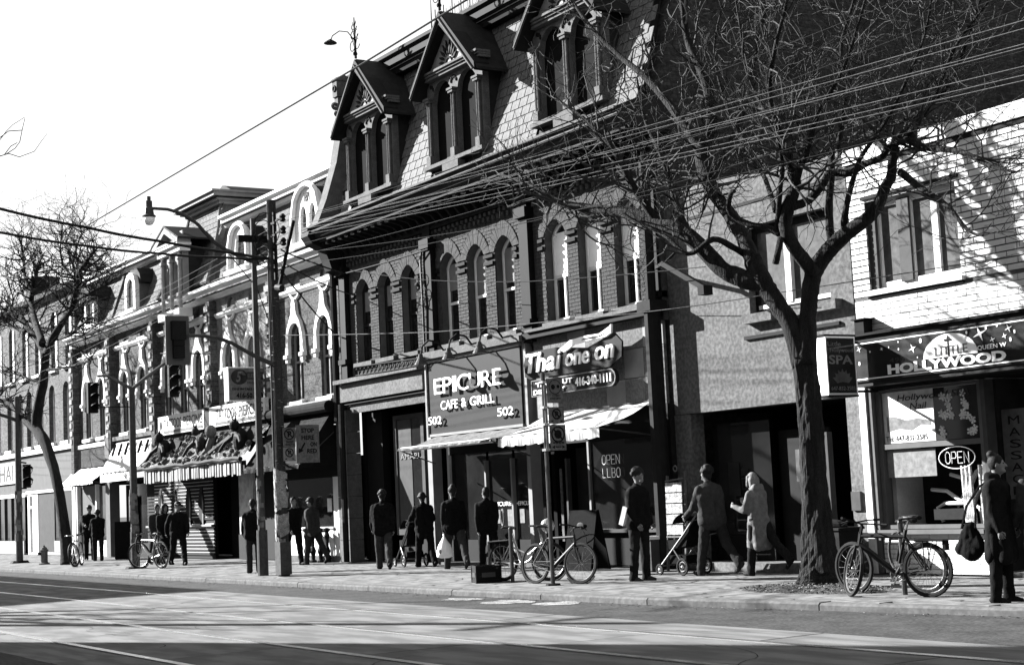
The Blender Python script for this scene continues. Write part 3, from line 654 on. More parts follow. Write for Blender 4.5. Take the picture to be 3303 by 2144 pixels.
part('pier', MB().box(-23.02, -22.55, Y0 + .0, Y0 + .3, .02, 2.81), 'stucco', st); part('pier', MB().box(-18.56, -18.22, Y0 - .01, Y0 + .3, .02, 2.81), 'stucco_light', st)
part('step', MB().box(-22.4, -18.62, 17.95, 19.2, .004, .15), 'stucco_light', st)
part('door_frame', MB().box(-19.62, -19.48, 18.5, 18.62, .16, 2.3), 'mid_paint', st); part('door', MB().box(-20.9, -19.64, 18.7, 18.75, .16, 2.4), 'black_paint', st); part('shopfront_glass', MB().box(-22.5, -20.95, 18.55, 18.56, .6, 2.6), 'glass', st)
part('stall_riser', MB().box(-22.5, -20.95, 18.52, 18.6, .16, .59), 'black_paint', st); part('poster', MB().box(-21.0 + .55, -20.2, 18.66, 18.69, 1.5, 2.05), 'print_grey', st); part('poster', MB().box(-22.1, -21.8, 18.53, 18.545, 1.3, 1.9), 'dim_room', st)
part('wall_box', MB().box(-18.55, -18.35, Y0 - .05, Y0 - .012, 1.0, 1.3), 'mid_paint', st)
# bracket with a hanging bar on the stucco wall
bq = MB().bar((-23.0, 17.85, 5.55), (-22.2, 17.4, 5.5), .06, .06).bar((-22.2, 17.4, 5.5), (-20.95, 17.3, 4.88), .09, .09).box(-21.03, -20.87, 17.2, 17.4, 4.76, 4.92).bar((-22.15, 17.4, 5.5), (-22.1, 17.6, 5.68), .04, .04)
tag(part('sign_bracket', bq, 'iron'), 'empty black sign bracket with slanted bar in front of grey stucco wall', 'bracket')

wb = thing('white_brick_building', 'white painted brick shop building with tripartite upstairs window at right edge', 'building', (-15, Y0, 0))
hole = [(-17.85, 4.42), (-15.98, 4.42), (-15.98, 5.88), (-17.85, 5.88)]
WX0, WX1 = -18.2, -9.0
wl = MB().prism([(WX0, 3.7), (WX1, 3.7), (WX1, 6.42), (WX0, 6.42)], Y0, Y0 + .3, [hole]); part('wall', wl, 'white_mortar', wb)
bb = brick_boxes(WX0, -13.6, 3.72, 4.34, Y0, [hole], .37, .086, .0115, .008) + brick_boxes(WX0, -13.6, 4.36, 6.42, Y0, [hole], .365, .078, .021, .014)
pieces('brick', 'white_brick', wb, bb, near, 300)
part('wall_finish', MB().box(-13.59, WX1, Y0 - .012, Y0, 3.72, 6.42), 'white_brick', wb)
part('parapet_band', MB().box(WX0 - .02, WX1, Y0 - .06, Y0 + .3, 6.50, 6.74), 'white_paint', wb); part('parapet_line', MB().box(WX0 - .01, WX1, Y0 - .03, Y0 + .3, 6.422, 6.498), 'dark_paint', wb)
part('side_wall', MB().box(WX0, WX0 + .3, Y0 + .31, 34, 0, 6.4), 'white_brick', wb); part('roof', MB().box(WX0 + .3, WX1, Y0 + .31, 34, 6.0, 6.4), 'slate_dark', wb)
w = part('window', MB().prism(hole, Y0 + .10, Y0 + .2, [[(-17.66, 4.54), (-17.26, 4.54), (-17.26, 5.74), (-17.66, 5.74)], [(-16.98, 4.54), (-16.58, 4.54), (-16.58, 5.74), (-16.98, 5.74)], [(-16.46, 4.54), (-16.06, 4.54), (-16.06, 5.74), (-16.46, 5.74)]]), 'white_paint', wb)
part('frame_edge', MB().box(-17.85, -17.70, Y0 + .04, Y0 + .099, 4.43, 5.87).box(-17.24, -17.0, Y0 + .06, Y0 + .099, 4.5, 5.80), 'mid_paint', w)
for p, q in ((-17.66, -17.26), (-16.98, -16.58), (-16.46, -16.06)): part('pane', MB().box(p, q, Y0 + .15, Y0 + .155, 4.54, 5.74), 'print_grey', w)
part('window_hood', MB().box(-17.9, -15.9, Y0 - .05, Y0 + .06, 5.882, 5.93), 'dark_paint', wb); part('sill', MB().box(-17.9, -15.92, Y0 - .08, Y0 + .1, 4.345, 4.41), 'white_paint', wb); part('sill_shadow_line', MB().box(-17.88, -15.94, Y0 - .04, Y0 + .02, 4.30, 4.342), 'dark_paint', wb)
part('pilaster', MB().box(-18.22, -18.08, Y0 - .06, Y0 + .3, .02, 3.68), 'white_paint', wb); part('corner_trim', MB().box(-18.07, -17.98, Y0 - .03, Y0 + .3, .02, 3.68), 'grey_paint', wb)
kb_ = [(-17.96, .02, -15.9, .60)]
part('stall_wall', MB().box(-17.96, -15.9, Y0 + .01, Y0 + .3, .02, .62), 'white_mortar', wb)
pieces('brick', 'white_brick', wb, brick_boxes(-17.95, -15.9, .03, .62, Y0 + .01, (), .37, .064, .010, .008), near, 200)
part('window_ledge', MB().box(-17.97, -15.86, Y0 - .10, Y0 + .3, .625, .69), 'grey_paint', wb)
sw = part('shop_window', MB().prism([(-17.97, .70), (-15.82, .70), (-15.82, 2.86), (-17.97, 2.86)], Y0 + .05, Y0 + .16, [[(-17.88, .76), (-15.92, .76), (-15.92, 1.93), (-17.88, 1.93)], [(-17.88, 2.01), (-15.92, 2.01), (-15.92, 2.82), (-17.88, 2.82)]]), 'grey_paint', wb)
part('pane', MB().box(-16.84, -15.92, Y0 + .125, Y0 + .13, .76, 1.93), 'sign_dark', sw).hide_render = False
part('display_back', MB().box(-17.9, -15.85, 19.0, 19.05, .7, 2.85), 'dim_room', wb); part('display_floor', MB().box(-17.9, -15.85, Y0 + .17, 19.0, .64, .70), 'mid_paint', wb)
bpy.data.objects.remove([o for o in sw.children if o.name.startswith('pane')][-1])
part('frosted_panel', MB().box(-17.86, -16.86, Y0 + .11, Y0 + .12, 1.49, 1.91), 'paper_grey', sw)
po = part('window_poster', MB().box(-17.87, -16.82, Y0 + .10, Y0 + .11, 2.02, 2.81), 'paper', sw); po2 = part('window_poster', MB().box(-16.81, -15.93, Y0 + .10, Y0 + .11, 2.02, 2.81), 'sign_dark', sw)
words(po, 'Tel: 647-832-2585', -17.84, -16.98, 2.05, 2.13, Y0 + .099, 'black_paint', .004)
words(po2, 'Hollywood SPA', -17.55, -16.1, 2.63, 2.76, Y0 + .095, 'mid_paint', .004, .2); words(po2, 'Nail', -17.3, -16.95, 2.52, 2.62, Y0 + .095, 'mid_paint', .004, .2)
hd = MB(); hd.prism([(-17.8, 2.2), (-17.55, 2.24), (-17.3, 2.2), (-17.1, 2.28), (-16.9, 2.26), (-16.9, 2.33), (-17.15, 2.38), (-17.4, 2.36), (-17.6, 2.42), (-17.8, 2.44)], Y0 + .096, Y0 + .099); part('picture_print', hd, 'paper_grey', po)
fl = MB()
for k in range(26):
    cx = R.choice((-16.22, -16.1, -16.5, -16.62)) + R.uniform(-.06, .06); cz = R.uniform(2.1, 2.72)
    for j in range(5): q = j * 1.257 + k; fl.prism([(cx, cz), (cx + .05 * math.cos(q - .4), cz + .05 * math.sin(q - .4)), (cx + .065 * math.cos(q), cz + .065 * math.sin(q)), (cx + .05 * math.cos(q + .4), cz + .05 * math.sin(q + .4))], Y0 + .092 - .0005 * k, Y0 + .099)
part('flower_print', fl, 'paper', po2)
cu = MB()                                  # patterned curtain gathered at the right of the window
for s0, s1 in ((-16.55, -16.36), (-16.22, -16.0)):
    for k in range(5): x = s0 + (s1 - s0) * (k + .5) / 5; cu.tube([(x, Y0 + .3 + .03 * (k % 2), 1.62), (x + .01, Y0 + .3, 1.2), (x + .015, Y0 + .32, .72)], [.026, .03, .034], 6)
part('curtain', cu, mat('curtain_print', .3, .8, .8, 9, 0, spots=.5), sw)
# door recess right of the window
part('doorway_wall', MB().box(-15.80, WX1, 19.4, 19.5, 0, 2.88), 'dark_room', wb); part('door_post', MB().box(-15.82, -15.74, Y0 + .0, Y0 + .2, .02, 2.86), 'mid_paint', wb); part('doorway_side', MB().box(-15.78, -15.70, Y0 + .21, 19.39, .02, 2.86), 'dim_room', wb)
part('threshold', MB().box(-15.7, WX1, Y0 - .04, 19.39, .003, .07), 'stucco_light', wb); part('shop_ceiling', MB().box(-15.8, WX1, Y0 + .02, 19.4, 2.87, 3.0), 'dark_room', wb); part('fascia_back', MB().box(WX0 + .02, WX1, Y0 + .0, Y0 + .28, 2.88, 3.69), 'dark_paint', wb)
ms_ = thing('massage_sign', 'vertical MASSAGE panel hanging in the doorway right of the spa window', 'sign', (-15.6, 18.4, 1.3))
part('panel', MB().box(-15.98 + .3, -15.25, 18.36, 18.38, 1.10, 2.4), 'print_grey', ms_)
for k, ch in enumerate('MASSAGE'): words(ms_, ch, -15.56, -15.36, 2.18 - k * .17, 2.30 - k * .17, 18.358, 'black_paint', .004)

# ------------------------------------------------------------------ ornate terrace further west
te = thing('terrace_building', 'long ornate Victorian terrace with white hood mouldings, dormers and a mansard tower', 'building', (-48, Y0, 0))
TX = [-59.35, -55.0, -50.45, -45.35, -40.75, -36.75]
HW = [-58.0, -56.35, -53.72, -51.9, -49.45, -48.05, -46.65, -44.2, -42.45, -39.42, -37.6]
th = [arch(c - .36, c + .36, 4.32, 6.05, 6.42) for c in HW]
ss = [arch(c - .32, c + .32, 7.48, 7.48, 7.80, 2, 2) for c in (-58.0, -56.37, -53.62, -51.9, -48.9, -46.65, -44.05, -42.4, -39.4, -37.55)]
part('wall', MB().prism([(TX[0], 4.05), (TX[3], 4.05), (TX[3], 7.86), (TX[0], 7.86)], Y0, Y0 + .3, [h for h in th + ss if h[0][0] < TX[3]]), 'terrace_brick', te)
part('wall', MB().prism([(TX[3], 4.05), (TX[4], 4.05), (TX[4], 7.86), (TX[3], 7.86)], Y0, Y0 + .3, [h for h in th + ss if TX[3] < h[0][0] < TX[4]]), 'pale_brick_twig_shade', te)
part('wall', MB().prism([(TX[4], 3.6), (TX[5], 3.6), (TX[5], 7.86), (TX[4], 7.86)], Y0, Y0 + .3, [h for h in th + ss if h[0][0] > TX[4]]), 'terrace_brick', te)
part('cross_wall', MB().box(TX[5], XL - .02, Y0 + .1, Y0 + .3, 3.6, 8.0), 'terrace_brick', te)
for h in th:
    c = (h[0][0] + h[1][0]) / 2
    add_window(te, inset(h, .01), Y0 + .07, 'cream_paint', 'glass', .05, (5.4,), (c,))
    inner = arch(c - .40, c + .40, 5.70, 6.05, 6.46)[2:]
    out = [(c - .40, 5.62), (c - .60, 5.62), (c - .57, 5.80), (c - .53, 6.15), (c - .40, 6.45), (c - .17, 6.70), (c - .12, 6.92), (c - .12, 7.0), (c - .05, 7.12), (c + .05, 7.12), (c + .12, 7.0), (c + .12, 6.92), (c + .17, 6.70), (c + .40, 6.45), (c + .53, 6.15), (c + .57, 5.80), (c + .60, 5.62), (c + .40, 5.62)]
    hm = MB().prism(out + inner, Y0 - .10, Y0 + .01)
    for s_ in (-1, 1): hm.box(c + s_ * .50 - .12, c + s_ * .50 + .12, Y0 - .15, Y0 - .005, 5.52, 5.618).box(c + s_ * .50 - .06, c + s_ * .50 + .06, Y0 - .11, Y0 - .004, 5.40, 5.518)
    part('hood_moulding', hm, 'white_paint', te); part('sill', MB().box(c - .48, c + .48, Y0 - .14, Y0 + .1, 4.2, 4.315), 'white_paint', te)
for h in ss:
    c = (h[0][0] + h[1][0]) / 2
    part('attic_light', MB().prism(h, Y0 + .06, Y0 + .1), 'print_grey', te)
    part('attic_hood', MB().ring((c, Y0 - .02, 7.48), .36, .05, (0, 1, 0), 12, 5, 0, math.pi), 'white_paint', te)
    part('attic_sill', MB().box(c - .42, c + .42, Y0 - .08, Y0 + .06, 7.42, 7.478), 'white_paint', te)
for x in TX[:-1]:
    p = part('pilaster', MB().box(x - .17, x + .17, Y0 - .24, Y0 + .02, 2.6, 7.80), 'terrace_brick', te)
    q = MB()
    for k in range(12): part('quoin', MB().box(x - .20, x + .02 + .08 * (k % 2), Y0 - .275, Y0 - .236, 4.2 + k * .30, 4.38 + k * .30), 'pale_stone', p)
bd = MB(); cv = MB()
for x0, x1 in zip(TX[:-1], TX[1:]):
    bd.profx([(Y0 - .10, 7.40), (Y0 - .10, 7.34), (Y0 - .03, 7.26), (Y0 + .02, 7.26), (Y0 + .02, 7.40)], x0 + .2, x1 - .2)
part('string_course', bd, 'white_paint', te)
cn = [(Y0 + .3, 7.862), (Y0 - .10, 7.862), (Y0 - .16, 7.93), (Y0 - .36, 8.00), (Y0 - .36, 8.08), (Y0 - .48, 8.12), (Y0 - .50, 8.2), (Y0 - .36, 8.24), (Y0 - .05, 8.42), (Y0 + .0, 8.5), (Y0 + .3, 8.5)]
part('cornice', MB().profx(cn, TX[0] - .2, XL - .25), 'white_paint', te)
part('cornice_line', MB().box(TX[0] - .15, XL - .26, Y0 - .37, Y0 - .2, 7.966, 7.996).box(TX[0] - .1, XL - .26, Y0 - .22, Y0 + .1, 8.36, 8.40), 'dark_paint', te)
tm = MB().prism([(TX[0] - .1, 8.45), (XL - .25, 8.45), (XL - .25, 10.16), (TX[0] - .1, 10.16)], 0, .2, mp=lambda a, b, d: (a, 18.12 + (b - 8.45) * .36 + d, b)); part('mansard_roof', tm, 'slate', te)
sb = []; ta = math.atan2(1, .36); row = 0; z = 8.5
while z < 10.1:
    x = TX[0] - (row % 2) * .15
    while x < XL - .6:
        if not (-50.2 < x < -45.4): sb.append((x + .15, 18.12 + (z + .11 - 8.45) * .36 - .025, z + .11, .285, .29, .016, ta - rad(3)))
        x += .30
    z += .21; row += 1
pieces('slate', 'slate_pale', te, sb, near, 300)
te_top = [(18.62, 10.10), (18.5, 10.12), (18.45, 10.2), (18.36, 10.24), (18.36, 10.34), (18.26, 10.38), (18.26, 10.46), (19.3, 10.5), (19.3, 10.1)]
part('roof_cornice', MB().profx(te_top, -45.3, XL - .22), 'white_paint', te); part('roof_cornice', MB().profx(te_top, TX[0] - .1, -50.3), 'white_paint', te)
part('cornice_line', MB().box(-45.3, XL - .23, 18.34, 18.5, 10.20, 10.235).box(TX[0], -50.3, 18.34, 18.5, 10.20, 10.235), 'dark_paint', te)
part('flat_roof', MB().box(TX[0], XL - .5, 19.25, 30, 9.8, 10.44), 'slate_dark', te); part('ridge_strip', MB().prism([(18.02, 8.45), (18.2, 8.45), (18.75, 10.1), (18.57, 10.1)], -55.2, -54.95, mp=lambda a, b, d: (d, a, b)), 'stone', te)
part('end_wall', MB().prism([(18.1, 3.0), (18.4, 3.0), (19.2, 10.1), (18.7, 10.1), (18.1, 8.4)], TX[0] - .2, TX[0] - .05, mp=lambda a, b, d: (d, a, b)), 'terrace_brick', te)
# tower over the third bay: flared slate roof, bracketed cap, pedimented dormer
tw = MB(); x0, x1 = -49.6, -45.15
def fr4(z, d): return [(x0 + d, 17.85 + d, z), (x1 - d, 17.85 + d, z), (x1 - d, 22.4 - d, z), (x0 + d, 22.4 - d, z)]
lv = [fr4(8.40, 0), fr4(9.2, .36), fr4(10.2, .70), fr4(11.0, .86)]; vs = [p for l in lv for p in l]
fs = [(4 * i + k, 4 * i + (k + 1) % 4, 4 * i + 4 + (k + 1) % 4, 4 * i + 4 + k) for i in range(3) for k in range(4)] + [(12, 13, 14, 15)]
part('tower_roof', tw.add(vs, fs), 'slate', te)
sb = []
for i in range(15):
    z = 8.45 + i * .17; t = (z - 8.4) / .8; d = .36 * t if z < 9.2 else (.36 + .34 * (z - 9.2) if z < 10.2 else .70 + .2 * (z - 10.2)); g = .45 if z < 9.2 else (.34 if z < 10.2 else .2)
    x = x0 + d - (i % 2) * .14 + .1
    while x < x1 - d - .1: sb.append((x + .14, 17.85 + d + .085 * g - .02, z + .085, .27, .23, .016, math.atan2(1, g) - rad(4))); x += .285
pieces('slate', 'slate_pale', te, sb, near, 0, 'tower_slate')
hip = MB()
for xx, sg in ((x0, 1), (x1, -1)): hip.tube([(xx + sg * d, 17.83 + d, z) for z, d in ((8.4, 0), (9.2, .36), (10.2, .70), (11.0, .86))], .07, 6)
part('hip_roll', hip, 'stone', te)
cp = MB()
for z0_, z1_, e in ((11.0, 11.10, .14), (11.102, 11.2, .26), (11.202, 11.32, .44), (11.322, 11.38, .52)): cp.box(x0 + .86 - e, x1 - .86 + e, 18.71 - e, 21.54 + e, z0_, z1_)
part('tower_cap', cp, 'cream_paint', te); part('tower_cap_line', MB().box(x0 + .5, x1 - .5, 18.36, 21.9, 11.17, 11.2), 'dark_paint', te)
dm = MB().box(x0 + 1.5, x1 - 1.5, 19.2, 21.2, 11.382, 11.62); dm.prism([(x0 + 1.5, 11.622), (x1 - 1.5, 11.622), (x1 - 1.9, 11.8), ((x0 + x1) / 2, 11.9), (x0 + 1.9, 11.8)], 19.3, 21.1); part('tower_skylight', dm, 'slate_dark', te)
c = -47.35                                 # tower dormer
td = part('dormer', MB().prism([(c - .85, 8.2), (c + .85, 8.2), (c + .85, 9.55), (c - .85, 9.55)], 17.55, 17.75, [arch(c - .55, c - .08, 8.3, 8.95, 9.2), arch(c + .08, c + .55, 8.3, 8.95, 9.2)]), 'cream_paint', te)
part('dormer_glazing', MB().box(c - .8, c + .8, 17.70, 17.73, 8.25, 9.5), 'glass', td); part('dormer_cheek', MB().box(c - .85, c - .75, 17.752, 18.4, 8.2, 9.6).box(c + .75, c + .85, 17.752, 18.4, 8.2, 9.6), 'slate_dark', td)
part('dormer_entablature', MB().box(c - 1.0, c + 1.0, 17.4, 17.76, 9.552, 9.72).box(c - 1.1, c + 1.1, 17.3, 17.76, 9.722, 9.80), 'white_paint', td)
pd = MB().prism([(c - 1.15, 9.802), (c + 1.15, 9.802), (c + 1.15, 9.92), (c, 10.40), (c - 1.15, 9.92)], 17.28, 17.72, [[(c - .75, 9.88), (c + .75, 9.88), (c, 10.22)]]); pd.box(c - .9, c + .9, 17.55, 17.6, 9.81, 10.2)
part('pediment', pd, 'cream_paint', td)
rf = MB()
for s_ in (-1, 1): rf.add([(c, 17.26, 10.47), (c + s_ * 1.25, 17.26, 9.94), (c + s_ * 1.25, 18.9, 9.94), (c, 18.9, 10.47), (c, 17.26, 10.41), (c + s_ * 1.25, 17.26, 9.88), (c + s_ * 1.25, 18.9, 9.88), (c, 18.9, 10.41)], [(0, 1, 2, 3), (4, 7, 6, 5), (0, 4, 5, 1), (1, 5, 6, 2), (2, 6, 7, 3)])
part('dormer_roof', rf, 'slate_dark', td)
cl = MB()
for x in (c - .75, c, c + .75): cl.tube([(x, 17.49, 7.75), (x, 17.49, 9.5)], [.07, .06], 8); cl.box(x - .10, x + .10, 17.4, 17.548, 9.3, 9.4)
part('dormer_column', cl, 'pale_stone', td); part('dormer_base', MB().box(c - .95, c + .95, 17.36, 17.8, 7.5, 7.75), 'white_paint', td)
def round_dormer(c, z0, w, zs, yf, mono=False, one=False):
    o = arch(c - w, c + w, z0, zs, zs + w * .98); gl = [arch(c - w * .62, c - w * .10, z0 + .12, zs - .1, zs + .28), arch(c + w * .10, c + w * .62, z0 + .12, zs - .1, zs + .28)] if not one else [arch(c - w * .55, c + w * .55, z0 + .1, zs - .02, zs + w * .5)]
    d = part('dormer', MB().prism(o, yf, yf + .14, gl), 'white_paint', te)
    part('dormer_glazing', MB().prism(inset(o, .08), yf + .09, yf + .12), 'glass', d)
    body = MB().prism(arch(c - w - .05, c + w + .05, z0, zs, zs + w * 1.02), yf + .142, 18.9); part('dormer_barrel', body, 'slate_dark', d)
    t = MB(); pr = arch(c - w - .06, c + w + .06, z0 + .05, zs, zs + w * 1.05)[1:]; t.tube([(p[0], yf - .05, p[1]) for p in pr] + [(c - w - .06, yf - .05, z0)], .085, 6); part('dormer_hood', t, 'white_paint', d)
    part('dormer_sill', MB().box(c - w - .2, c + w + .2, yf - .2, yf + .1, z0 - .12, z0 - .002), 'white_paint', d)
    if mono: words(d, 'HSM', c - .16, c + .16, zs + .36, zs + .62, yf - .005, 'black_paint', .01)
round_dormer(-38.05, 8.5, .78, 9.22, 17.9, True); round_dormer(-42.75, 8.45, .62, 9.12, 17.9, False, True)
def shed_dormer(c, arched):
    o = arch(c - .55, c + .55, 8.4, 9.25, 9.72 if arched else 9.45, 2, 2) if arched else [(c - .55, 8.4), (c + .55, 8.4), (c + .55, 9.4), (c - .55, 9.4)]
    g = arch(c - .34, c + .34, 8.5, 9.2, 9.5) if arched else [(c - .38, 8.5), (c + .38, 8.5), (c + .38, 9.25), (c - .38, 9.25)]
    d = part('dormer', MB().prism(o, 17.85, 18.0, [g]), 'white_paint', te); part('dormer_glazing', MB().prism(g, 17.93, 17.95), 'glass', d)
    part('dormer_cheek', MB().box(c - .55, c - .47, 18.002, 18.6, 8.4, 9.3).box(c + .47, c + .55, 18.002, 18.6, 8.4, 9.3), 'grey_paint', d)
    part('dormer_roof', MB().prism([(c - .72, 9.32), (c + .72, 9.32), (c + .60, 9.62), (c + .3, 9.86), (c - .3, 9.86), (c - .60, 9.62)], 17.7 if not arched else 18.002, 18.85), 'slate_dark', d); part('dormer_sill', MB().box(c - .65, c + .65, 17.7, 17.9, 8.3, 8.398), 'white_paint', d)
shed_dormer(-56.95, False); shed_dormer(-52.4, True)
part('chimney', MB().box(-61.2, -60.3, 19.2, 20, 9, 11.2), 'terrace_brick', te)
# terrace shopfronts
def shop(x0, x1, kind):
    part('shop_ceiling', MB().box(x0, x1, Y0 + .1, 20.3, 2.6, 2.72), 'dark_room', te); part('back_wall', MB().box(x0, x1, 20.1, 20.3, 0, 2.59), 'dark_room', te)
shop(TX[0], TX[5], 0)
part('fascia', MB().box(-59.7, -55.6, Y0 - .12, Y0 + .1, 3.98, 4.12), 'white_paint', te)
pl = MB().box(-59.65, -55.7, Y0 - .03, Y0 + .05, 3.25, 3.96)
for k in range(30): pl.box(-59.6 + k * .13, -59.54 + k * .13, Y0 - .07, Y0 - .031, 3.27, 3.94)
part('fluted_panel', pl, 'stucco_light', te)
part('shop_panel', MB().box(-59.6, -57.55, Y0 + .12, Y0 + .18, .1, 2.6), 'grey_paint', te); part('shop_post', MB().box(-59.8, -59.62, Y0 - .02, Y0 + .2, .02, 2.66), 'white_paint', te); part('shop_post', MB().box(-57.4, -57.28, Y0 - .02, Y0 + .2, .02, 2.62), 'white_paint', te)
part('shop_pane', MB().box(-57.27, -55.5, Y0 + .1, Y0 + .12, .6, 2.55), 'glass', te); part('stall_riser', MB().box(-57.3, -55.5, Y0 - .02, Y0 + .1, .02, .58), 'white_paint', te)
part('corner_column', MB().box(-55.45, -55.0, Y0 - .26, Y0 + .1, .02, 4.2), 'grey_paint', te)
part('fascia', MB().box(-54.95, -50.7, Y0 - .2, Y0 + .1, 4.06, 4.2), 'stone', te); part('shop_pane', MB().box(-54.6, -51.8, Y0 + .2, Y0 + .22, .5, 2.5), 'glass', te); part('stall_riser', MB().box(-54.6, -51.8, Y0 + .1, Y0 + .24, .02, .48), 'dark_paint', te); part('door', MB().box(-54.1, -53.2, Y0 + .12, Y0 + .16, .05, 2.1), 'dark_paint', te)
# slatted black tattoo front
tf = part('shopfront_board', MB().box(-51.75, -45.75, Y0 - .02, Y0 + .08, .02, 2.5), 'black_paint', te)
for k in range(22):
    z = .12 + k * .108
    if 8 < k < 10: continue
    part('slat', MB().box(-51.7, -45.8, Y0 - .05, Y0 - .021, z, z + .075), 'dark_paint', tf); part('slat_edge', MB().box(-51.0, -45.8, Y0 - .036, Y0 - .0215, z + .080, z + .098), 'white_paint', tf)
for x in (-50.4, -49.1, -47.85, -46.75):   # coffin shaped windows
    part('coffin_window', MB().prism([(x - .12, 1.0), (x + .18, 1.0), (x + .26, 1.75), (x + .12, 2.2), (x - .06, 2.2), (x - .22, 1.75)], Y0 - .07, Y0 - .02), 'black_paint', tf)
    part('coffin_print', MB().prism([(x + .08, 1.02), (x + .17, 1.02), (x + .22, 1.7), (x + .12, 1.95)], Y0 - .075, Y0 - .0705), 'paper_grey', tf)
part('shop_ledge', MB().box(-51.7, -45.8, Y0 - .12, Y0 - .022, 1.0, 1.06), 'pale_stone', tf); part('door', MB().box(-45.7, -43.95, Y0 + .5, Y0 + .55, .02, 2.5), 'dark_room', te); part('mottled_panel', MB().box(-43.8, -42.75, Y0 - .02, Y0 + .06, .75, 2.5), mat('mottled_white', .35, .7, .5, 2.5), te); part('stall_riser', MB().box(-43.9, -42.7, Y0 - .02, Y0 + .06, .02, .74), 'dark_paint', te)
part('shop_wall', MB().box(-42.7, -40.8, Y0 + .1, Y0 + .2, .02, 3.5), 'black_paint', te)
# shop next to the big building
part('fascia', MB().box(-40.7, -37.0, Y0 - .22, Y0 + .05, 4.02, 4.22), 'pale_stone', te); part('shop_head', MB().box(-40.6, -37.0, Y0 + .0, Y0 + .1, 2.2, 3.55), 'black_paint', te)
part('shop_post', MB().box(-37.42, -37.06, Y0 - .04, Y0 + .2, .02, 2.2), 'white_paint', te); part('shop_pane', MB().box(-40.5, -37.45, Y0 + .08, Y0 + .1, .92, 2.2), 'glass', te)
cu = MB()
for x in (-40.1, -39.7, -39.3, -38.6): cu.box(x, x + .12, Y0 + .12, Y0 + .14, .92, 2.2)
part('curtain', cu, 'grey_paint', te); part('stall_riser', MB().box(-40.5, -37.45, Y0 - .06, Y0 + .06, .1, .86), 'white_paint', te); part('sill', MB().box(-40.55, -37.4, Y0 - .1, Y0 + .06, .862, .91), 'white_paint', te); part('plinth', MB().box(-40.6, -36.95, Y0 - .1, Y0 + .05, .003, .16), 'stone', te); part('notice', MB().box(-38.0, -37.75, Y0 + .06, Y0 + .07, 1.3, 1.65), 'paper', te)

# ------------------------------------------------------------------ plain brick building at the far left
fb = thing('corner_building', 'plain pale brick block with tall arched windows behind the bare tree', 'building', (-66, Y0, 0))
fh = [arch(c - .42, c + .42, 4.42, 6.35, 6.72) for c in (-72.6, -71.0, -69.05, -67.4, -66.0, -64.4, -62.75, -60.85)]
f2 = [arch(c - .34, c + .34, 7.3, 9.3, 9.6) for c in (-72.6, -70.8, -68.7, -66.6, -64.7, -62.4, -60.5)]
part('wall', MB().prism([(-110, 4.0), (-59.6, 4.0), (-59.6, 10.1), (-110, 10.1)], Y0, Y0 + .3, fh + f2), 'far_brick', fb)
for h in fh + f2:
    c = (h[0][0] + h[1][0]) / 2; add_window(fb, inset(h, .01), Y0 + .16, 'white_paint', 'glass', .07, ((h[0][1] + h[2][1]) / 2 - .1,), ())
    part('sill', MB().box(c - .5, c + .5, Y0 - .12, Y0 + .1, h[0][1] - .12, h[0][1] - .002), 'white_paint', fb)
    if h in f2: part('shutter_panel', MB().box(c + .36, c + .62, Y0 - .04, Y0, 7.3, 9.5), 'white_paint', fb)
part('cornice', MB().profx([(Y0 + .3, 10.1), (Y0 - .1, 10.1), (Y0 - .3, 10.25), (Y0 - .36, 10.42), (Y0 + .3, 10.5)], -110, -59.6), 'stone', fb)
part('roof', MB().box(-110, -59.6, Y0 + .3, 32, 9.8, 10.4), 'slate_dark', fb); part('chimney', MB().box(-67.0, -66.0, 18.3, 19.3, 10.4, 11.2).box(-67.2, -65.8, 18.2, 19.4, 11.202, 11.55), 'slate_dark', fb)
part('string_course', MB().box(-110, -59.75, Y0 - .14, Y0 + .05, 4.08, 4.26), 'white_paint', fb)
part('shop_wall', MB().box(-66.6, -59.75, Y0 - .02, Y0 + .1, 2.62, 4.07), 'grey_paint', fb); part('shop_wall', MB().box(-110, -66.6, Y0 - .02, Y0 + .1, 2.56, 4.07), 'stone', fb)
part('shop_trim', MB().box(-66.6, -60, Y0 - .05, Y0 + .05, 2.5, 2.61), 'white_paint', fb); part('shop_trim', MB().box(-110, -66.7, Y0 - .05, Y0 + .05, 2.4, 2.55), 'white_paint', fb)
part('door_frame', MB().prism([(-66.5, .02), (-65.0, .02), (-65.0, 2.5), (-66.5, 2.5)], Y0, Y0 + .1, [[(-66.2, .1), (-65.8, .1), (-65.8, 1.9), (-66.2, 1.9)], [(-66.2, 2.0), (-65.8, 2.0), (-65.8, 2.4), (-66.2, 2.4)]]), 'white_paint', fb)
part('shop_panel', MB().box(-64.98, -62.75, Y0 + .02, Y0 + .08, .15, 2.49), 'mid_paint', fb); part('shop_pane', MB().box(-62.7, -60.2, Y0 + .05, Y0 + .08, .6, 2.49), 'glass', fb); part('shop_pane', MB().box(-110, -67.1, Y0 + .05, Y0 + .08, .6, 2.4), 'glass', fb)
part('stall_riser', MB().box(-64.9, -59.9, Y0 - .02, Y0 + .1, .02, .14).box(-62.7, -60.2, Y0 - .02, Y0 + .04, .15, .58).box(-110, -67.1, Y0 - .02, Y0 + .04, .02, .58), 'pale_stone', fb); part('back_wall', MB().box(-110, -59.8, 19.5, 19.7, 0, 4), 'dark_room', fb)
for k in range(5): part('shop_post', MB().box(-69.2 - k * 1.1, -69.0 - k * 1.1, Y0 - .02, Y0 + .1, .6, 2.4), 'mid_paint', fb)
part('shop_pier', MB().box(-60.15, -59.75, Y0 - .05, Y0 + .1, .02, 4.05), 'white_paint', fb); part('shop_sign', MB().box(-74, -67.9, Y0 - .10, Y0 - .021, 3.0, 3.9), 'paper', fb)
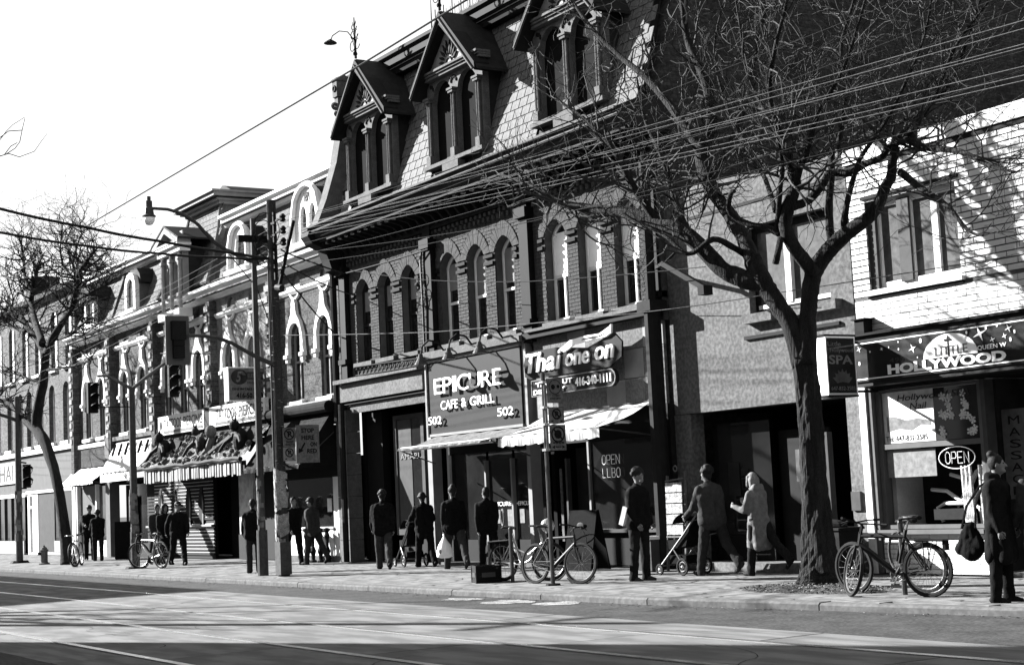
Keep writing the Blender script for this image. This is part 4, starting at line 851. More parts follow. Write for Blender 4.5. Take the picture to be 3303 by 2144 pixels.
words(fb, 'BHAI', -71.3, -68.3, 3.1, 3.8, Y0 - .101, 'mid_paint', .01)
# ------------------------------------------------------------------ shop signs and awnings
def face_x(mb, s, X, y0, y1, z0, z1, d=.006, bold=0.0, shear=0.0):        # lettering on a face that looks along +x
    return letter(mb, s, (X, y0, z0), (0, y1 - y0, 0), (0, 0, z1 - z0), (1, 0, 0), d, shear, bold)
ep = thing('cafe_sign', 'dark EPICURE CAFE & GRILL fascia sign with raised white letters and number 502', 'sign', (-29.9, 17.95, 3.8))
part('panel', MB().box(-31.88, -27.88, 17.90, 17.98, 2.98, 4.62), 'sign_grey', ep)
part('frame', MB().box(-31.90, -27.86, 17.86, 17.98, 4.622, 4.68).box(-31.90, -27.86, 17.88, 17.98, 2.92, 2.978).box(-31.94, -31.882, 17.86, 17.98, 2.92, 4.68), 'cream_paint', ep)
x = -31.44
for ch, w in zip('EPICURE', (.36, .40, .16, .48, .46, .44, .38)):
    words(ep, ch, x, x + w, 3.87, 4.22 if ch != 'C' else 4.23, 17.83, 'sign_white', .02, 0, .0); x += w + .045
for wd, a, b in (('CAFE', -31.18, -30.42), ('&', -30.26, -30.05), ('GRILL', -29.88, -28.86)): words(ep, wd, a, b, 3.50, 3.70, 17.84, 'sign_white', .02, 0, .0)
words(ep, '502', -31.78, -31.18, 3.19, 3.37, 17.84, 'sign_white', .02, 0, .0); words(ep, '502', -28.75, -28.12, 3.19, 3.37, 17.84, 'sign_white', .02, 0, .0)
for i, x in enumerate((-31.0, -29.75, -28.45)):
    l = thing('gooseneck_lamp', ('west', 'middle', 'east')[i] + 'ernmost black gooseneck lamp over the EPICURE sign' if i != 1 else 'middle black gooseneck lamp over the EPICURE sign', 'lamp', (x, 17.9, 4.85), 0, 'gooseneck lamps over the cafe sign')
    part('arm', MB().tube([(x, 17.86, 4.84), (x + .02, 17.7, 5.02), (x + .05, 17.45, 5.06), (x + .10, 17.25, 4.92), (x + .14, 17.18, 4.72)], .022, 6), 'iron', l)
    part('lamp_shade', MB().lathe((x + .15, 17.17, 4.5), [(.15, 0), (.14, .03), (.06, .16), (.045, .24), (.01, .25)], 14), 'mid_paint', l)
th_ = thing('restaurant_sign', 'Thai one on restaurant sign, white slanted cut-out letters with phone number board', 'sign', (-26, 17.9, 4))
bk = [(-27.5, 3.92), (-27.3, 3.86), (-24.5, 3.86), (-24.1, 4.02), (-24.06, 4.3), (-24.3, 4.5), (-25.2, 4.30), (-26.3, 4.42), (-27.4, 4.42), (-27.52, 4.2)]
for wd, a, b, z0, z1 in (('Thai', -27.42, -26.10, 3.98, 4.38), ('one', -25.94, -25.12, 4.0, 4.24), ('on', -24.92, -24.30, 4.02, 4.28)): words(th_, wd, a, b, z0, z1, 17.755, 'sign_white', .035, .22, .012)
hk = [(-26.1, 4.36), (-25.7, 4.50), (-25.2, 4.53), (-24.7, 4.52), (-24.36, 4.62), (-24.30, 4.66), (-24.32, 4.50), (-24.5, 4.44), (-25.1, 4.42), (-25.6, 4.40), (-25.95, 4.28)]
part('flourish', MB().prism(hk, 17.70, 17.75), 'sign_white', th_); part('flourish_line', MB().prism([(-25.3, 4.46), (-24.7, 4.46), (-24.38, 4.54), (-24.7, 4.48), (-25.2, 4.485)], 17.69, 17.699), 'sign_grey', th_)
part('backing', MB().prism(bk, 17.76, 17.80), 'sign_dark', th_)
pl = arch(-26.9, -24.26, 0, 0, 1, 2, 2, 2)
pill = [(-27.2, 3.48), (-24.42, 3.48)] + [(-24.42 + .17 * math.cos(q), 3.65 + .17 * math.sin(q)) for q in [-1.2, -.6, 0, .6, 1.2]] + [(-24.42, 3.82), (-27.2, 3.82)]
part('number_board', MB().prism(pill, 17.72, 17.80), 'sign_dark', th_); part('board_rim', MB().prism(pill, 17.705, 17.719, [inset(pill, .022)]), 'paper_grey', th_)
words(th_, 'TAKE-OUT', -27.0, -25.68, 3.66, 3.76, 17.70, 'sign_white', .014, 0, .02); words(th_, 'DELIVERY', -27.1, -25.95, 3.52, 3.61, 17.70, 'sign_white', .014, 0, .02); words(th_, '416-340-1111', -25.58, -24.38, 3.57, 3.74, 17.70, 'sign_white', .014, 0, .02)
part('strut', MB().box(-26.9, -26.84, 17.8, 18.05, 3.6, 3.66).box(-24.8, -24.74, 17.8, 18.05, 3.6, 3.66).box(-26.9, -26.84, 17.77, 18.05, 4.1, 4.16).box(-24.8, -24.74, 17.77, 18.05, 4.1, 4.16), 'iron', th_)
def awning(name, label, x0, x1, yw, zw, yf, zf, val, m, scal=True, n=24, group=None):
    a = thing(name, label, 'awning', ((x0 + x1) / 2, yw, zw)); mb = MB(); N = 20; K = 6
    for j in range(K + 1):
        for i in range(N + 1):
            t = j / K; x = x0 + (x1 - x0) * i / N; sag = -.05 * math.sin(math.pi * t) + .012 * math.sin(i * 1.7 + j)
            mb.v.append((x, yw + (yf - yw) * t, zw + (zf - zw) * t + sag))
    for j in range(K):
        for i in range(N): mb.f.append((j * (N + 1) + i, j * (N + 1) + i + 1, (j + 1) * (N + 1) + i + 1, (j + 1) * (N + 1) + i))
    part('canopy', mb, m, a)
    vm = MB(); cnt = int((x1 - x0) / .06)
    for i in range(cnt + 1):
        x = x0 + (x1 - x0) * i / cnt; d = val + (.035 * abs(math.sin(i * .55)) if scal else 0)
        vm.v.append((x, yf + .012 * math.sin(i * .9), zf)); vm.v.append((x, yf + .03 * math.sin(i * .9) - .02, zf - d))
    for i in range(cnt): vm.f.append((2 * i, 2 * i + 2, 2 * i + 3, 2 * i + 1))
    part('valance', vm, m, a)
    part('frame', MB().tube([(x0, yw, zw - .6), (x0, yf, zf - .02)], .016, 5).tube([(x1, yw, zw - .6), (x1, yf, zf - .02)], .016, 5).tube([(x0, yf + .02, zf - .01), (x1, yf + .02, zf - .01)], .018, 5), 'galvanised', a)
    return a
awning('awning', 'pale canvas awning with scalloped valance below the Thai one on sign', -27.45 * .985, -23.55, 17.95, 3.10, 16.75, 2.66, .17, 'canvas_light')
e = awning('awning', 'thin low awning with striped end rolled out below the EPICURE sign', -31.6, -27.6, 17.86, 2.9, 16.9, 2.66, .05, 'stucco_light', False)
part('roller', MB().tube([(-31.6, 17.0, 2.64), (-27.6, 17.0, 2.64)], .05, 8), 'white_paint', e)
aw = awning('awning', 'black awning with pale cut-outs folded beside the wooden utility pole', -40.6, -36.9, 17.9, 3.95, 16.9, 2.55, .12, 'canvas_dark', False)
part('side_flap', MB().prism([(17.9, 3.95), (16.9, 2.55), (16.9, 2.43), (17.9, 2.5)], -36.92, -36.9, mp=lambda a, b, d: (d, a, b)), 'canvas_dark', aw); part('roll_box', MB().tube([(-40.6, 17.72, 4.0), (-36.75, 17.72, 4.0)], .16, 12), 'canvas_dark', aw)
part('awning_print', MB().prism([(-39.6, 3.3), (-38.5, 3.42), (-38.3, 3.16), (-39.6, 3.1)], 17.38, 17.40).prism([(-37.7, 3.05), (-37.5, 3.15), (-37.55, 2.62), (-37.68, 2.6)], 17.1, 17.12), 'paper_grey', aw)
awning('awning', 'pale striped canvas awning with ragged edge above the far grey shop panel', -59.6, -55.7, 18.0, 3.22, 17.45, 2.72, .08, 'white_paint')
aw = awning('awning', 'white sheet awning with dark hooks between lamp post and tattoo shop', -54.7, -50.75, 18.0, 3.98, 17.4, 2.96, .02, 'white_paint', False)
hk = MB()
for k in range(6): hk.bar((-54.4 + k * .68, 17.9, 3.92), (-54.2 + k * .68, 17.7, 3.52), .07, .05)
part('hook', hk, 'iron', aw); part('lower_band', MB().box(-54.7, -51.6, 17.42, 17.46, 2.62, 2.93), 'paper', aw)
ht = thing('shop_sign', 'long dark starry LITTLE HOLLYWOOD fascia sign over the spa window', 'sign', (-15, 17.8, 3.3))
HY = 17.74
part('box', MB().box(-18.05, -9.0, HY + .03, Y0 - .015, 2.92, 3.70), 'sign_grey', ht); part('face', MB().box(-17.98, -9.1, HY, HY + .029, 2.99, 3.62), 'sign_dark', ht); part('top_flashing', MB().box(-18.08, -9.0, HY - .03, Y0 - .01, 3.702, 3.74), 'black_paint', ht)
rim = [(-17.94, 3.02), (-9.2, 3.02), (-9.2, 3.59), (-17.94, 3.59)]; part('rim', MB().prism(rim, HY - .006, HY - .0005, [[(-17.92, 3.038), (-9.22, 3.038), (-9.22, 3.572), (-17.92, 3.572)]]), 'sign_white', ht)
words(ht, 'HOLLYWOOD', -17.25, -14.98, 3.055, 3.205, HY - .001, 'sign_white', .010, 0, .045); words(ht, '496', -17.2, -16.9, 3.23, 3.30, HY - .001, 'mid_paint', .008); words(ht, 'QUEEN W', -15.48, -14.96, 3.235, 3.31, HY - .001, 'sign_white', .008)
moon = [(-16.0 + .52 * math.cos(math.pi * k / 24), 3.215 + .335 * math.sin(math.pi * k / 24)) for k in range(25)]
part('moon', MB().prism(moon, HY - .005, HY - .0004), 'sign_white', ht); words(ht, 'LITTLE', -16.28, -15.66, 3.24, 3.37, HY - .006, 'paper_grey', .006)
tower = MB().prism([(-16.035, 3.22), (-16.005, 3.22), (-16.012, 3.52), (-16.028, 3.52)], HY - .012, HY - .0055); tower.prism([(-16.08 + .0, 3.44), (-15.96, 3.44), (-15.94, 3.46), (-15.97, 3.475), (-16.07, 3.475), (-16.10, 3.46)], HY - .014, HY - .0056); tower.prism([(-16.05, 3.485), (-15.99, 3.485), (-15.985, 3.50), (-16.055, 3.50)], HY - .014, HY - .0056)
part('tower_emblem', tower, 'sign_dark', ht)
sr = MB()
for cx, cz, r in ((-17.83, 3.50, .06), (-17.35, 3.46, .03), (-16.72, 3.40, .085), (-15.42, 3.48, .13), (-14.9, 3.50, .07), (-14.98, 3.40, .05), (-15.2, 3.37, .05), (-14.55, 3.42, .09)):
    sr.prism([(cx + (r if k % 2 == 0 else r * .22) * math.cos(k * math.pi / 4 + .35), cz + (r if k % 2 == 0 else r * .22) * math.sin(k * math.pi / 4 + .35) * .9) for k in range(8)], HY - .008, HY - .0003)
for cx, cz, r in ((-17.84, 3.28, .025), (-16.55, 3.50, .03), (-17.0, 3.53, .012), (-17.2, 3.47, .012), (-17.6, 3.44, .012), (-15.3, 3.55, .02), (-15.66, 3.52, .018), (-15.1, 3.56, .016), (-14.88, 3.34, .025), (-14.8, 3.44, .022), (-17.0, 3.42, .014), (-16.63, 3.26, .012)):
    sr.prism([(cx + r * .8 * math.cos(k * .785), cz + r * 1.3 * math.sin(k * .785)) for k in range(8)], HY - .007, HY - .0002)
part('star_print', sr, 'sign_white', ht)
sp = thing('spa_sign', 'projecting Little Hollywood SPA light box with white edge beside the tree', 'sign', (-17.8, 17.3, 3.2))
XS = -17.76
YA, YB, ZA, ZB = 16.94, 17.56, 2.79, 3.69
part('case', MB().box(XS - .24, XS, YA, YB, ZA, ZB), 'sign_white', sp); part('face', MB().box(XS + .001, XS + .02, YA + .02, YB - .02, ZA + .03, ZB - .03), 'sign_dark', sp)
part('rim', MB().box(XS + .0005, XS + .028, YA, YA + .019, ZA, ZB).box(XS + .0005, XS + .028, YA + .02, YB, ZB - .025, ZB).box(XS + .0005, XS + .028, YB - .019, YB, ZA, ZB - .026), 'sign_white', sp); part('cap', MB().box(XS - .26, XS + .03, YA - .02, YB + .02, ZB + .002, ZB + .03).box(XS - .26, XS + .03, YA - .02, YB + .02, ZA - .03, ZA - .002), 'iron', sp)
lt = MB(); face_x(lt, 'Little', XS + .02, YA + .05, YA + .32, ZB - .15, ZB - .08); face_x(lt, 'Hollywood', XS + .02, YA + .09, YB - .05, ZB - .26, ZB - .18); face_x(lt, 'SPA', XS + .02, YA + .06, YB - .07, ZB - .43, ZB - .29, .006, .02); face_x(lt, '647-832-2585', XS + .02, YA + .07, YB - .05, ZA + .07, ZA + .13); part('lettering', lt, 'paper_grey', sp)
lo = MB()
for k in range(7):
    a = rad(90 + (k - 3) * 24); c0 = ((YA + YB) / 2 + .01, ZA + .20); p = (c0[0] + .22 * math.cos(a), c0[1] + .20 * math.sin(a)); n = (-math.sin(a) * .055, math.cos(a) * .055); m_ = ((c0[0] + p[0]) / 2, (c0[1] + p[1]) / 2)
    lo.prism([c0, (m_[0] - n[0], m_[1] - n[1]), p, (m_[0] + n[0], m_[1] + n[1])], XS + .0205 + .0006 * k, XS + .024 + .0006 * k, mp=lambda a, b, d: (d, a, b))
part('flower_print', lo, 'print_grey', sp); part('wall_arm', MB().tube([(XS - .12, YB - .03, ZB - .08), (XS - .12, 18.12, ZB - .08)], .022, 5).tube([(XS - .12, YB - .03, ZA + .06), (XS - .12, 18.12, ZA + .06)], .022, 5), 'iron', sp); part('wall_box', MB().box(-18.06, -17.86, 17.9, 18.1, 3.74, 3.98).box(-18.1, -17.8, 17.86, 18.1, 3.982, 4.0), 'iron', sp)
def neon_sign(name, label, x0, x1, z0, z1, y, lines, oval):
    n = thing(name, label, 'neon sign', ((x0 + x1) / 2, y, z0))
    if oval:
        mb = MB(); pts = [((x0 + x1) / 2 + (x1 - x0) / 2 * math.cos(q * .2618), y, (z0 + z1) / 2 + (z1 - z0) / 2 * math.sin(q * .2618)) for q in range(25)]; mb.tube(pts, .007, 5); part('oval_tube', mb, 'neon', n)
    G = {'O': [[(0, .2), (0, .8), (.3, 1), (.7, 1), (1, .8), (1, .2), (.7, 0), (.3, 0), (0, .2)]], 'P': [[(0, 0), (0, 1), (.8, 1), (1, .8), (1, .6), (.8, .45), (0, .45)]], 'E': [[(1, 1), (0, 1), (0, 0), (1, 0)], [(0, .5), (.8, .5)]], 'N': [[(0, 0), (0, 1), (1, 0), (1, 1)]],
         'L': [[(0, 1), (0, 0), (.9, 0)]], 'B': [[(0, 0), (0, 1), (.8, .95), (.9, .7), (.7, .5), (0, .5)], [(.7, .5), (1, .3), (.8, 0), (0, 0)]], 'C': [[(1, .85), (.6, 1), (.1, .8), (0, .4), (.3, 0), (1, .1)]]}
    for wd, a, b, c, d in lines:
        mb = MB(); w = (b - a) / len(wd)
        for i, ch in enumerate(wd):
            for st_ in G[ch]: mb.tube([(a + w * (i + .1 + .75 * p[0]), y, c + (d - c) * p[1]) for p in st_], .006, 5)
        part('letter_tube', mb, 'neon', n)
    return n
neon_sign('neon_sign', 'oval OPEN neon sign in the spa window', -16.78, -16.08, 1.58, 1.91, 18.19, [('OPEN', -16.66, -16.18, 1.66, 1.83)], True)
neon_sign('neon_sign', 'OPEN LLBO neon tubes in the dark restaurant window', -25.6, -24.9, 1.9, 2.4, 18.26, [('OPEN', -25.62, -25.0, 2.02, 2.20), ('LLBO', -25.62, -25.0, 1.76, 1.94)], False)
ft = thing('hanging_sign', 'pale projecting sign with 5th ELEMENT emblem and phone number behind the poles', 'sign', (-42.2, 17.4, 5))
FX = -41.6
part('case', MB().box(FX - .3, FX, 16.95, 18.0, 4.50, 5.46), 'sign_white', ft); part('face', MB().box(FX + .001, FX + .012, 16.98, 18.0, 4.53, 5.43), 'paper_grey', ft)
part('emblem_disc', MB().prism([(17.28 + .25 * math.cos(k * .3142), 5.18 + .22 * math.sin(k * .3142)) for k in range(20)], FX + .013, FX + .02, mp=lambda a, b, d: (d, a, b)), 'sign_dark', ft); part('emblem_bar', MB().prism([(17.5, 5.10), (18.0, 5.10), (18.0, 5.32), (17.5, 5.32)], FX + .0125, FX + .018, mp=lambda a, b, d: (d, a, b)), 'mid_paint', ft)
lt = MB(); face_x(lt, '5', FX + .021, 17.18, 17.34, 5.03, 5.33, .006, .03, .25); face_x(lt, 'th', FX + .021, 17.37, 17.46, 5.22, 5.29); face_x(lt, 'ELEMENT', FX + .019, 17.54, 17.98, 5.16, 5.26); part('lettering', lt, 'paper_grey', ft)
lt = MB(); face_x(lt, 'DINE IN•TAKE OUT•C', FX + .013, 17.06, 17.99, 4.80, 4.87, .006, .02); face_x(lt, '416-50', FX + .013, 17.18, 17.66, 4.58, 4.73, .006, .03); face_x(lt, '-3', FX + .013, 17.84, 17.98, 4.58, 4.73, .006, .03); face_x(lt, 'restaurant', FX + .013, 17.52, 17.96, 4.98, 5.05); part('lettering', lt, 'black_paint', ft)
tt = thing('tattoo_sign', 'white banner reading TATTOOS PIERCING twice above the tattoo shop', 'sign', (-45, 17.6, 4.2))
for a, b in ((-49.2, -45.2), (-44.75, -40.6)):
    part('board', MB().box(a, b, 17.60, 17.72, 3.93, 4.53), 'paper', tt); words(tt, 'TATTOOS', a + .55, a + 2.1, 4.12, 4.42, 17.599, 'dark_paint', .006); words(tt, 'PIERCING', a + 2.3, b - .12, 4.12, 4.42, 17.599, 'dark_paint', .006)
    part('stripe', MB().box(a + .5, b - .1, 17.592, 17.599, 3.98, 4.06), 'paper_grey', tt)
part('joint_post', MB().box(-45.18, -44.77, 17.62, 17.8, 3.9, 4.6), 'dark_paint', tt); part('skull_print', MB().ball((-48.93, 17.6, 4.25), .12, 6, (1, .1, 1.2)), 'dark_paint', tt); part('backing', MB().box(-49.1, -40.7, 17.73, 18.1, 3.5, 4.4), 'dark_paint', tt)
# carved canopy of the tattoo shop: slanted skull-heap roof, figures, fringe
tc = thing('tattoo_canopy', 'grotesque sculpted canopy with winged figures over the tattoo shop', 'canopy', (-45, 17.2, 3))
gm = mat('carved_canopy', .12, .9, .8, 6, .9, spots=.8)
mb = MB(); N, K = 60, 12
for j in range(K + 1):
    for i in range(N + 1):
        t = j / K; x = -48.9 + 8.3 * i / N; mb.v.append((x + (.5 - t) * (1 if i == 0 else 0), 17.75 - .9 * t + R.uniform(-.03, .03), 3.75 - .85 * t + R.uniform(-.04, .04)))
for j in range(K):
    for i in range(N): mb.f.append((j * (N + 1) + i, j * (N + 1) + i + 1, (j + 1) * (N + 1) + i + 1, (j + 1) * (N + 1) + i))
part('roof', mb, gm, tc)
sk = MB()
for k in range(150): sk.ball((R.uniform(-48.8, -40.7), 0, 0), R.uniform(.05, .09), 5); n_ = 54
for k in range(150):
    t = R.random(); o = k * 54; dy = 17.72 - .9 * t; dz = 3.78 - .85 * t
    for i in range(o, o + 54): x, y, z = sk.v[i]; sk.v[i] = (x, y + dy, z + dz)
part('skull', sk, gm, tc, kind='stuff')
part('gutter_bar', MB().tube([(-49.0 + .5 * k, 16.82 + .03 * math.sin(k), 2.86 + .02 * math.sin(k * 2.1)) for k in range(18)], .07, 6), 'dark_paint', tc)
fg = MB(); x = -48.5
while x < -40.6: w = R.uniform(.05, .16); fg.box(x, x + w, 16.86 + R.uniform(-.02, .02), 16.9, 2.42 + R.uniform(-.03, .03), 2.80); x += w + R.uniform(.03, .14)
part('fringe', fg, 'pale_stone', tc, kind='stuff'); part('fringe_board', MB().box(-48.6, -40.5, 16.905, 16.96, 2.44, 2.8), 'black_paint', tc); part('soffit', MB().box(-48.6, -40.5, 16.97, 18.05, 2.5, 2.6), 'black_paint', tc)
def gargoyle(cx, s_, dark):
    g = MB(); g.ball((cx, 17.15, 3.35), .28 * s_, 8, (.8, .8, 1.4)); g.ball((cx - .05, 17.0, 3.80), .15 * s_, 8); g.tube([(cx - .1, 17.0, 3.5), (cx - .5 * s_, 16.9, 3.35), (cx - .75 * s_, 16.8, 3.1)], [.09, .06, .04], 6); g.tube([(cx + .1, 17.0, 3.5), (cx + .5 * s_, 16.9, 3.45), (cx + .8 * s_, 16.8, 3.3)], [.09, .06, .04], 6)
    g.prism([(cx + .05, 3.5), (cx + .5 * s_, 3.75), (cx + 1.15 * s_, 3.62), (cx + .75 * s_, 3.3), (cx + .3, 3.05)], 17.25, 17.32); g.tube([(cx - .1, 17.0, 3.92), (cx - .2, 16.98, 4.05)], [.04, .01], 5); g.tube([(cx + .0, 17.0, 3.92), (cx + .1, 16.98, 4.05)], [.04, .01], 5)
    part('carved_figure', g, dark, tc)
gargoyle(-47.4, 1.0, 'dark_paint'); gargoyle(-44.3, .8, 'slate_dark'); gargoyle(-41.3, 1.0, 'dark_paint')
sk = MB().ball((-43.4, 17.1, 3.75), .17, 8, (1, 1, 1.15)).tube([(-43.4, 17.15, 3.6), (-43.6, 17.1, 3.2), (-43.9, 16.9, 3.0)], [.1, .14, .06], 6).bar((-43.9, 16.95, 2.95), (-41.9, 17.1, 3.55), .07, .07)
part('skeleton_figure', sk, 'stone', tc)

# ------------------------------------------------------------------ poles, signals, lamps, street signs
wp = thing('utility_pole', 'thick wooden utility pole wrapped in torn posters near the kerb', 'pole', (-31.9, 14.15, 0))
bx, by = -31.9, 14.15
part('pole', MB().tube([(bx, by, 0), (bx - .02, by, 3), (bx - .05, by, 8.25)], [.135, .118, .105], 14, rough=.02), 'wood_pole', wp)
po = MB()
for k in range(70):
    a = R.uniform(2.2, 6.6); z = R.uniform(.75, 2.15); w = R.uniform(.10, .30); h = R.uniform(.08, .28); n = 4; r = .142 + R.uniform(0, .012); o = len(po.v); tl = R.uniform(-.03, .03)
    for i in range(n + 1):
        q = a + (i / n - .5) * w / .14
        po.v.append((bx + r * math.cos(q), by + r * math.sin(q), z + tl * i)); po.v.append((bx + (r + R.uniform(0, .012)) * math.cos(q), by + (r + .008) * math.sin(q), z + h + tl * i + R.uniform(-.015, .015)))
    for i in range(n): po.f.append((o + 2 * i, o + 2 * i + 2, o + 2 * i + 3, o + 2 * i + 1))
part('torn_poster', po, mat('poster_paper', .26, .9, .6, 9, 0, spots=.4), wp, kind='stuff')
part('junction_box', MB().box(bx + .02, bx + .30, by - .20, by + .06, .04, .74), 'galvanised', wp); part('conduit', MB().tube([(bx - .12, by - .09, .05), (bx - .14, by - .07, 6.6)], .022, 6).tube([(bx - .05, by - .135, .05), (bx - .07, by - .11, 6.9)], .018, 6), 'stone', wp)
nl = MB()
for k in range(26): z = R.uniform(2.3, 6.5); a = R.uniform(4.6, 6.4); nl.bar((bx + .122 * math.cos(a), by + .122 * math.sin(a), z), (bx + .122 * math.cos(a + .5), by + .122 * math.sin(a + .5), z + R.uniform(-.01, .01)), .01, .008)
part('staple_band', nl, 'steel', wp)
rk = MB().bar((bx + .12, by - .02, 6.45), (bx + .12, by - .02, 7.95), .05, .05)
for z in (7.75, 7.48, 7.22): rk.bar((bx + .1, by, z), (bx + .5, by, z + .02), .04, .04); rk.bar((bx + .1, by - .08, z - .06), (bx + .3, by - .08, z - .06), .03, .05)
rk.bar((bx + 1.1, by + .0, 7.6), (bx + .2, by, 6.2), .07, .05); part('wire_rack', rk, 'iron', wp)
ins = MB()
for z in (7.75, 7.48, 7.22): ins.lathe((bx + .55, by, z - .08), [(.03, 0), (.075, .03), (.05, .08), (.075, .12), (.03, .18)], 8)
part('insulator', ins, 'iron', wp)
lp = MB()
for k in range(6): lp.ring((bx - .25 + .1 * (k % 3), by - .12, 7.0 + .12 * k), .22 + .03 * k, .012, (1, .3, 0), 14, 4)
part('cable_coil', lp, 'rubber', wp); part('crossarm', MB().bar((bx - .35, 13.45, 7.42), (bx - .35, 14.3, 7.42), .14, .14), 'iron', wp)
part('splice_case', MB().tube([(bx + .35, by - .1, 6.25), (bx + .62, by - .1, 6.2)], .07, 8), 'rubber', wp)
sg = thing('traffic_signal', 'back of a large traffic signal board on a long arm from the wooden pole', 'traffic light', (bx, 13.9, 4.6))
part('arm', MB().tube([PX('T5', 1330, 610, bx), PX('T5', 1180, 545, bx), PX('T5', 1000, 450, bx), PX('T5', 850, 365, bx), PX('T5', 700, 310, bx), PX('T5', 540, 285, bx), PX('T5', 370, 282, bx), PX('T5', 180, 280, bx)], [.055, .05, .045, .042, .04, .038, .036, .034], 8), 'galvanised', sg)
a_, b_ = PX('T5', 108, 62, bx - .05), PX('T5', 384, 608, bx - .05)
part('backboard', MB().box(bx - .06, bx - .03, a_.y, b_.y, b_.z, a_.z), 'grey_paint', sg)
cy = (a_.y + b_.y) / 2; hd = MB().box(bx - .29, bx - .061, cy - .13, cy + .13, b_.z + .16, a_.z - .12); hd.box(bx - .03, bx + .10, cy - .15, cy + .15, a_.z - .52, a_.z - .12)
for k in range(2): hd.box(bx - .03, bx + .08, cy - .12, cy + .12, b_.z + .14 + k * .26, b_.z + .39 + k * .26)
part('signal_head', hd, 'dark_paint', sg)
sp_ = thing('lamp_post', 'slim steel pole with curved arm street lamp just left of the wooden pole', 'street lamp', (-32.95, 14.1, 0))
lx, ly = -32.9, 14.1
part('pole', MB().tube([(lx, ly, 0), (lx, ly, 1.0)], .12, 12).tube([(lx, ly, 1.0), (lx + .02, ly, 8.0)], [.085, .06], 12), 'galvanised', sp_)
po = MB()
for k in range(26):
    a = R.uniform(2.4, 6.4); z = R.uniform(1.0, 2.3); w = R.uniform(.08, .2); h = R.uniform(.08, .25); o = len(po.v)
    for i in range(4): q = a + (i / 3 - .5) * w / .1; r = .092 + R.uniform(0, .008); po.v.append((lx + r * math.cos(q), ly + r * math.sin(q), z)); po.v.append((lx + r * math.cos(q), ly + r * math.sin(q), z + h + R.uniform(-.015, .015)))
    for i in range(3): po.f.append((o + 2 * i, o + 2 * i + 2, o + 2 * i + 3, o + 2 * i + 1))
part('torn_poster', po, 'paper_grey', sp_, kind='stuff')
part('lamp_arm', MB().tube([PX('T2', x, y, lx) for x, y in ((1100, 825), (1000, 795), (900, 750), (800, 705), (700, 640), (600, 540), (540, 470), (480, 425), (380, 365), (260, 330), (140, 322), (100, 322))], [.05, .05, .048, .046, .044, .042, .04, .04, .038, .036, .034, .034], 8), 'galvanised', sp_)
L = PX('T2', 90, 470, lx); ld = PX('T2', 90, 300, lx)
part('lamp_housing', MB().lathe((L.x, L.y, L.z), [(.14, .16), (.15, .19), (.11, .22), (.09, .36), (.075, .38), (.075, .52), (.045, .53), (.045, .62), (.01, .63)], 16), 'galvanised', sp_); part('lamp_globe', MB().lathe((L.x, L.y, L.z), [(.01, -.02), (.07, .0), (.115, .06), (.13, .16)], 16), 'plastic_white', sp_, True)
part('guy_wire', MB().tube([PX('T2', 830, 745, lx), PX('T2', 1085, 1060, lx), PX('T2', 1210, 1400, lx)], .012, 4), 'iron', sp_)
def disc_ring(mb, X, cy, cz, r, slash=True):
    mb.ring((X, cy, cz), r, .012, (1, 0, 0), 20, 4)
    if slash: mb.bar((X, cy - r * .7, cz + r * .7), (X, cy + r * .7, cz - r * .7), .022, .012, (1, 0, 0))
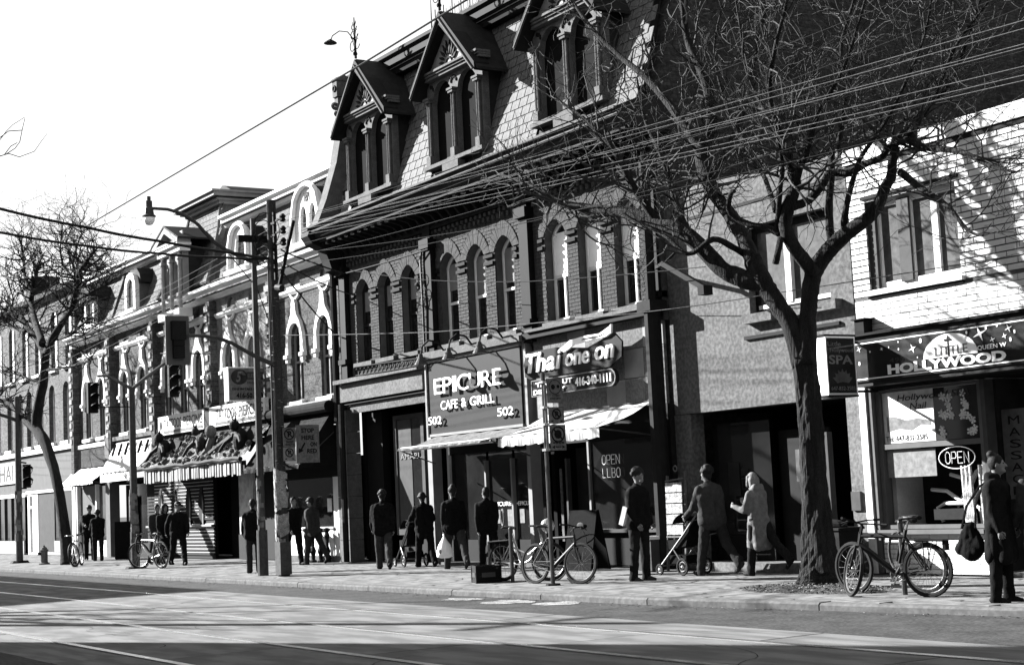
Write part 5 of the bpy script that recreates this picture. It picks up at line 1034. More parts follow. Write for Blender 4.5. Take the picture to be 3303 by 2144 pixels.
def street_sign(label, X, y0, y1, z0, z1, kind, grp=None):
    s_ = thing('street_sign', label, 'sign', (X, (y0 + y1) / 2, z0), 0, grp)
    part('plate', MB().box(X - .006, X, y0, y1, z0, z1), 'stucco_light' if kind != 'np' else 'cream_paint', s_); part('edge', MB().prism([(y0 - .006, z0 - .006), (y1 + .006, z0 - .006), (y1 + .006, z1 + .006), (y0 - .006, z1 + .006)], X - .012, X - .0062, mp=lambda a, b, d: (d, a, b)), 'black_paint', s_)
    m = MB(); cy = (y0 + y1) / 2; w = y1 - y0; h = z1 - z0
    if kind == 'stop':
        for t, a, b, c in (('STOP', .22, .78, .80), ('HERE', .22, .78, .61), ('ON', .60, .88, .43), ('RED', .45, .88, .25)): face_x(m, t, X + .0005, y0 + w * a, y0 + w * b, z0 + h * c, z0 + h * (c + .12), .004, .03)
        m.bar((X + .003, y0 + w * .36, z0 + h * .53), (X + .003, y0 + w * .18, z0 + h * .34), .035, .004, (1, 0, 0)); m.prism([(y0 + w * .08, z0 + h * .26), (y0 + w * .30, z0 + h * .32), (y0 + w * .08, z0 + h * .40)], X + .0005, X + .005, mp=lambda a, b, d: (d, a, b))
    elif kind == 'idle':
        face_x(m, '3 MIN', X + .0005, y0 + w * .3, y0 + w * .75, z0 + h * .26, z0 + h * .33, .004); face_x(m, 'IDLE LIMIT', X + .0005, y0 + w * .15, y0 + w * .88, z0 + h * .14, z0 + h * .21, .004); m.ring((X + .002, cy, z0 + h * .66), w * .38, .006, (1, 0, 0), 20, 4); m.ball((X + .002, cy - w * .13, z0 + h * .66), w * .14, 6, (.05, 1, 1)); m.ball((X + .002, cy + w * .2, z0 + h * .68), w * .1, 6, (.05, 1, 1))
    else:
        r = min(w * .40, h * .30); cz = z1 - r - .03; disc_ring(m, X + .003, cy, cz, r)
        if kind != 'ns': face_x(m, 'P', X + .0005, cy - r * .35, cy + r * .45, cz - r * .6, cz + r * .6, .004, .04)
        else: m.prism([(cy + r * .6 * math.cos(k * .5236), cz + r * .6 * math.sin(k * .5236)) for k in range(12)], X + .0005, X + .004, mp=lambda a, b, d: (d, a, b)); face_x(m, '4PM-6PM', X + .0005, y0 + w * .14, y0 + w * .86, z0 + h * .26, z0 + h * .34, .004, .02); face_x(m, 'MON-FRI', X + .0005, y0 + w * .32, y0 + w * .68, z0 + h * .10, z0 + h * .16, .004)
        if kind == 'snow': face_x(m, 'SNOW', X + .0005, y0 + w * .2, y0 + w * .85, z0 + h * .20, z0 + h * .31, .004, .02); face_x(m, 'ROUTE', X + .0005, y0 + w * .15, y0 + w * .88, z0 + h * .05, z0 + h * .16, .004, .02)
        else:
            for sgn in (-1, 1): m.prism([(cy + sgn * w * .42, z0 + h * .13), (cy + sgn * w * .24, z0 + h * .06), (cy + sgn * w * .24, z0 + h * .20)], X + .0005, X + .004, mp=lambda a, b, d: (d, a, b))
    part('symbol', m, 'black_paint', s_)
    return s_
def quad(r, p, q, X): a, b = PX(r, *p, X), PX(r, *q, X); return a.y, b.y, b.z, a.z
XW = -31.68
y0, y1, z0, z1 = quad('R5', (250, 395), (338, 528), XW); street_sign('no parking snow route sign strapped to the wooden utility pole', XW, y0, y1, z0, z1, 'snow')
y0, y1, z0, z1 = quad('R5', (252, 534), (339, 628), XW); street_sign('small no parking sign with arrows under the snow route sign', XW, y0, y1, z0, z1, 'np')
y0, y1, z0, z1 = quad('R5', (342, 378), (512, 640), XW); street_sign('STOP HERE ON RED sign with slanting arrow beside the wooden pole', XW, y0, y1, z0, z1, 'stop')
spx, spy = -21.86, 14.47
ps = thing('sign_post', 'thin steel sign post at the kerb with bicycle leaning on it', 'post', (spx, spy, 0))
part('post', MB().tube([(spx, spy, 0), (spx, spy, 3.5)], .036, 8), 'galvanised', ps); part('base_plate', MB().tube([(spx, spy, .002), (spx, spy, .03)], [.13, .12], 10), 'iron', ps)
part('clamp', MB().box(spx - .05, spx + .06, spy - .05, spy + .05, 3.32, 3.36).box(spx - .05, spx + .06, spy - .05, spy + .05, 2.9, 2.94).box(spx - .05, spx + .06, spy - .05, spy + .05, 2.62, 2.66).box(spx - .05, spx + .06, spy - .05, spy + .05, 2.2, 2.24), 'steel', ps); part('label_strip', MB().box(spx + .03, spx + .045, spy - .02, spy + .03, 2.2, 3.3), 'paper_grey', ps)
XP = spx + .07
y0, y1, z0, z1 = quad('R7', (582, 1372), (700, 1540), XP); street_sign('dark idling limit sign at the top of the thin sign post', XP, y0, y1, z0, z1, 'idle')
y0, y1, z0, z1 = quad('R8', (880, 32), (1000, 152), XP); street_sign('no parking sign with two arrows in the middle of the sign post', XP, y0, y1, z0, z1, 'dark')
y0, y1, z0, z1 = quad('R8', (888, 168), (1016, 358), XP); street_sign('no stopping 4PM to 6PM sign, lowest on the thin sign post', XP, y0, y1, z0, z1, 'ns')
def signal_head(parent, cx, cy, z0, n, h, facing=1, board=False):
    b = MB().box(cx - .14, cx + .0, cy - .14, cy + .14, z0, z0 + n * h); part('signal_head', b, 'dark_paint', parent)
    v = MB()
    for k in range(n): zc = z0 + (k + .5) * h; v.ring((cx + .10, cy, zc), h * .40, .012, (1, 0, 0), 14, 4, 0, math.pi * 2); v.add([(cx, cy - h * .42, zc), (cx, cy - h * .3, zc + h * .3), (cx, cy, zc + h * .43), (cx, cy + h * .3, zc + h * .3), (cx, cy + h * .42, zc), (cx + .24, cy - h * .40, zc + .05), (cx + .26, cy - h * .28, zc + h * .29), (cx + .27, cy, zc + h * .42), (cx + .26, cy + h * .28, zc + h * .29), (cx + .24, cy + h * .40, zc + .05)], [(0, 1, 6, 5), (1, 2, 7, 6), (2, 3, 8, 7), (3, 4, 9, 8)])
    part('visor', v, 'dark_paint', parent); ln = MB()
    for k in range(n): ln.ball((cx + .01, cy, z0 + (k + .5) * h), h * .36, 8, (.2, 1, 1))
    part('lens', ln, 'black_paint', parent)
lp2 = thing('lamp_post', 'steel signal post with two slanting arms in front of the slatted tattoo shop', 'signal post', (-42.6, 14.5, 0))
px_, py_ = -42.6, 14.5
part('pole', MB().tube([(px_, py_, 0), (px_, py_, 1.0)], .125, 12).tube([(px_, py_, 1.0), (px_, py_, 4.98)], [.105, .09], 12), 'galvanised', lp2); part('base_plate', MB().tube([(px_, py_, .002), (px_, py_, .05)], [.30, .26], 12), 'iron', lp2)
part('arm', MB().tube([PX('R1', 935, 1440, px_), PX('R1', 830, 1385, px_), PX('R1', 760, 1350, px_), PX('R1', 690, 1352, px_)], [.05, .045, .04, .035], 8).tube([PX('R1', 945, 1440, px_), PX('R1', 1060, 1345, px_), PX('R1', 1180, 1255, px_)], [.055, .05, .045], 8), 'stone', lp2)
po = MB()
for k in range(40):
    a = R.uniform(2.4, 6.4); z = R.uniform(.6, 2.1); w = R.uniform(.08, .25); h = R.uniform(.06, .25); o = len(po.v)
    for i in range(4): q = a + (i / 3 - .5) * w / .11; r = .112 + R.uniform(0, .02); po.v.append((px_ + r * math.cos(q), py_ + r * math.sin(q), z)); po.v.append((px_ + r * math.cos(q), py_ + r * math.sin(q), z + h + R.uniform(-.02, .02)))
    for i in range(3): po.f.append((o + 2 * i, o + 2 * i + 2, o + 2 * i + 3, o + 2 * i + 1))
part('torn_poster', po, 'paper_grey', lp2, kind='stuff'); part('strut', MB().tube([PX('R2', 715, 250, px_), PX('R2', 925, 245, px_)], .015, 5), 'iron', lp2)
q = PX('R2', 665, 290, px_); s2 = thing('traffic_signal', 'three-lamp traffic signal hanging on the left arm of the slanting-arm post', 'traffic light', (q.x, q.y, q.z)); signal_head(s2, px_, q.y, q.z, 3, .28)
q = PX('T5', 215, 960, px_); s3 = thing('traffic_signal', 'traffic signal with black visors hanging under the big signal board', 'traffic light', (q.x, q.y, q.z)); signal_head(s3, px_, q.y, q.z, 3, .33)
p3 = thing('lamp_post', 'westernmost steel pole with short arm and pedestrian signal near the hydrant', 'signal post', (-55.4, 14.75, 0))
px3, py3 = -55.3, 14.75
part('pole', MB().tube([(px3, py3, 0), (px3, py3, 5.7)], [.125, .10], 12), 'galvanised', p3); part('base_plate', MB().tube([(px3, py3, .002), (px3, py3, .08)], [.34, .28], 12), 'iron', p3)
part('arm', MB().tube([PX('R2', 140, 350, px3), PX('R2', 60, 320, px3), PX('R2', 0, 302, px3), PX('R2', -120, 290, px3)], [.07, .06, .055, .05], 8), 'galvanised', p3)
po = MB()
for k in range(24):
    a = R.uniform(2.4, 6.4); z = R.uniform(.6, 2.3); o = len(po.v); h = R.uniform(.1, .3)
    for i in range(4): q_ = a + i * .3; r = .13 + R.uniform(0, .02); po.v.append((px3 + r * math.cos(q_), py3 + r * math.sin(q_), z)); po.v.append((px3 + r * math.cos(q_), py3 + r * math.sin(q_), z + h))
    for i in range(3): po.f.append((o + 2 * i, o + 2 * i + 2, o + 2 * i + 3, o + 2 * i + 1))
part('torn_poster', po, 'paper_grey', p3, kind='stuff')
q = PX('T4', 300, 590, px3); s4 = thing('traffic_signal', 'two-lamp pedestrian signal on the westernmost steel pole', 'traffic light', (q.x, q.y, q.z)); signal_head(s4, px3, q.y, q.z, 2, .40); part('mount', MB().bar((px3 - .05, py3, q.z + .9), (px3 - .05, q.y, q.z + .85), .05, .05).bar((px3 - .05, py3, q.z - .02), (px3 - .05, q.y, q.z - .02), .05, .05), 'iron', s4)
# fire hydrant
hy = thing('fire_hydrant', 'pale stubby fire hydrant by the kerb left of the leaning tree', 'hydrant', (-51.8, 14.6, 0))
hx, hyy = -51.8, 14.6
part('barrel', MB().lathe((hx, hyy, 0), [(.18, .0), (.18, .04), (.13, .05), (.115, .08), (.115, .42), (.14, .43), (.14, .47), (.11, .48), (.085, .54), (.035, .57), (.03, .61)], 14), 'stone', hy); part('nozzle', MB().tube([(hx - .10, hyy - .03, .36), (hx - .21, hyy - .08, .36)], .06, 10).tube([(hx, hyy - .10, .35), (hx, hyy - .2, .35)], .05, 10), 'dark_paint', hy)
# bollards with rail, sandwich boards, crate, planter box
bl = thing('railing', 'row of short black turned posts standing by the white shop front', 'railing', (-37.9, 18.0, 0))
for k, (x, y) in enumerate(((-38.5, 17.75), (-38.1, 17.75), (-37.75, 17.8), (-37.45, 17.85))):
    part('baluster', MB().lathe((x, y, 0), [(.10, 0), (.10, .05), (.05, .08), (.06, .2), (.09, .3), (.045, .42), (.05, .6), (.08, .7), (.05, .78), (.09, .82), (.09, .88), (.02, .9)], 8), 'iron', bl)
part('rail', MB().bar((-38.5, 17.75, .80), (-37.45, 17.85, .80), .05, .05), 'iron', bl)
def sandwich(label, x, y, rz, w, h, grp=None):
    s_ = thing('sandwich_board', label, 'board', (x, y, 0), rz)
    for k, sgn in ((0, -1), (1, 1)):
        part('panel', MB().add([(-w / 2, sgn * .28, .01), (w / 2, sgn * .28, .01), (w / 2, sgn * .03, h), (-w / 2, sgn * .03, h), (-w / 2, sgn * .25, .01), (w / 2, sgn * .25, .01), (w / 2, 0.004 * sgn, h), (-w / 2, .004 * sgn, h)], [(0, 1, 2, 3), (7, 6, 5, 4), (0, 4, 5, 1), (1, 5, 6, 2), (2, 6, 7, 3), (3, 7, 4, 0)]), 'cloth_black', s_, local=True)
    return s_
sandwich('dark A-frame board standing left of the slanting-arm signal post', -51.6, 17.2, rad(75), .6, 1.25); a2 = sandwich('black A-frame board with oval emblem between sign post bicycle and restaurant window', -25.3, 17.55, rad(10), .75, 1.15)
part('emblem', MB().ring((0, -.19, .62), .22, .008, (0, 1, .2), 10, 4).ball((0, -.12, .86), .1, 6, (1, .12, .6)), 'mid_paint', a2, local=True)
cr = thing('milk_crate', 'black plastic milk crate standing on the pavement edge by the bicycles', 'crate', (-24.1, 14.55, 0), rad(-20))
cm = MB(); W_, H_ = .21, .30
for sx in (-1, 1):
    for sy in (-1, 1): cm.box(sx * W_ - .02, sx * W_ + .02, sy * W_ - .02, sy * W_ + .02, 0, H_)
for z in (0.0, .09, .25): 
    for s_ in (-1, 1): cm.box(-W_, W_, s_ * W_ - .012, s_ * W_ + .012, z, z + .05); cm.box(s_ * W_ - .012, s_ * W_ + .012, -W_ + .0121, W_ - .0121, z + .001, z + .049)
cm.box(-W_, W_, -W_, W_, .003, .02)
for s_ in (-1, 1): cm.box(-W_ + .02, W_ - .02, s_ * W_ - .006, s_ * W_ + .006, .05, .25); cm.box(s_ * W_ - .006, s_ * W_ + .006, -W_ + .02, W_ - .02, .051, .249)
part('shell', cm, 'black_paint', cr, local=True); part('crate_label', MB().box(-.12, .12, -W_ - .018, -W_ - .012, .10, .18).box(W_ + .012, W_ + .018, -.12, .12, .10, .18), 'mid_paint', cr, local=True)
mr = thing('menu_stand', 'pale framed menu display with newspapers beside the restaurant corner', 'stand', (-22.55, 17.7, 0))
part('frame', MB().bar((-22.95, 17.7, .0), (-22.95, 17.8, 1.72), .04, .04).bar((-22.42, 17.7, .0), (-22.42, 17.8, 1.78), .04, .04).bar((-22.95, 17.75, 1.62), (-22.42, 17.75, 1.66), .03, .03).bar((-22.95, 17.72, .62), (-22.42, 17.72, .62), .03, .03).ring((-22.68, 17.78, 1.84), .05, .015, (0, 1, 0), 10, 4), 'stone', mr)
sh = MB()
for k in range(5): sh.box(-22.92, -22.45, 17.70 + .004 * k, 17.72 + .004 * k, .66 + .19 * k, .83 + .19 * k)
part('sheet', sh, mat('newsprint', .28, .9, .7, 14, 0, spots=.6), mr)
bx_ = thing('newspaper_box', 'low white box with papers between the Thai window and the stroller', 'box', (-23.1, 17.6, 0)); part('body', MB().box(-23.5, -23.1, 17.45, 17.8, .02, .58), 'mid_paint', bx_); part('top', MB().box(-23.52, -23.08, 17.42, 17.82, .582, .64), 'white_paint', bx_)
bn = thing('garbage_bin', 'dark open bin with rubbish bags behind the big tree trunk', 'bin', (-18.5, 17.2, 0)); part('body', MB().box(-18.85, -18.1, 17.3, 17.8, .02, .72), 'black_paint', bn); part('bag', MB().ball((-18.45, 17.5, .78), .22, 8, (1.4, .8, .5)), 'cloth_dark', bn); part('rim', MB().box(-18.88, -18.07, 17.27, 17.83, .722, .76), 'iron', bn)
ch = thing('massage_chair', 'white tubular exercise chair inside the spa display window', 'chair', (-16.7, 18.6, .7))
tb_ = MB().tube([(-17.2, 18.65, .78), (-17.25, 18.6, 1.0), (-17.1, 18.6, 1.06), (-16.6, 18.6, 1.06), (-16.42, 18.6, .98), (-16.38, 18.6, .72)], .03, 8).tube([(-16.75, 18.62, 1.08), (-16.45, 18.62, 1.52), (-16.25, 18.62, 1.62)], .035, 8).tube([(-16.62, 18.7, 1.08), (-16.36, 18.7, 1.5)], .025, 8).tube([(-16.75, 18.6, 1.08), (-17.05, 18.6, 1.25), (-17.35, 18.6, 1.28)], .03, 8).tube([(-16.95, 18.6, 1.5), (-16.5, 18.6, 1.38)], .03, 6).tube([(-17.0, 18.75, .95), (-16.72, 18.75, 1.45)], .015, 6)
part('frame', tb_, 'white_paint', ch); part('seat', MB().box(-17.2, -16.5, 18.45, 18.8, .82, .98), 'dark_paint', ch)
# posts with rings for bicycles
for i, (x, y, lab) in enumerate(((-23.55, 14.75, 'thin steel bicycle post with white ring beside the milk crate'), (-14.62, 15.05, 'dark bicycle post between the two parked bicycles at the spa'))):
    b = thing('bike_post', lab, 'post', (x, y, 0)); part('post', MB().tube([(x, y, 0), (x, y, .92)], .035, 8).ball((x, y, .92), .036, 6), 'galvanised', b)
    if i == 0: part('ring', MB().ring((x - .2, y - .02, 1.12), .14, .018, (.4, 1, 0), 20, 6), 'stone', b)
    else: part('ring', MB().ring((x, y - .05, .55), .26, .018, (.3, 1, 0), 20, 6), 'galvanised', b)

# ------------------------------------------------------------------ overhead wires
WG = 'service wires along the street'
def wire(label, pts, r, m='iron', group=None, sag=0.0, n=10):
    P = [Vector(p) for p in pts]; out = []
    for a, b in zip(P, P[1:]):
        for k in range(n): t = k / n; q = a.lerp(b, t); q.z -= sag * 4 * t * (1 - t); out.append(q)
    out.append(P[-1]); mb = MB().tube(out, r, 5)
    return tag(part('overhead_wire', mb, m), label, 'wire', group)
starts = [7.62, 7.60, 7.48, 7.45, 7.40, 7.36, 7.27, 7.22]; ends = [6.46, 6.38, 6.22, 6.16, 6.13, 5.97, 5.85, 5.80]
ORD = ['topmost', 'second from the top', 'third from the top', 'fourth from the top', 'fifth from the top', 'sixth from the top', 'second lowest', 'lowest']
for i, (a, b) in enumerate(zip(starts, ends)):
    yy = 14.1 + .04 * (i % 3)
    wire(ORD[i] + ' of the pale wires from the pole through the big tree', [(-30.55, yy, a), (-11.3, yy, b), (6, yy, b + .5)], .0042, 'stone', WG, .06)
for i, (y, a, b) in enumerate(((14.0, 7.70, 7.2), (14.3, 7.1, 6.9), (14.25, 7.0, 5.6), (14.2, 6.9, 6.65), (14.35, 6.75, 6.0))):
    wire('thin slack dark line among the wires east of the pole, ' + ('highest at the right edge', 'just under the highest', 'lowest of the slack ones', 'third of the slack ones', 'fourth of the slack ones')[i], [(-31.7, 14.15, a), (-11.3, y, b), (6, y, b + .6)], .0045, 'iron', 'slack lines east of the pole', .18 + .05 * i)
ORD2 = ['topmost', 'second from the top', 'middle one', 'second lowest', 'lowest']
for i, (a, b) in enumerate(((7.6, 8.4), (7.45, 8.2), (7.3, 8.0), (7.15, 7.7), (6.95, 7.4))):
    wire(ORD2[i] + ' of the thin wires running west past the terrace', [(-32.1, 14.1, a), (-55.3, 14.6, b - 1.6), (-90, 14.9, b)], .0048, 'stone', 'wires west of the pole', .1)
wire('thick sagging black cable high across the street to the wooden pole', [PX('D', 640, 602, -31.95), PX('D', 560, 590, -31.95), PX('D', 370, 560, -31.95), PX('D', 200, 528, -31.95), PX('D', 0, 485, -31.95), PX('D', -500, 370, -31.95)], .032, 'rubber', None, .02, 4)
wire('lower thick black cable crossing the street to the wooden pole', [PX('D', 640, 601, -32.05), PX('D', 520, 598, -32.05), PX('D', 370, 589, -32.05), PX('D', 200, 571, -32.05), PX('D', 0, 540, -32.05), PX('D', -500, 450, -32.05)], .028, 'rubber', None, .02, 4)
wire('long straight trolley wire rising to the right in front of the sky', [PY('D', 200, 526, 10.0), PY('D', 840, 150, 10.0), PY('D', 1085, 0, 10.0), PY('D', 1700, -380, 10.0)], .014, 'iron', None, 0, 2)
wire('thin western end of the trolley wire above the bare tree', [PY('D', 200, 526, 10.0), PY('D', 120, 575, 10.0), PY('D', 0, 660, 10.0)], .009, 'iron', None, 0, 2)
wire('low pale wire from the wooden pole to the white brick shop', [PY('D', 655, 779, 14.2), PY('D', 1000, 772, 14.6), PY('D', 1300, 745, 15.0), PY('D', 1560, 718, 15.6), PY('D', 1790, 683, 16.4), PY('D', 2380, 590, 17.9)], .008, 'stone', None, .01, 5)
wire('slack dark drop cable from the pole to the mansard building corner', [PY('T2', 1310, 705, 14.2), PY('T2', 1600, 820, 15.5), PY('T2', 1900, 920, 17.2), PY('R4', 1060, 450, 17.9)], .02, 'rubber', None, .02, 5)
wire('dark drop cable slanting down to the white hooded window', [PY('T2', 1330, 920, 14.2), PY('T2', 1480, 1110, 15.5), PY('T2', 1700, 1370, 17.0), PY('T2', 1840, 1500, 17.9)], .02, 'rubber', None, .02, 4)
wire('second dark drop cable passing the small attic windows', [PY('T2', 1340, 830, 14.2), PY('T2', 1700, 1020, 16.2), PY('T2', 1985, 1125, 17.9)], .015, 'rubber', None, .02, 4)
wire('thin dark wire crossing the mansard building at window height', [PY('R4', 510, 600, 17.2), PY('R4', 1060, 670, 17.3), PY('R4', 1766, 680, 17.2), PY('D', 1640, 620, 17.0)], .008, 'iron', None, .02, 5)
wire('horizontal dark rod behind the lamp posts at first floor height', [PY('T5', 60, 480, 16.9), PY('T5', 620, 480, 16.9)], .022, 'iron', None, 0, 2)
ir = MB(); p = [PY('R4', x, y, 17.75) for x, y in ((540, 1290), (780, 1255), (1030, 1222))]; q = [PY('R4', x, y, 17.75) for x, y in ((545, 1350), (780, 1315), (1000, 1275))]
ir.tube(p, .018, 5); ir.tube(q, .015, 5)
for k in range(16):
    t = k / 16; a = p[0].lerp(p[2], t); b = q[0].lerp(q[2], t); c = p[0].lerp(p[2], t + .05); ir.tube([a, b, c], .012, 4); ir.ring(a.lerp(b, .5) + Vector((.07, 0, 0)), .06, .008, (0, 1, 0), 8, 3)
tag(part('iron_cresting', ir, 'iron'), 'lacy wrought iron railing above the west shop fascia of the mansard building', 'railing')

# utility pole on the south pavement that carries the crossing cables and throws its shadow over the tracks
su = thing('utility_pole', 'wooden utility pole on the near pavement, outside the left of the view', 'pole', (-33.6, 1.6, 0))
part('pole', MB().tube([(-33.6, 1.6, .02), (-33.6, 1.6, 9.4)], [.2, .15], 12), 'wood_pole', su); part('crossarm', MB().bar((-33.6, .6, 8.6), (-33.6, 2.6, 8.6), .12, .12), 'wood_pole', su)
# ------------------------------------------------------------------ bare trees: traced limbs, then branches and twigs grown from them
def smooth_path(pts, rs, n=5):
    P = [Vector(p) for p in pts]; out = []; ro = []
    for i in range(len(P) - 1):
        a = P[max(i - 1, 0)]; b = P[i]; c = P[i + 1]; d = P[min(i + 2, len(P) - 1)]
        for k in range(n):
            t = k / n; out.append(.5 * ((2 * b) + (c - a) * t + (2 * a - 5 * b + 4 * c - d) * t * t + (3 * b - a - 3 * c + d) * t ** 3)); ro.append(rs[i] + (rs[i + 1] - rs[i]) * t)
    out.append(P[-1]); ro.append(rs[-1]); return out, ro
class Tree:
    def __init__(s, rnd): s.r = rnd; s.tw = MB(); s.seeds = []; s.count = 0
    def limb(s, parent, pts, rs, name='branch', sides=9, seed_from=.25, m='bark', wob=.06):
        P, ro = smooth_path(pts, rs); part(name, MB().tube(P, ro, sides, rough=wob), m, parent, True)
        for i in range(1, len(P)):
            if i / len(P) > seed_from: s.seeds.append((P[i], (P[i] - P[i - 1]).normalized(), ro[i]))
        return P, ro
    def twig(s, p, d, l, r, depth, flat=1.0):
        R_ = s.r; n = max(3, int(l / .14)); pts = [p.copy()]; rs = [r]; q = p.copy(); dd = d.copy(); kids = []
        for i in range(n):
            dd = (dd + Vector((R_.gauss(0, .27), R_.gauss(0, .27) * flat, R_.gauss(.035, .24)))).normalized()
            q = q + dd * (l / n); pts.append(q.copy()); rs.append(max(.0036, r * (1 - .7 * (i + 1) / n)))
            if depth > 0 and i > 0 and R_.random() < .55: kids.append((q.copy(), dd.copy(), rs[-1]))
        s.tw.tube(pts, rs, 4 if r > .012 else 3, cap=False); s.count += 1
        for q, dd, rr in kids:
            ax = Vector((R_.gauss(0, 1), R_.gauss(0, 1) * flat, R_.gauss(.1, .9))); nd = (dd * .75 + ax.normalized() * .8).normalized()
            s.twig(q, nd, l * R_.uniform(.38, .62), max(.004, rr * .8), depth - 1, flat)
t1 = Tree(random.Random(11)); YT = 15.6
bt = thing('bare_tree', 'big bare street tree forking low in front of the stucco shop', 'tree', (-16.75, YT, 0))
U = lambda x, y, Y=YT: PY('U3', x, y, Y); Dd = lambda x, y, Y=YT: PY('D', x, y, Y)
tp = [Dd(1912, 1362), Dd(1908, 1335), Dd(1900, 1240), Dd(1892, 1120), Dd(1885, 1000), Dd(1876, 900), Dd(1866, 830)]
P, ro = smooth_path(tp, [.42, .31, .215, .185, .17, .17, .175], 8)
tk = MB(); n = 30; o = 0
for i, p in enumerate(P):
    for k in range(n):
        q = 2 * math.pi * k / n; f = 1 + .075 * math.sin(k * 5.2 + math.sin(i * .31) * 1.6 + .5 * math.sin(i * .11 + k)) + t1.r.uniform(-.05, .05) + (.22 * math.sin(k * .84 + 1) if i < 9 else 0) * (1 - i / 9)
        tk.v.append((p.x + math.cos(q) * ro[i] * f, p.y + math.sin(q) * ro[i] * f, p.z))
for i in range(len(P) - 1):
    for k in range(n): tk.f.append((i * n + k, i * n + (k + 1) % n, (i + 1) * n + (k + 1) % n, (i + 1) * n + k))
part('trunk', tk, 'bark', bt)
L1, _ = t1.limb(bt, [Dd(1868, 850), U(640, 1400, 15.55), U(560, 1280, 15.5), U(470, 1140, 15.45), U(400, 1030, 15.4), U(340, 900, 15.4), U(330, 820, 15.4)], [.17, .135, .135, .135, .15, .14, .10], seed_from=2, sides=14)
LB, _ = t1.limb(bt, [U(400, 1060, 15.4), U(290, 1040, 15.3), U(180, 1000, 15.2), U(60, 935, 15.1), Dd(1600, 548, 15.0), Dd(1530, 520, 14.9), Dd(1462, 495, 14.8), Dd(1390, 487, 14.7), Dd(1300, 470, 14.6), Dd(1230, 430, 14.5), Dd(1160, 405, 14.5)], [.14, .145, .135, .125, .125, .12, .105, .08, .06, .042, .02], seed_from=.4)
t1.limb(bt, [U(335, 880, 15.4), U(230, 650, 15.5), U(130, 480, 15.6), U(30, 350, 15.7), Dd(1650, 430, 15.8), Dd(1632, 360, 15.9), Dd(1655, 280, 16), Dd(1640, 190, 16), Dd(1600, 100, 16.1), Dd(1585, 0, 16.1), Dd(1570, -90, 16)], [.12, .11, .105, .105, .12, .115, .09, .075, .06, .045, .03], seed_from=.3)
t1.limb(bt, [Dd(1640, 380, 15.9), Dd(1590, 290, 16.0), Dd(1510, 190, 16.1), Dd(1440, 130, 16.1), Dd(1370, 60, 16), Dd(1310, -30, 16)], [.085, .075, .06, .048, .036, .02], seed_from=.1)
t1.limb(bt, [Dd(1650, 420, 15.8), Dd(1700, 330, 16.2), Dd(1740, 220, 16.5), Dd(1760, 110, 16.7), Dd(1790, -20, 16.8)], [.07, .06, .048, .036, .02], seed_from=.1)
t1.limb(bt, [Dd(1530, 520, 14.9), Dd(1470, 430, 14.6), Dd(1420, 340, 14.4), Dd(1350, 270, 14.3), Dd(1290, 230, 14.2)], [.07, .06, .045, .032, .016], seed_from=.1)
t1.limb(bt, [Dd(1600, 548, 15.0), Dd(1570, 470, 15.2), Dd(1545, 380, 15.3), Dd(1500, 280, 15.4), Dd(1480, 180, 15.4)], [.065, .052, .04, .03, .016], seed_from=.1)
t1.limb(bt, [U(270, 830, 15.4), U(170, 770, 15.2), U(0, 700, 15.0), Dd(1600, 590, 14.8), Dd(1540, 545, 14.7), Dd(1440, 500, 14.6)], [.05, .048, .045, .035, .025, .012], seed_from=.4)
L2, _ = t1.limb(bt, [Dd(1872, 850), U(785, 1380, 15.7), U(800, 1230, 15.75), U(815, 1080, 15.8), U(850, 950, 15.85), U(930, 830, 15.9), U(1010, 740, 15.9), U(1150, 620, 15.95), U(1290, 520, 16.0), U(1380, 400, 16.0), U(1430, 270, 16.0), U(1480, 180, 16.0), U(1490, 60, 16.0), Dd(2083, 340, 16.0)], [.17, .125, .12, .125, .125, .12, .115, .105, .095, .085, .075, .07, .065, .06], seed_from=2, sides=14)
t1.limb(bt, [U(840, 980, 15.8), U(760, 880, 15.6), U(670, 760, 15.4), U(620, 660, 15.3), U(600, 560, 15.3), U(630, 420, 15.3), U(670, 310, 15.3), U(690, 230, 15.3), U(660, 120, 15.2), U(620, 30, 15.1), Dd(1820, 330, 15), Dd(1790, 230, 14.9), Dd(1800, 120, 14.8), Dd(1830, 0, 14.7), Dd(1840, -80, 14.7)], [.10, .105, .10, .10, .095, .10, .09, .075, .06, .05, .042, .036, .03, .022, .015], seed_from=.45)
t1.limb(bt, [U(690, 250, 15.3), U(720, 120, 15.3), U(780, -20, 15.3), Dd(1900, 270, 15.3), Dd(1960, 160, 15.3), Dd(2000, 40, 15.3), Dd(2030, -80, 15.3)], [.055, .05, .04, .034, .026, .02, .012], seed_from=.2)
t1.limb(bt, [U(650, 430, 15.3), U(790, 380, 15.5), U(900, 260, 15.6), U(980, 150, 15.8), U(1140, 150, 15.9), U(1250, 80, 16.0), U(1400, 20, 16.0), Dd(2065, 345, 16), Dd(2105, 325, 16), Dd(2150, 343, 15.9), Dd(2230, 352, 15.8), Dd(2300, 385, 15.7), Dd(2360, 400, 15.6)], [.07, .06, .058, .056, .055, .05, .046, .05, .055, .05, .04, .028, .015], seed_from=.5)
t1.limb(bt, [Dd(2093, 400, 16), Dd(2140, 438, 15.9), Dd(2200, 478, 15.8), Dd(2250, 535, 15.7), Dd(2285, 548, 15.6)], [.055, .048, .036, .022, .012], seed_from=.3)
t1.limb(bt, [U(990, 720, 15.9), U(970, 620, 15.9), U(965, 400, 15.95), U(985, 150, 16.0), U(990, -20, 16.0), Dd(1950, 330, 16), Dd(1965, 220, 16.1), Dd(1955, 110, 16.2), Dd(1985, 0, 16.3), Dd(2000, -80, 16.3)], [.065, .06, .055, .05, .045, .04, .032, .026, .02, .012], seed_from=.4)
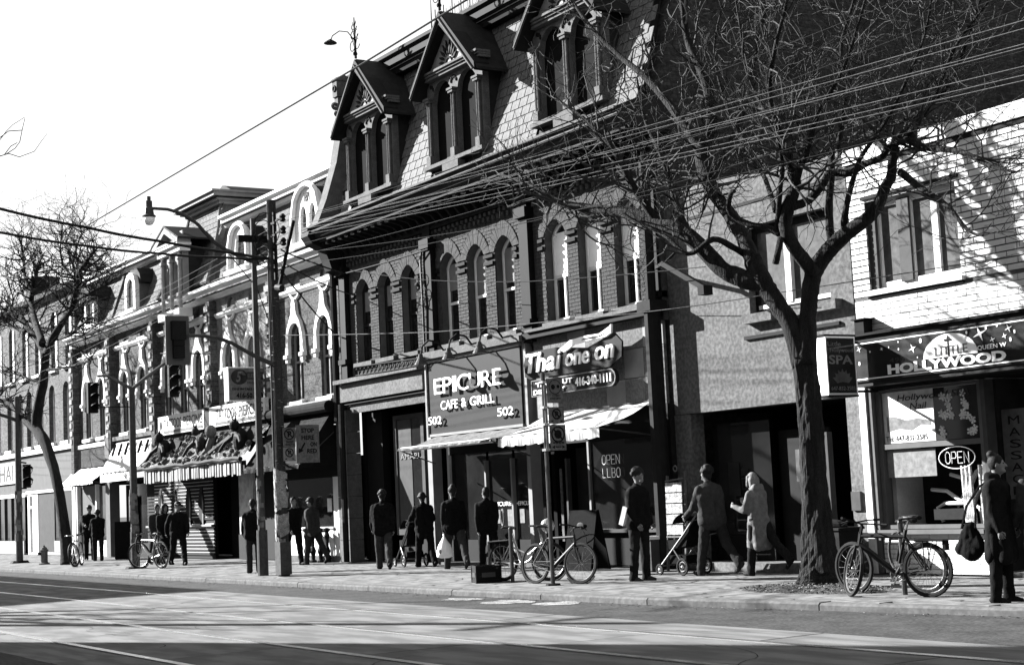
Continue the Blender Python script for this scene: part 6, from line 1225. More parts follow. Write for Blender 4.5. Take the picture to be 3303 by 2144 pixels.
t1.limb(bt, [U(1090, 640, 15.95), U(1095, 520, 15.9), U(1130, 330, 15.8), U(1190, 120, 15.7), U(1240, 0, 15.7), Dd(2060, 280, 15.6), Dd(2110, 180, 15.6), Dd(2150, 80, 15.5), Dd(2170, -40, 15.5)], [.055, .05, .042, .036, .03, .026, .022, .016, .012], seed_from=.35)
t1.limb(bt, [U(530, 640, 15.3), U(545, 450, 15.2), U(560, 250, 15.1), U(575, 80, 15.1), Dd(1800, 300, 15), Dd(1740, 180, 15), Dd(1720, 60, 14.9), Dd(1700, -60, 14.9)], [.04, .04, .036, .032, .026, .022, .018, .012], seed_from=.4)
t1.limb(bt, [U(520, 470, 15.3), U(470, 300, 15.5), U(420, 170, 15.7), U(330, 20, 15.9), Dd(1700, 280, 16.0), Dd(1660, 120, 16.1), Dd(1690, -20, 16.2)], [.04, .038, .034, .028, .022, .018, .01], seed_from=.3)
t1.limb(bt, [U(560, 660, 15.3), U(440, 600, 15.2), U(320, 580, 15.1), U(200, 530, 15.0), U(130, 450, 14.9), U(150, 320, 14.9), U(180, 300, 14.9)], [.05, .048, .045, .045, .04, .035, .03], seed_from=2)
t1.limb(bt, [U(560, 700, 15.2), U(540, 800, 15.0), U(520, 900, 15.0)], [.05, .045, .05], seed_from=2)
t1.limb(bt, [Dd(1800, 445, 17.0), Dd(2000, 320, 16.6), Dd(2180, 230, 16.2), Dd(2260, 60, 16.0), Dd(2290, -60, 16.0)][1:], [.03, .028, .02, .012], seed_from=.1)
t1.limb(bt, [Dd(2105, 325, 16), Dd(2170, 230, 16), Dd(2220, 110, 15.9), Dd(2300, 0, 15.8), Dd(2340, -60, 15.8)], [.035, .028, .022, .016, .01], seed_from=.1)
rr = t1.r
for p, d, r in t1.seeds:
    k = 1 if p.z < 6.0 else 2
    for _ in range(k):
        if rr.random() < .85:
            nd = (d * .5 + Vector((rr.gauss(0, .8), rr.gauss(0, .7), rr.gauss(.22, .7)))).normalized(); t1.twig(p, nd, rr.uniform(.5, 1.45), min(.026, max(.009, r * .45)), 2 if rr.random() < .75 else 1)
part('twig', t1.tw, 'twig', bt, kind='stuff')
# leaning tree at the left
t2 = Tree(random.Random(5)); YL = 14.9; ox = -49.95
lt_ = thing('bare_tree', 'dark leaning bare tree in front of the pale corner block, left side', 'tree', (ox, YL, 0))
D2 = lambda x, y, Y=YL: PY('D', x, y, Y)
t2.limb(lt_, [D2(160, 1312), D2(155, 1270), D2(143, 1180), D2(128, 1100), D2(105, 1030), D2(85, 990), D2(92, 930), D2(102, 880), D2(105, 820)], [.27, .20, .175, .165, .185, .185, .165, .15, .145], 'trunk', 12, 2)
t2.limb(lt_, [D2(92, 1010), D2(60, 980), D2(30, 945), D2(0, 930), D2(-60, 910)], [.12, .10, .085, .075, .05], seed_from=.2)
for pts, rs in ((((105, 830), (95, 800), (70, 770), (45, 730), (20, 720), (-20, 715)), (.2, .17, .14, .11, .08, .05)), (((100, 800), (80, 740), (72, 700), (80, 660), (88, 620), (100, 590)), (.17, .14, .13, .1, .07, .03)), (((80, 680), (60, 650), (55, 610), (50, 570), (40, 545)), (.09, .08, .06, .05, .02)), (((60, 655), (30, 640), (0, 615)), (.07, .05, .03)),
                (((107, 820), (120, 790), (150, 740), (172, 700), (178, 650), (190, 620), (215, 590), (232, 570)), (.19, .16, .14, .13, .11, .08, .05, .02)), (((172, 700), (210, 680), (250, 660)), (.08, .06, .03)), (((178, 650), (170, 610), (180, 570), (190, 540)), (.07, .05, .04, .02)), (((120, 790), (160, 780), (190, 755), (205, 740)), (.08, .06, .05, .03)),
                (((178, 655), (150, 620), (140, 580), (145, 545)), (.06, .05, .035, .015)), (((60, 770), (30, 760), (0, 750)), (.07, .05, .04)), (((110, 860), (170, 850), (215, 835)), (.06, .04, .02)), (((95, 890), (40, 870), (0, 865)), (.06, .04, .02))):
    rs = [q * .78 for q in rs]; t2.limb(lt_, [D2(*p, YL + t2.r.uniform(-.3, .3)) for p in pts], rs, seed_from=.3, sides=7)
rr = t2.r
for p, d, r in t2.seeds:
    for _ in range(3):
        if rr.random() < .6:
            nd = (d * .5 + Vector((rr.gauss(.2, .9), rr.gauss(0, .8), rr.gauss(.12, .6)))).normalized(); t2.twig(p, nd, rr.uniform(.8, 1.9), min(.035, max(.017, r * .5)), 2)
for i in range(0): pass
part('twig', t2.tw, 'bark', lt_, kind='stuff')
# a tree on the south pavement whose outer twigs reach into the top left of the view
t3 = Tree(random.Random(3)); sx, sy = -9.5, 1.6
s_t = thing('bare_tree', 'bare tree on the near pavement, only thin twigs entering the sky at far left', 'tree', (sx, sy, 0))
t3.limb(s_t, [(sx, sy, .02), (sx + .05, sy, 1.2), (sx + .1, sy + .05, 2.2)], [.2, .16, .13], 'trunk', 10, 2)
def tip(x, y, Y): return PY('D', x, y, Y)
a = tip(-60, 352, 2.45); t3.limb(s_t, [(sx + .1, sy + .05, 2.15), (sx - .1, sy + .45, 2.75), a, tip(0, 363, 2.5)], [.1, .06, .008, .004], seed_from=2)
for pts in (((0, 363), (20, 357), (45, 365), (80, 352), (95, 330), (110, 310)), ((15, 358), (35, 345), (46, 330), (52, 300), (58, 275)), ((-60, 352), (0, 325), (15, 305), (30, 290), (57, 273)), ((0, 320), (20, 305), (50, 303)), ((10, 360), (25, 340), (40, 332))):
    t3.tw.tube([tip(x, y, 2.5) for x, y in pts], [.0034 - .0004 * i for i in range(len(pts))], 4)
part('twig', t3.tw, 'bark', s_t)

# a second near-side tree, wholly outside the view, whose branches streak the sunlit road with shade
t4 = Tree(random.Random(21)); tx, ty = -36.5, 1.9
n_t = thing('bare_tree', 'bare tree beyond the left edge, seen only by its shadow streaks on the road', 'tree', (tx, ty, 0))
t4.limb(n_t, [(tx, ty, .02), (tx, ty, 1.5), (tx + .2, ty, 3)], [.22, .17, .15], 'trunk', 10, 2)
for k in range(7):
    a = k * .9; pts = [(tx + .2, ty, 2.8)]
    for j in range(1, 6): pts.append((tx + .2 + math.cos(a) * .55 * j * 1.0, ty + math.sin(a) * .5 * j, 2.8 + j * 1.05 + .2 * math.sin(j + k)))
    t4.limb(n_t, pts, [.11, .09, .07, .05, .03, .012], seed_from=.2, sides=6)
for p, d, r in t4.seeds:
    if t4.r.random() < .5: t4.twig(p, (d + Vector((t4.r.gauss(0, .7), t4.r.gauss(0, .7), .2))).normalized(), t4.r.uniform(.7, 1.6), max(.01, r * .4), 1)
part('twig', t4.tw, 'bark', n_t, kind='stuff')

# ------------------------------------------------------------------ bicycles
def bicycle(label, rear, front, frame_m='bike_paint', rack=False, guards=True, steer=0.0, lean=0.0, basket=False, step=False, seat_h=.93, wr=.335):
    a = Vector((rear[0], rear[1], 0)); b = Vector((front[0], front[1], 0)); d = b - a; ang = math.atan2(d.y, d.x); L = 1.05
    r = thing('bicycle', label, 'bicycle', (a.x, a.y, 0), 0); r.rotation_euler = (lean, 0, ang); ORG[r.name] = (0, 0, 0)
    def P(n, mb, m, par=None): return part(n, mb, m, par or r, False, True)
    bb = Vector((.43, 0, .28)); st = Vector((.28, 0, .78)); hd0 = Vector((.93, 0, .66)); hd1 = Vector((.90, 0, .80)); rx = Vector((0, 0, wr)); fx = Vector((L, 0, wr))
    rot = Matrix.Translation(hd1) @ Matrix.Rotation(steer, 4, Vector((-.3, 0, 1)).normalized()) @ Matrix.Translation(-hd1)
    def spin(mb): mb.v = [tuple(rot @ Vector(v)) for v in mb.v]; return mb
    for w, c, st_ in (('rear', rx, 0), ('front', fx, 1)):
        f = spin if st_ else (lambda q: q)
        wh = P('wheel', f(MB().ring(c, wr - .02, .026, (0, 1, 0), 28, 6)), 'rubber'); P('rim', f(MB().ring(c, wr - .05, .011, (0, 1, 0), 28, 4)), 'steel', wh)
        sp = MB()
        for k in range(18): q = k * math.pi / 9; sp.tube([c + Vector((0, .03 * (-1) ** k, 0)), c + Vector((math.cos(q) * (wr - .05), 0, math.sin(q) * (wr - .05)))], .0022, 3, False)
        sp.tube([c + Vector((0, -.05, 0)), c + Vector((0, .05, 0))], .022, 6); P('spokes', f(sp), 'chrome', wh)
        if guards: P('mudguard', f(MB().ring(c, wr + .022, .014, (0, 1, 0), 14, 4, *((1.2, 3.4) if not st_ else (.6, 2.4)))), 'bike_silver' if frame_m == 'bike_silver' else 'steel', wh)
    fm = MB()
    if step: fm.tube([bb, (.62, 0, .36), hd0 + Vector((.0, 0, -.03))], .02, 8).tube([st - Vector((0, 0, .2)), (.6, 0, .46), hd0], .017, 8)
    else: fm.tube([bb, hd0], .034, 8).tube([st - Vector((0, 0, .03)), hd1 - Vector((0, 0, .03))], .024, 8)
    fm.tube([bb, st, st + (st - bb).normalized() * .06], .022, 8).tube([hd0 - Vector((-.015, 0, .04)), hd1], .022, 8)
    for s_ in (-.055, .055): fm.tube([bb + Vector((0, s_ * .5, 0)), rx + Vector((0, s_, 0))], .010, 6).tube([st + Vector((0, s_ * .4, -.04)), rx + Vector((0, s_, 0))], .009, 6)
    P('frame', fm, frame_m)
    fk = MB()
    for s_ in (-.05, .05): fk.tube([hd0 + Vector((0, s_ * .8, -.03)), hd0 + Vector((.03, s_, -.12)), fx + Vector((0, s_, 0))], [.018, .018, .015], 6)
    fk.bar(hd0 + Vector((0, -.06, -.03)), hd0 + Vector((0, .06, -.03)), .03, .03); P('fork', spin(fk), frame_m)
    hb = MB().tube([hd1, hd1 + Vector((-.03, 0, .10)), hd1 + Vector((.05, 0, .13))], .014, 6)
    bar = hd1 + Vector((.05, 0, .13)); hb.tube([bar + Vector((-.12, -.29, .02)), bar + Vector((-.03, -.18, .02)), bar, bar + Vector((-.03, .18, .02)), bar + Vector((-.12, .29, .02))], .012, 6)
    h = P('handlebar', spin(hb), 'steel' if frame_m != 'bike_paint' else 'iron'); gp = MB()
    for s_ in (-1, 1): gp.tube([bar + Vector((-.07, s_ * .24, .02)), bar + Vector((-.13, s_ * .30, .02))], .018, 6); gp.tube([bar + Vector((-.02, s_ * .17, .01)), bar + Vector((.03, s_ * .25, -.03))], .007, 4)
    P('grip', spin(gp), 'rubber', h)
    sd = MB(); sv = []
    for x, w, z in ((-.15, .075, .0), (-.10, .085, .015), (-.02, .05, .01), (.06, .025, .005), (.13, .02, -.01)): sv.append((x, w, z))
    top = st + Vector((-.06, 0, seat_h - .78)); o = len(sd.v)
    for x, w, z in sv:
        for k in range(8): q = 2 * math.pi * k / 8; sd.v.append((top.x + x, math.cos(q) * w, top.z + z + math.sin(q) * .028))
    for i in range(4):
        for k in range(8): sd.f.append((i * 8 + k, i * 8 + (k + 1) % 8, i * 8 + 8 + (k + 1) % 8, i * 8 + 8 + k))
    sd.f.append(tuple(range(8))); sd.f.append(tuple(32 + k for k in range(8)))
    s_o = P('saddle', sd, 'bike_paint'); P('seat_post', MB().tube([st, top + Vector((0, 0, -.02))], .014, 6), 'steel', s_o)
    cr_ = MB().ring(bb, .09, .008, (0, 1, 0), 18, 4).bar(bb + Vector((0, -.06, 0)), bb + Vector((.10, -.07, -.13)), .02, .014).bar(bb + Vector((0, .06, 0)), bb + Vector((-.10, .07, .13)), .02, .014)
    for p in (Vector((.10, -.12, -.13)), Vector((-.10, .12, .13))): cr_.box(bb.x + p.x - .04, bb.x + p.x + .04, p.y - .04, p.y + .04, bb.z + p.z - .012, bb.z + p.z + .012)
    for s_ in (-.03, .03): cr_.tube([bb + Vector((0, -.05, s_ * 3)), rx + Vector((0, -.05, s_))], .004, 3)
    P('crank', cr_, 'steel')
    if rack:
        rk = MB()
        for s_ in (-.06, .06): rk.tube([(-.26, s_, wr + .36), (.20, s_, wr + .38)], .014, 5).tube([(0, s_ * 1.1, wr), (-.12, s_, wr + .36)], .006, 4).tube([(0, s_ * 1.1, wr), (.02, s_, wr + .36)], .009, 4)
        for k in range(4): rk.tube([(-.26 + k * .13, -.06, wr + .36), (-.26 + k * .13, .06, wr + .36)], .006, 4)
        rk.box(-.28, -.24, -.05, .05, wr + .24, wr + .36).box(-.22, .12, -.05, .05, wr + .352, wr + .366); P('rack', rk, 'iron')
    if basket: P('carrier', MB().ball((1.08, 0, .95), .14, 8, (.8, 1, .9)), 'bike_silver')
    return r
bicycle('black mountain bicycle with rear rack in front of the spa window', (-14.02, 14.86), (-15.06, 14.57), 'bike_paint', True, False, -.75, 0, seat_h=.98)
bicycle('dark second bicycle half hidden behind the racked mountain bicycle', (-14.5, 15.32), (-15.65, 15.06), 'bike_paint', False, True, -.2, -.06)
bicycle('bicycle with bright mudguard propped against the thin sign post', (-22.68, 14.66), (-21.70, 14.86), 'bike_paint', False, True, .15, -.08, seat_h=.95)
bicycle('pale step-through bicycle with rear carrier locked to the ring post', (-24.1, 14.92), (-23.1, 15.25), 'bike_silver', True, True, .3, .05, True, True)
bicycle('bicycle seen nearly end-on at the foot of the leaning tree', (-48.3, 14.75), (-47.45, 14.3), 'bike_silver', False, True, -.25, .05, wr=.36)
bicycle('bicycle with a loop of cable locked to the slanting-arm signal post', (-41.25, 14.75), (-42.25, 14.5), 'bike_silver', False, True, .4, .0, wr=.36)
ck = MB()
for k in range(3): ck.ring((-41.9, 14.35, .62 + .02 * k), .20 + .01 * k, .018, (.7, 1, 0), 18, 5)
tag(part('cable_lock', ck, 'iron'), 'coiled cable lock looped on the bicycle by the signal post', 'lock')

# ------------------------------------------------------------------ people
def caps(mb, a, b, ra, rb, n=12):
    a = Vector(a); b = Vector(b); d = b - a; L = d.length
    if L < 1e-5: d = Vector((0, 0, 1)); L = 1e-5
    d = d.normalized(); u = d.orthogonal().normalized(); w = d.cross(u); prof = []
    for i in range(5): q = math.pi / 2 * i / 4; prof.append((ra * math.sin(q) + 1e-4, -ra * math.cos(q)))
    for i in range(5): q = math.pi / 2 * i / 4; prof.append((rb * math.cos(q) + 1e-4, L + rb * math.sin(q)))
    o = len(mb.v)
    for r, h in prof:
        for k in range(n): q = 2 * math.pi * k / n; mb.v.append(tuple(a + d * h + (u * math.cos(q) + w * math.sin(q)) * r))
    for i in range(len(prof) - 1):
        for k in range(n): k2 = (k + 1) % n; mb.f.append((o + i * n + k, o + i * n + k2, o + (i + 1) * n + k2, o + (i + 1) * n + k))
    mb.f.append(tuple(o + k for k in reversed(range(n)))); e = o + (len(prof) - 1) * n; mb.f.append(tuple(e + k for k in range(n)))
    return mb
def ell(mb, c, rx, ry, rz, n=10):
    return mb.ball(c, 1.0, n, (rx, ry, rz))
DG = None
from mathutils import noise as mnoise
def fused(name, mb, m, parent, vox=.016, smooth_it=6, extra=None, fold=0):
    me = mb.mesh(name, m); o = bpy.data.objects.new(name, me)
    md = o.modifiers.new('r', 'REMESH'); md.mode = 'VOXEL'; md.voxel_size = vox; md.use_smooth_shade = True
    sm = o.modifiers.new('s', 'SMOOTH'); sm.iterations = smooth_it; sm.factor = .5
    new = bench(o)
    bpy.data.objects.remove(o); new.name = name
    new.materials.clear(); new.materials.append(M[m])
    if fold:
        sd = fold * 3.7
        for v in new.vertices:      # cloth folds
            c = v.co; n = mnoise.noise(Vector((c.x * 9 + sd, c.y * 9, c.z * 5.5))) + .6 * mnoise.noise(Vector((c.x * 20, c.y * 20 + sd, c.z * 13)))
            v.co = c + v.normal * (.013 * n)
    if extra:
        import bmesh
        b = bmesh.new(); b.from_mesh(new); b.from_mesh(extra.mesh('x', m, smooth=True)); b.to_mesh(new); b.free()
    o = bpy.data.objects.new(name, new); COL.objects.link(o); o.parent = parent; ORG[o.name] = (0, 0, 0); return o
def dirv(ang, side=0.0): return Vector((math.sin(ang), side, -math.cos(ang)))
def person(label, x, y, heading, h=1.72, legs=(.35, -.35), knees=(.15, .35), arms=(-.3, .3), elbows=(.3, .3), abd=(.12, .12), jacket='cloth_black', trousers='cloth_dark', hair='short', coat=0.0, lean=.03, bulk=1.0, head_turn=0.0, shoe='black_paint', hood=False, head_down=0.0, hairm='hair_dark', z=0.0, jump=None):
    s = h / 1.75; r = thing('person', label, 'person', (x, y, z), 0); r.rotation_euler = (0, 0, heading); ORG[r.name] = (0, 0, 0)
    hip = Vector((0, 0, .0)); th, sh = .45 * s, .43 * s; J = {}; low = 0
    for i, sd in ((0, 1), (1, -1)):
        hj = Vector((0, sd * .108 * s, 0)); kn = hj + dirv(legs[i]) * th; an = kn + dirv(legs[i] - knees[i]) * sh; J[i] = [hj, kn, an]; low = min(low, an.z - .075 * s)
    up = -low
    for i in J: J[i] = [p + Vector((0, 0, up)) for p in J[i]]
    pel = Vector((0, 0, up + .02)); fw = Vector((math.sin(lean), 0, math.cos(lean)))
    ch = pel + fw * .33 * s; nk = pel + fw * .53 * s; hc = nk + Vector((.03 + .06 * head_down, 0, .17 * s - .02 * head_down))
    A = {}
    for i, sd in ((0, 1), (1, -1)):
        sj = pel + fw * .435 * s + Vector((0, sd * .172 * s * bulk ** .5, 0)); d = dirv(arms[i], sd * abd[i]).normalized(); el = sj + d * .29 * s; d2 = dirv(arms[i] + elbows[i], sd * abd[i] * .2 - sd * .05).normalized(); A[i] = [sj, el, el + d2 * .25 * s, d2]
    # body: one continuous skin with head, neck, torso, limbs, palms
    bm = MB(); ell(bm, hc, .094 * s, .075 * s, .118 * s); caps(bm, hc + Vector((.03, 0, -.06)) * s, hc + Vector((.055, 0, -.075)) * s, .05 * s, .042 * s)
    fdir = Vector((math.cos(head_turn), math.sin(head_turn), 0)); ldir = Vector((-fdir.y, fdir.x, 0))
    caps(bm, hc + fdir * .088 * s + Vector((0, 0, .012 * s)), hc + fdir * .118 * s + Vector((0, 0, -.025 * s)), .012 * s, .017 * s); caps(bm, hc + fdir * .075 * s + Vector((0, 0, -.07 * s)), hc + fdir * .085 * s + Vector((0, 0, -.085 * s)), .02 * s, .026 * s)
    for sd in (-1, 1): ell(bm, hc + ldir * sd * .078 * s + Vector((0, 0, -.005)), .022 * s, .014 * s, .034 * s, 6)
    caps(bm, nk - fw * .05, hc - Vector((0, 0, .05 * s)), .055 * s, .055 * s); caps(bm, pel, ch, .085 * s, .085 * s); caps(bm, ch, nk - fw * .06, .085 * s, .055 * s)
    fg = MB()
    for i, sd in ((0, 1), (1, -1)):
        caps(bm, J[i][0], J[i][1], .07 * s, .05 * s); caps(bm, J[i][1], J[i][2], .05 * s, .035 * s); a0, a1, a2, dd = A[i]
        caps(bm, a0, a1, .045 * s, .036 * s); caps(bm, a1, a2, .036 * s, .026 * s); side = Vector((0, 1, 0)) if abs(dd.y) < .8 else Vector((1, 0, 0)); nrm = dd.cross(side).normalized(); pk = a2 + dd * .05 * s
        caps(bm, a2, pk, .028 * s, .03 * s); caps(bm, pk + nrm * .016 * s, pk + nrm * .02 * s + dd * .02, .022 * s, .02 * s); caps(bm, pk - nrm * .016 * s, pk - nrm * .02 * s + dd * .02, .022 * s, .02 * s)
        for k in range(4):
            b0 = pk + dd * .02 + nrm * (k - 1.5) * .019 * s; l = (.06, .072, .068, .052)[k] * s; cu = Vector((0, -sd, 0)); m1 = b0 + (dd * .8 + cu * .3).normalized() * l * .55; fg.tube([b0, m1, m1 + (dd * .4 + cu * .8).normalized() * l * .5], [.0095 * s, .009 * s, .0075 * s], 6)
        t0 = pk + nrm * .025 * s - dd * .02; fg.tube([t0, t0 + nrm * .03 * s + dd * .03 * s, t0 + nrm * .025 * s + dd * .06 * s], [.012 * s, .011 * s, .009 * s], 6)
    fused('body', bm, 'skin', r, .015, 3, fg)
    ey = MB()
    for sd in (-1, 1): ell(ey, hc + fdir * .084 * s + ldir * sd * .032 * s + Vector((0, 0, .014 * s)), .010 * s, .014 * s, .008 * s, 6)
    part('eye', ey, 'hair_dark', r, True, True)
    # trousers
    tr = MB(); caps(tr, pel + Vector((0, .07 * s, .02)), pel + Vector((0, -.07 * s, .02)), .115 * s, .115 * s)
    for i in (0, 1): hj, kn, an = J[i]; caps(tr, hj, kn, .108 * s, .086 * s); caps(tr, kn, an + Vector((0, 0, .01)), .084 * s, .070 * s); caps(tr, an - Vector((.005, 0, .02 * s)), an + Vector((.01, 0, .06 * s)), .075 * s, .068 * s)
    fused('trousers', tr, trousers, r, .018, 4, None, x)
    for i in (0, 1):
        an = J[i][2]; q = legs[i] - knees[i]; f = Vector((math.cos(q), 0, math.sin(q) * .9)) if q < 0 else Vector((math.cos(q * .7), 0, math.sin(q * .7))); dn = Vector((f.z, 0, -f.x)); so = an + dn * .045 * s
        sm_ = MB(); caps(sm_, so - f * .05 * s, so + f * .09 * s, .042 * s, .042 * s); caps(sm_, so + f * .08 * s + dn * .008, so + f * .155 * s + dn * .012, .042 * s, .032 * s); caps(sm_, so - f * .02 * s, an, .045 * s, .05 * s); fused('shoe', sm_, shoe, r, .014, 3)
    # jacket or coat
    jk = MB(); w = bulk
    for sd in (-1, 1):
        off = Vector((0, sd * .075 * s * w, 0)); caps(jk, pel + off + Vector((0, 0, .02)), ch + off * 1.1, .120 * s * w, .125 * s * w)
    caps(jk, ch + Vector((0, .09 * s, 0)) + fw * .06, ch + Vector((0, -.09 * s, 0)) + fw * .06, .125 * s * w, .125 * s * w); caps(jk, ch + fw * .02, nk - fw * .05, .14 * s * w, .075 * s)
    caps(jk, nk - fw * .05 + Vector((-.01, 0, 0)), nk + fw * .015, .072 * s, .066 * s)
    for i, sd in ((0, 1), (1, -1)):
        a0, a1, a2, dd = A[i]; caps(jk, a0, a1, .073 * s * w ** .5, .060 * s * w ** .5); caps(jk, a1, a2 + dd * .01, .060 * s * w ** .5, .046 * s); caps(jk, ch + Vector((0, sd * .07 * s, .03)), a0 - Vector((0, 0, .02)), .11 * s, .072 * s); caps(jk, nk - fw * .045, a0 + Vector((0, 0, .005)), .066 * s, .062 * s)
    caps(jk, pel + Vector((0, .075 * s, -.05)), pel + Vector((0, -.075 * s, -.05)), .140 * s * w, .140 * s * w)
    if coat:
        zb = pel.z - coat
        for yy in (-.075, 0, .075):
            for xx in (-.04, .05): caps(jk, (pel.x + xx * .6, pel.y + yy * s, pel.z), (xx * 1.6, yy * s * 1.35, zb), .12 * s, .10 * s)
    if hood: caps(jk, nk + Vector((-.05, .06 * s, .0)), nk + Vector((-.05, -.06 * s, .0)), .075 * s, .075 * s); caps(jk, nk + Vector((.05, .06 * s, .02)), nk + Vector((-.06, .07 * s, .04)), .035, .05); caps(jk, nk + Vector((.05, -.06 * s, .02)), nk + Vector((-.06, -.07 * s, .04)), .035, .05)
    fused('coat' if coat else 'jacket', jk, jacket, r, .018, 4, None, x)
    hm = MB()
    if hair == 'short' or hair == 'curly':
        ell(hm, hc - fdir * .014 * s + Vector((0, 0, .022 * s)), .100 * s, .086 * s, .115 * s); caps(hm, hc - fdir * .05 * s, hc - fdir * .06 * s - Vector((0, 0, .06 * s)), .06 * s, .05 * s)
        if hair == 'curly':
            q = random.Random(int(abs(x * 100)))
            for k in range(46): a = q.uniform(0, 6.28); b = q.uniform(.0, 1.5); p = Vector((math.cos(a) * math.cos(b), math.sin(a) * math.cos(b), math.sin(b))); ell(hm, hc - fdir * .03 * s + Vector((p.x * .10, p.y * .09, .02 + p.z * .115)) * s, .03, .03, .03, 5)
    elif hair == 'long':
        ell(hm, hc - fdir * .016 * s + Vector((0, 0, .02 * s)), .104 * s, .092 * s, .118 * s)
        for sd in (-1, 0, 1): caps(hm, hc - fdir * .05 * s + ldir * sd * .05 * s, hc - fdir * .06 * s + ldir * sd * .06 * s - Vector((0, 0, .17 * s)), .062 * s, .045 * s)
        for sd in (-1, 1): caps(hm, hc + fdir * .02 * s + ldir * sd * .078 * s + Vector((0, 0, .05)), hc + fdir * .03 * s + ldir * sd * .085 * s - Vector((0, 0, .10 * s)), .03 * s, .028 * s)
    if hair == 'bun': ell(hm, hc - fdir * .014 * s + Vector((0, 0, .022 * s)), .100 * s, .086 * s, .115 * s); ell(hm, hc - fdir * .06 * s + Vector((0, 0, .125 * s)), .055 * s, .055 * s, .05 * s)
    if hair in ('cap', 'beanie', 'hat'):
        ell(hm, hc - fdir * .01 * s + Vector((0, 0, .045 * s)), .108 * s, .094 * s, .098 * s); caps(hm, hc - fdir * .06 * s, hc - fdir * .06 * s - Vector((0, 0, .05 * s)), .055 * s, .05 * s)
        if hair == 'cap': caps(hm, hc + fdir * .09 * s + ldir * .035 * s + Vector((0, 0, .04 * s)), hc + fdir * .145 * s + Vector((0, 0, .025 * s)), .02, .018); caps(hm, hc + fdir * .09 * s - ldir * .035 * s + Vector((0, 0, .04 * s)), hc + fdir * .145 * s + Vector((0, 0, .025 * s)), .02, .018)
        if hair == 'hat':
            for k in range(10): a = k * .628; caps(hm, hc + Vector((math.cos(a) * .09, math.sin(a) * .085, .02)) * s, hc + Vector((math.cos(a + .63) * .09, math.sin(a + .63) * .085, .02)) * s, .034 * s, .034 * s)
        if hair == 'beanie': ell(hm, hc - fdir * .045 * s + Vector((0, 0, .13 * s)), .06 * s, .055 * s, .045 * s)
    fused('hair' if hair in ('short', 'curly', 'long', 'bun') else 'hat', hm, hairm, r, .013, 2 if hair != 'curly' else 1)
    r['hand_left'] = list(A[0][2] + A[0][3] * .08); r['hand_right'] = list(A[1][2] + A[1][3] * .08)
    return r, A
def at(r, p):
    a = r.rotation_euler[2]; return Vector((r.location.x + p[0] * math.cos(a) - p[1] * math.sin(a), r.location.y + p[0] * math.sin(a) + p[1] * math.cos(a), r.location.z + p[2]))
PI = math.pi
W = PI          # walking west, away from the camera
p1, A1 = person('standing man in thick black jacket glancing right, papers under arm, before restaurant', -21.15, 15.75, .35, 1.80, (.06, -.06), (.05, .05), (-.25, .05), (.75, .5), (.30, .25), 'cloth_black', 'cloth_dark', 'curly', 0, .02, 1.25, -.5, 'cloth_grey')
mb = MB().bar((.16, -.27, .92), (-.02, -.33, 1.25), .05, .10); q = at(p1, (0, -.33, 1.08)); pp = thing('rolled_paper', 'rolled white paper held by the standing man in black', 'paper', tuple(q)); part('sheet', MB().bar(q + Vector((-.12, -.03, -.15)), q + Vector((-.02, 0, .14)), .05, .09), 'paper', pp)
p2, A2 = person('broad man in grey jacket striding left pushing a baby stroller', -20.95, 17.15, W + .05, 1.82, (.30, -.42), (.10, .30), (.45, .55), (.45, .35), (.15, .15), 'cloth_grey', 'cloth_char', 'curly', 0, .10, 1.3, 0, 'cloth_grey')
mb = MB().tube([(.02, .16, 1.05), (.04, .19, .80), (.02, .10, .68), (-.06, -.12, .72), (-.08, -.16, .98)], .016, 6); part('waist_sleeve', mb, 'stone', p2, False, True)
p3, A3 = person('blonde woman in pale knee-length hooded coat looking down at her phone', -20.0, 17.35, W + .1, 1.66, (.20, -.60), (.06, .2), (.35, .30), (1.5, 1.4), (.08, .08), 'cloth_light', 'cloth_dark', 'long', .42, .06, 1.02, 0, 'black_paint', True, .6, 'hair_light')
q = at(p3, (.30, 0, 1.18)); ph = thing('phone', 'small dark phone held up by the woman in the pale coat', 'phone', tuple(q)); part('body', MB().box(q.x - .05, q.x + .03, q.y - .04, q.y + .04, q.z, q.z + .10), 'black_paint', ph)
person('person with bun hair in long black coat at the right edge, bag on shoulder', -12.65, 14.62, .35, 1.66, (.04, -.05), (.03, .03), (.1, .05), (.25, .2), (.10, .10), 'cloth_black', 'cloth_black', 'bun', .40, .0, 1.12, .3, 'black_paint', True)
bg_ = thing('shoulder_bag', 'slouchy black handbag hanging beside the long black coat', 'bag', (-12.98, 14.5, .7))
b_ = MB(); bz = (-12.98, 14.46)
for dx, z0_, z1_, r0, r1 in ((-.13, .62, .80, .075, .05), (-.05, .58, .88, .085, .05), (.05, .58, .88, .085, .05), (.12, .63, .80, .07, .05), (0, .56, .70, .09, .08)): caps(b_, (dx * .9, dx * .3, z0_ - .7), (dx * .5, dx * .2, z1_ - .7), r0, r1)
fused('bag', b_, 'cloth_black', bg_, .014, 3, None, 2)
part('strap', MB().tube([(-13.06, 14.45, .86), (-12.97, 14.46, 1.12), (-12.84, 14.55, 1.34), (-12.72, 14.62, 1.42)], .016, 5).tube([(-12.90, 14.5, .86), (-12.87, 14.5, 1.12), (-12.80, 14.56, 1.34)], .014, 5), 'cloth_dark', bg_)
person('person at the extreme right edge in pale trousers, only arm and boot visible', -12.30, 14.92, PI * .9, 1.70, (.12, -.2), (.1, .2), (.2, -.1), (.4, .3), (.12, .12), 'cloth_grey', 'cloth_light', 'short', 0, .02, 1.1, 0, 'black_paint')
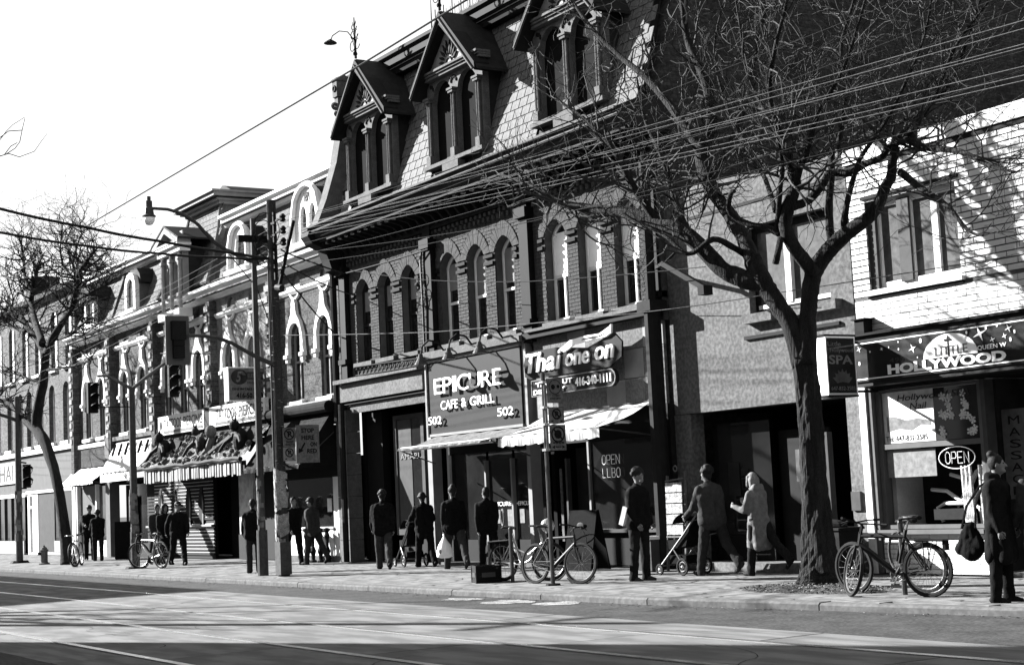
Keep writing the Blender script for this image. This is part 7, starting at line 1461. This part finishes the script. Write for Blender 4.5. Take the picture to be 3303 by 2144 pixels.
p6, A6 = person('man in black jacket and bobble beanie carrying a white plastic bag', -29.3, 16.95, W - .25, 1.76, (.38, -.46), (.08, .25), (.06, -.15), (.05, .25), (.12, .15), 'cloth_black', 'cloth_denim', 'beanie', 0, .03, 1.18, 0, 'cloth_grey')
q = at(p6, p6['hand_left']); pb = thing('plastic_bag', 'bulging white plastic shopping bag hanging from the beanie man hand', 'bag', tuple(q)); part('bag', MB().lathe((q.x, q.y, q.z - .50), [(.10, 0), (.17, .03), (.18, .12), (.13, .27), (.05, .40), (.02, .46), (.03, .5)], 12), 'plastic_white', pb, True); part('print', MB().ball((q.x + .05, q.y - .15, q.z - .36), .06, 6, (1, .3, 1)), 'mid_paint', pb)
person('short-haired man in black jacket walking away beside the cafe doors', -28.35, 17.2, W - .35, 1.68, (.30, -.36), (.06, .25), (-.25, .35), (.2, .3), (.14, .14), 'cloth_black', 'cloth_black', 'short', 0, .05, 1.18, .5)
person('figure in black jacket and washed jeans walking away past the dark entrance', -31.7, 16.5, W - .45, 1.72, (.24, -.30), (.08, .2), (.25, -.3), (.3, .2), (.16, .16), 'cloth_black', 'cloth_denim', 'curly', 0, .05, 1.25, .3)
p9, A9 = person('person in dark hat pushing a black stroller away along the cafe', -31.25, 17.3, W - .15, 1.64, (.26, -.32), (.06, .15), (.40, .40), (.7, .7), (.35, .35), 'cloth_black', 'cloth_black', 'hat', .18, .08, 1.2)
person('man in cap and grey jacket walking right past the white shop front', -36.9, 17.2, W + .5, 1.66, (.20, -.42), (.05, .12), (-.25, .3), (.25, .2), (.15, .15), 'cloth_grey', 'cloth_char', 'cap', 0, .05, 1.22)
person('walker half hidden behind the wooden pole, one foot lifted', -37.4, 16.9, .0, 1.70, (.25, -.5), (.05, .5), (-.2, .3), (.2, .3), (.1, .1), 'cloth_black', 'cloth_black', 'short')
person('man in black coat leaning beside the steel lamp post, back turned', -34.45, 14.55, W - .3, 1.66, (.08, -.04), (.04, .0), (.15, .0), (.7, .4), (.15, .15), 'cloth_black', 'cloth_char', 'short', 0, .06, 1.2)
person('man in black jacket and cap striding right by the slatted tattoo front', -42.75, 15.8, -.2, 1.80, (.46, -.50), (.1, .35), (.5, -.6), (.1, .2), (.15, .35), 'cloth_black', 'cloth_black', 'cap', 0, .04, 1.15)
person('woman in long black coat in the middle of the walking trio', -43.7, 15.75, .1, 1.70, (.2, -.2), (.05, .15), (.1, .1), (.5, .4), (.1, .1), 'cloth_black', 'cloth_black', 'long', .35, .02, 1.15)
person('man in light-edged jacket, left of the walking trio', -44.75, 15.9, .1, 1.70, (.2, -.25), (.05, .15), (-.1, .1), (.3, .3), (.1, .1), 'cloth_char', 'cloth_dark', 'short', 0, .02, 1.2)
person('taller one of the embracing couple, bag strap across chest', PY('R2', 638, 1150, 16.6).x, 16.6, -.15, 1.80, (.03, -.05), (.02, .02), (.7, .6), (.7, .8), (.1, .1), 'cloth_black', 'cloth_black', 'cap', 0, .03, 1.2, .2, 'black_paint')
person('shorter one of the embracing couple in black jacket by the far shop', PY('R2', 698, 1180, 16.4).x, 16.4, PI - .1, 1.64, (.05, -.03), (.02, .02), (.5, .6), (.9, .8), (.1, .1), 'cloth_black', 'cloth_dark', 'hat', 0, .03, 1.15)
q = PY('R2', 595, 1150, 16.55); bp = thing('backpack', 'black backpack on the taller figure of the far couple', 'bag', (q.x, q.y, .95)); part('bag', MB().ball((q.x + .1, q.y, 1.12), .25, 10, (.9, .8, 1.25)), 'cloth_black', bp, True)
# strollers
def stroller(label, x, y, rz, three):
    s_ = thing('stroller', label, 'stroller', (x, y, 0), rz)
    def P(n, mb, m, par=None): return part(n, mb, m, par or s_, False, True)
    f = MB()
    for sd in (-.24, .24): f.tube([(-.62, sd, 1.02), (-.30, sd, .72), (.10, sd, .38), (.36, sd, .16)], .016, 6); f.tube([(.02, sd, .46), (-.22, sd, .18)], .014, 6)
    f.tube([(-.62, -.24, 1.02), (-.66, 0, 1.03), (-.62, .24, 1.02)], .018, 6).tube([(-.22, -.26, .18), (-.22, .26, .18)], .012, 6).tube([(.36, -.24, .16), (.36, .24, .16)], .012, 6); P('frame', f, 'steel')
    seat = MB().add([(-.28, -.21, .50), (-.28, .21, .50), (.16, .21, .44), (.16, -.21, .44), (-.44, -.21, .92), (-.44, .21, .92), (-.34, -.21, .92), (-.34, .21, .92), (.18, -.21, .60), (.18, .21, .60), (-.20, -.21, .62), (-.20, .21, .62)], [(0, 1, 2, 3), (0, 1, 5, 4), (4, 5, 7, 6), (6, 7, 11, 10), (10, 11, 9, 8), (8, 9, 2, 3), (0, 4, 6, 10), (0, 10, 8, 3), (1, 11, 7, 5), (1, 2, 9, 11)]); P('seat', seat, 'cloth_black')
    hd = MB(); n = 8
    for i in range(n + 1):
        a = rad(20 + 120 * i / n)
        for sd in (-.23, -.12, .0, .12, .23): hd.v.append((-.30 + .34 * math.cos(a), sd, .78 + (.30 - .25 * abs(sd) ** 1.5) * math.sin(a)))
    for i in range(n):
        for k in range(4): hd.f.append((i * 5 + k, i * 5 + k + 1, i * 5 + 6 + k, i * 5 + 5 + k))
    P('canopy', hd, 'cloth_dark'); P('basket', MB().box(-.26, .16, -.2, .2, .20, .34), 'cloth_black')
    for x_, r_ in ((-.24, .15), (.36, .10)):
        for sd in (-.27, .27): w = P('wheel', MB().ring((x_, sd, r_), r_ - .02, .022, (0, 1, 0), 18, 6), 'rubber'); P('hub', MB().ring((x_, sd, r_), r_ * .55, .012, (0, 1, 0), 12, 4).ball((x_, sd, r_), .03, 6), 'bike_silver', w)
    return s_
stroller('stroller with dark hood and silver push bar before the menu stand', -21.75, 17.15, PI + .05, True)
stroller('low black stroller pushed by the person in the dark hat', -32.0, 17.35, PI - .15, False)
bpy.context.view_layer.update()
bpy.data.scenes.remove(BENCH)
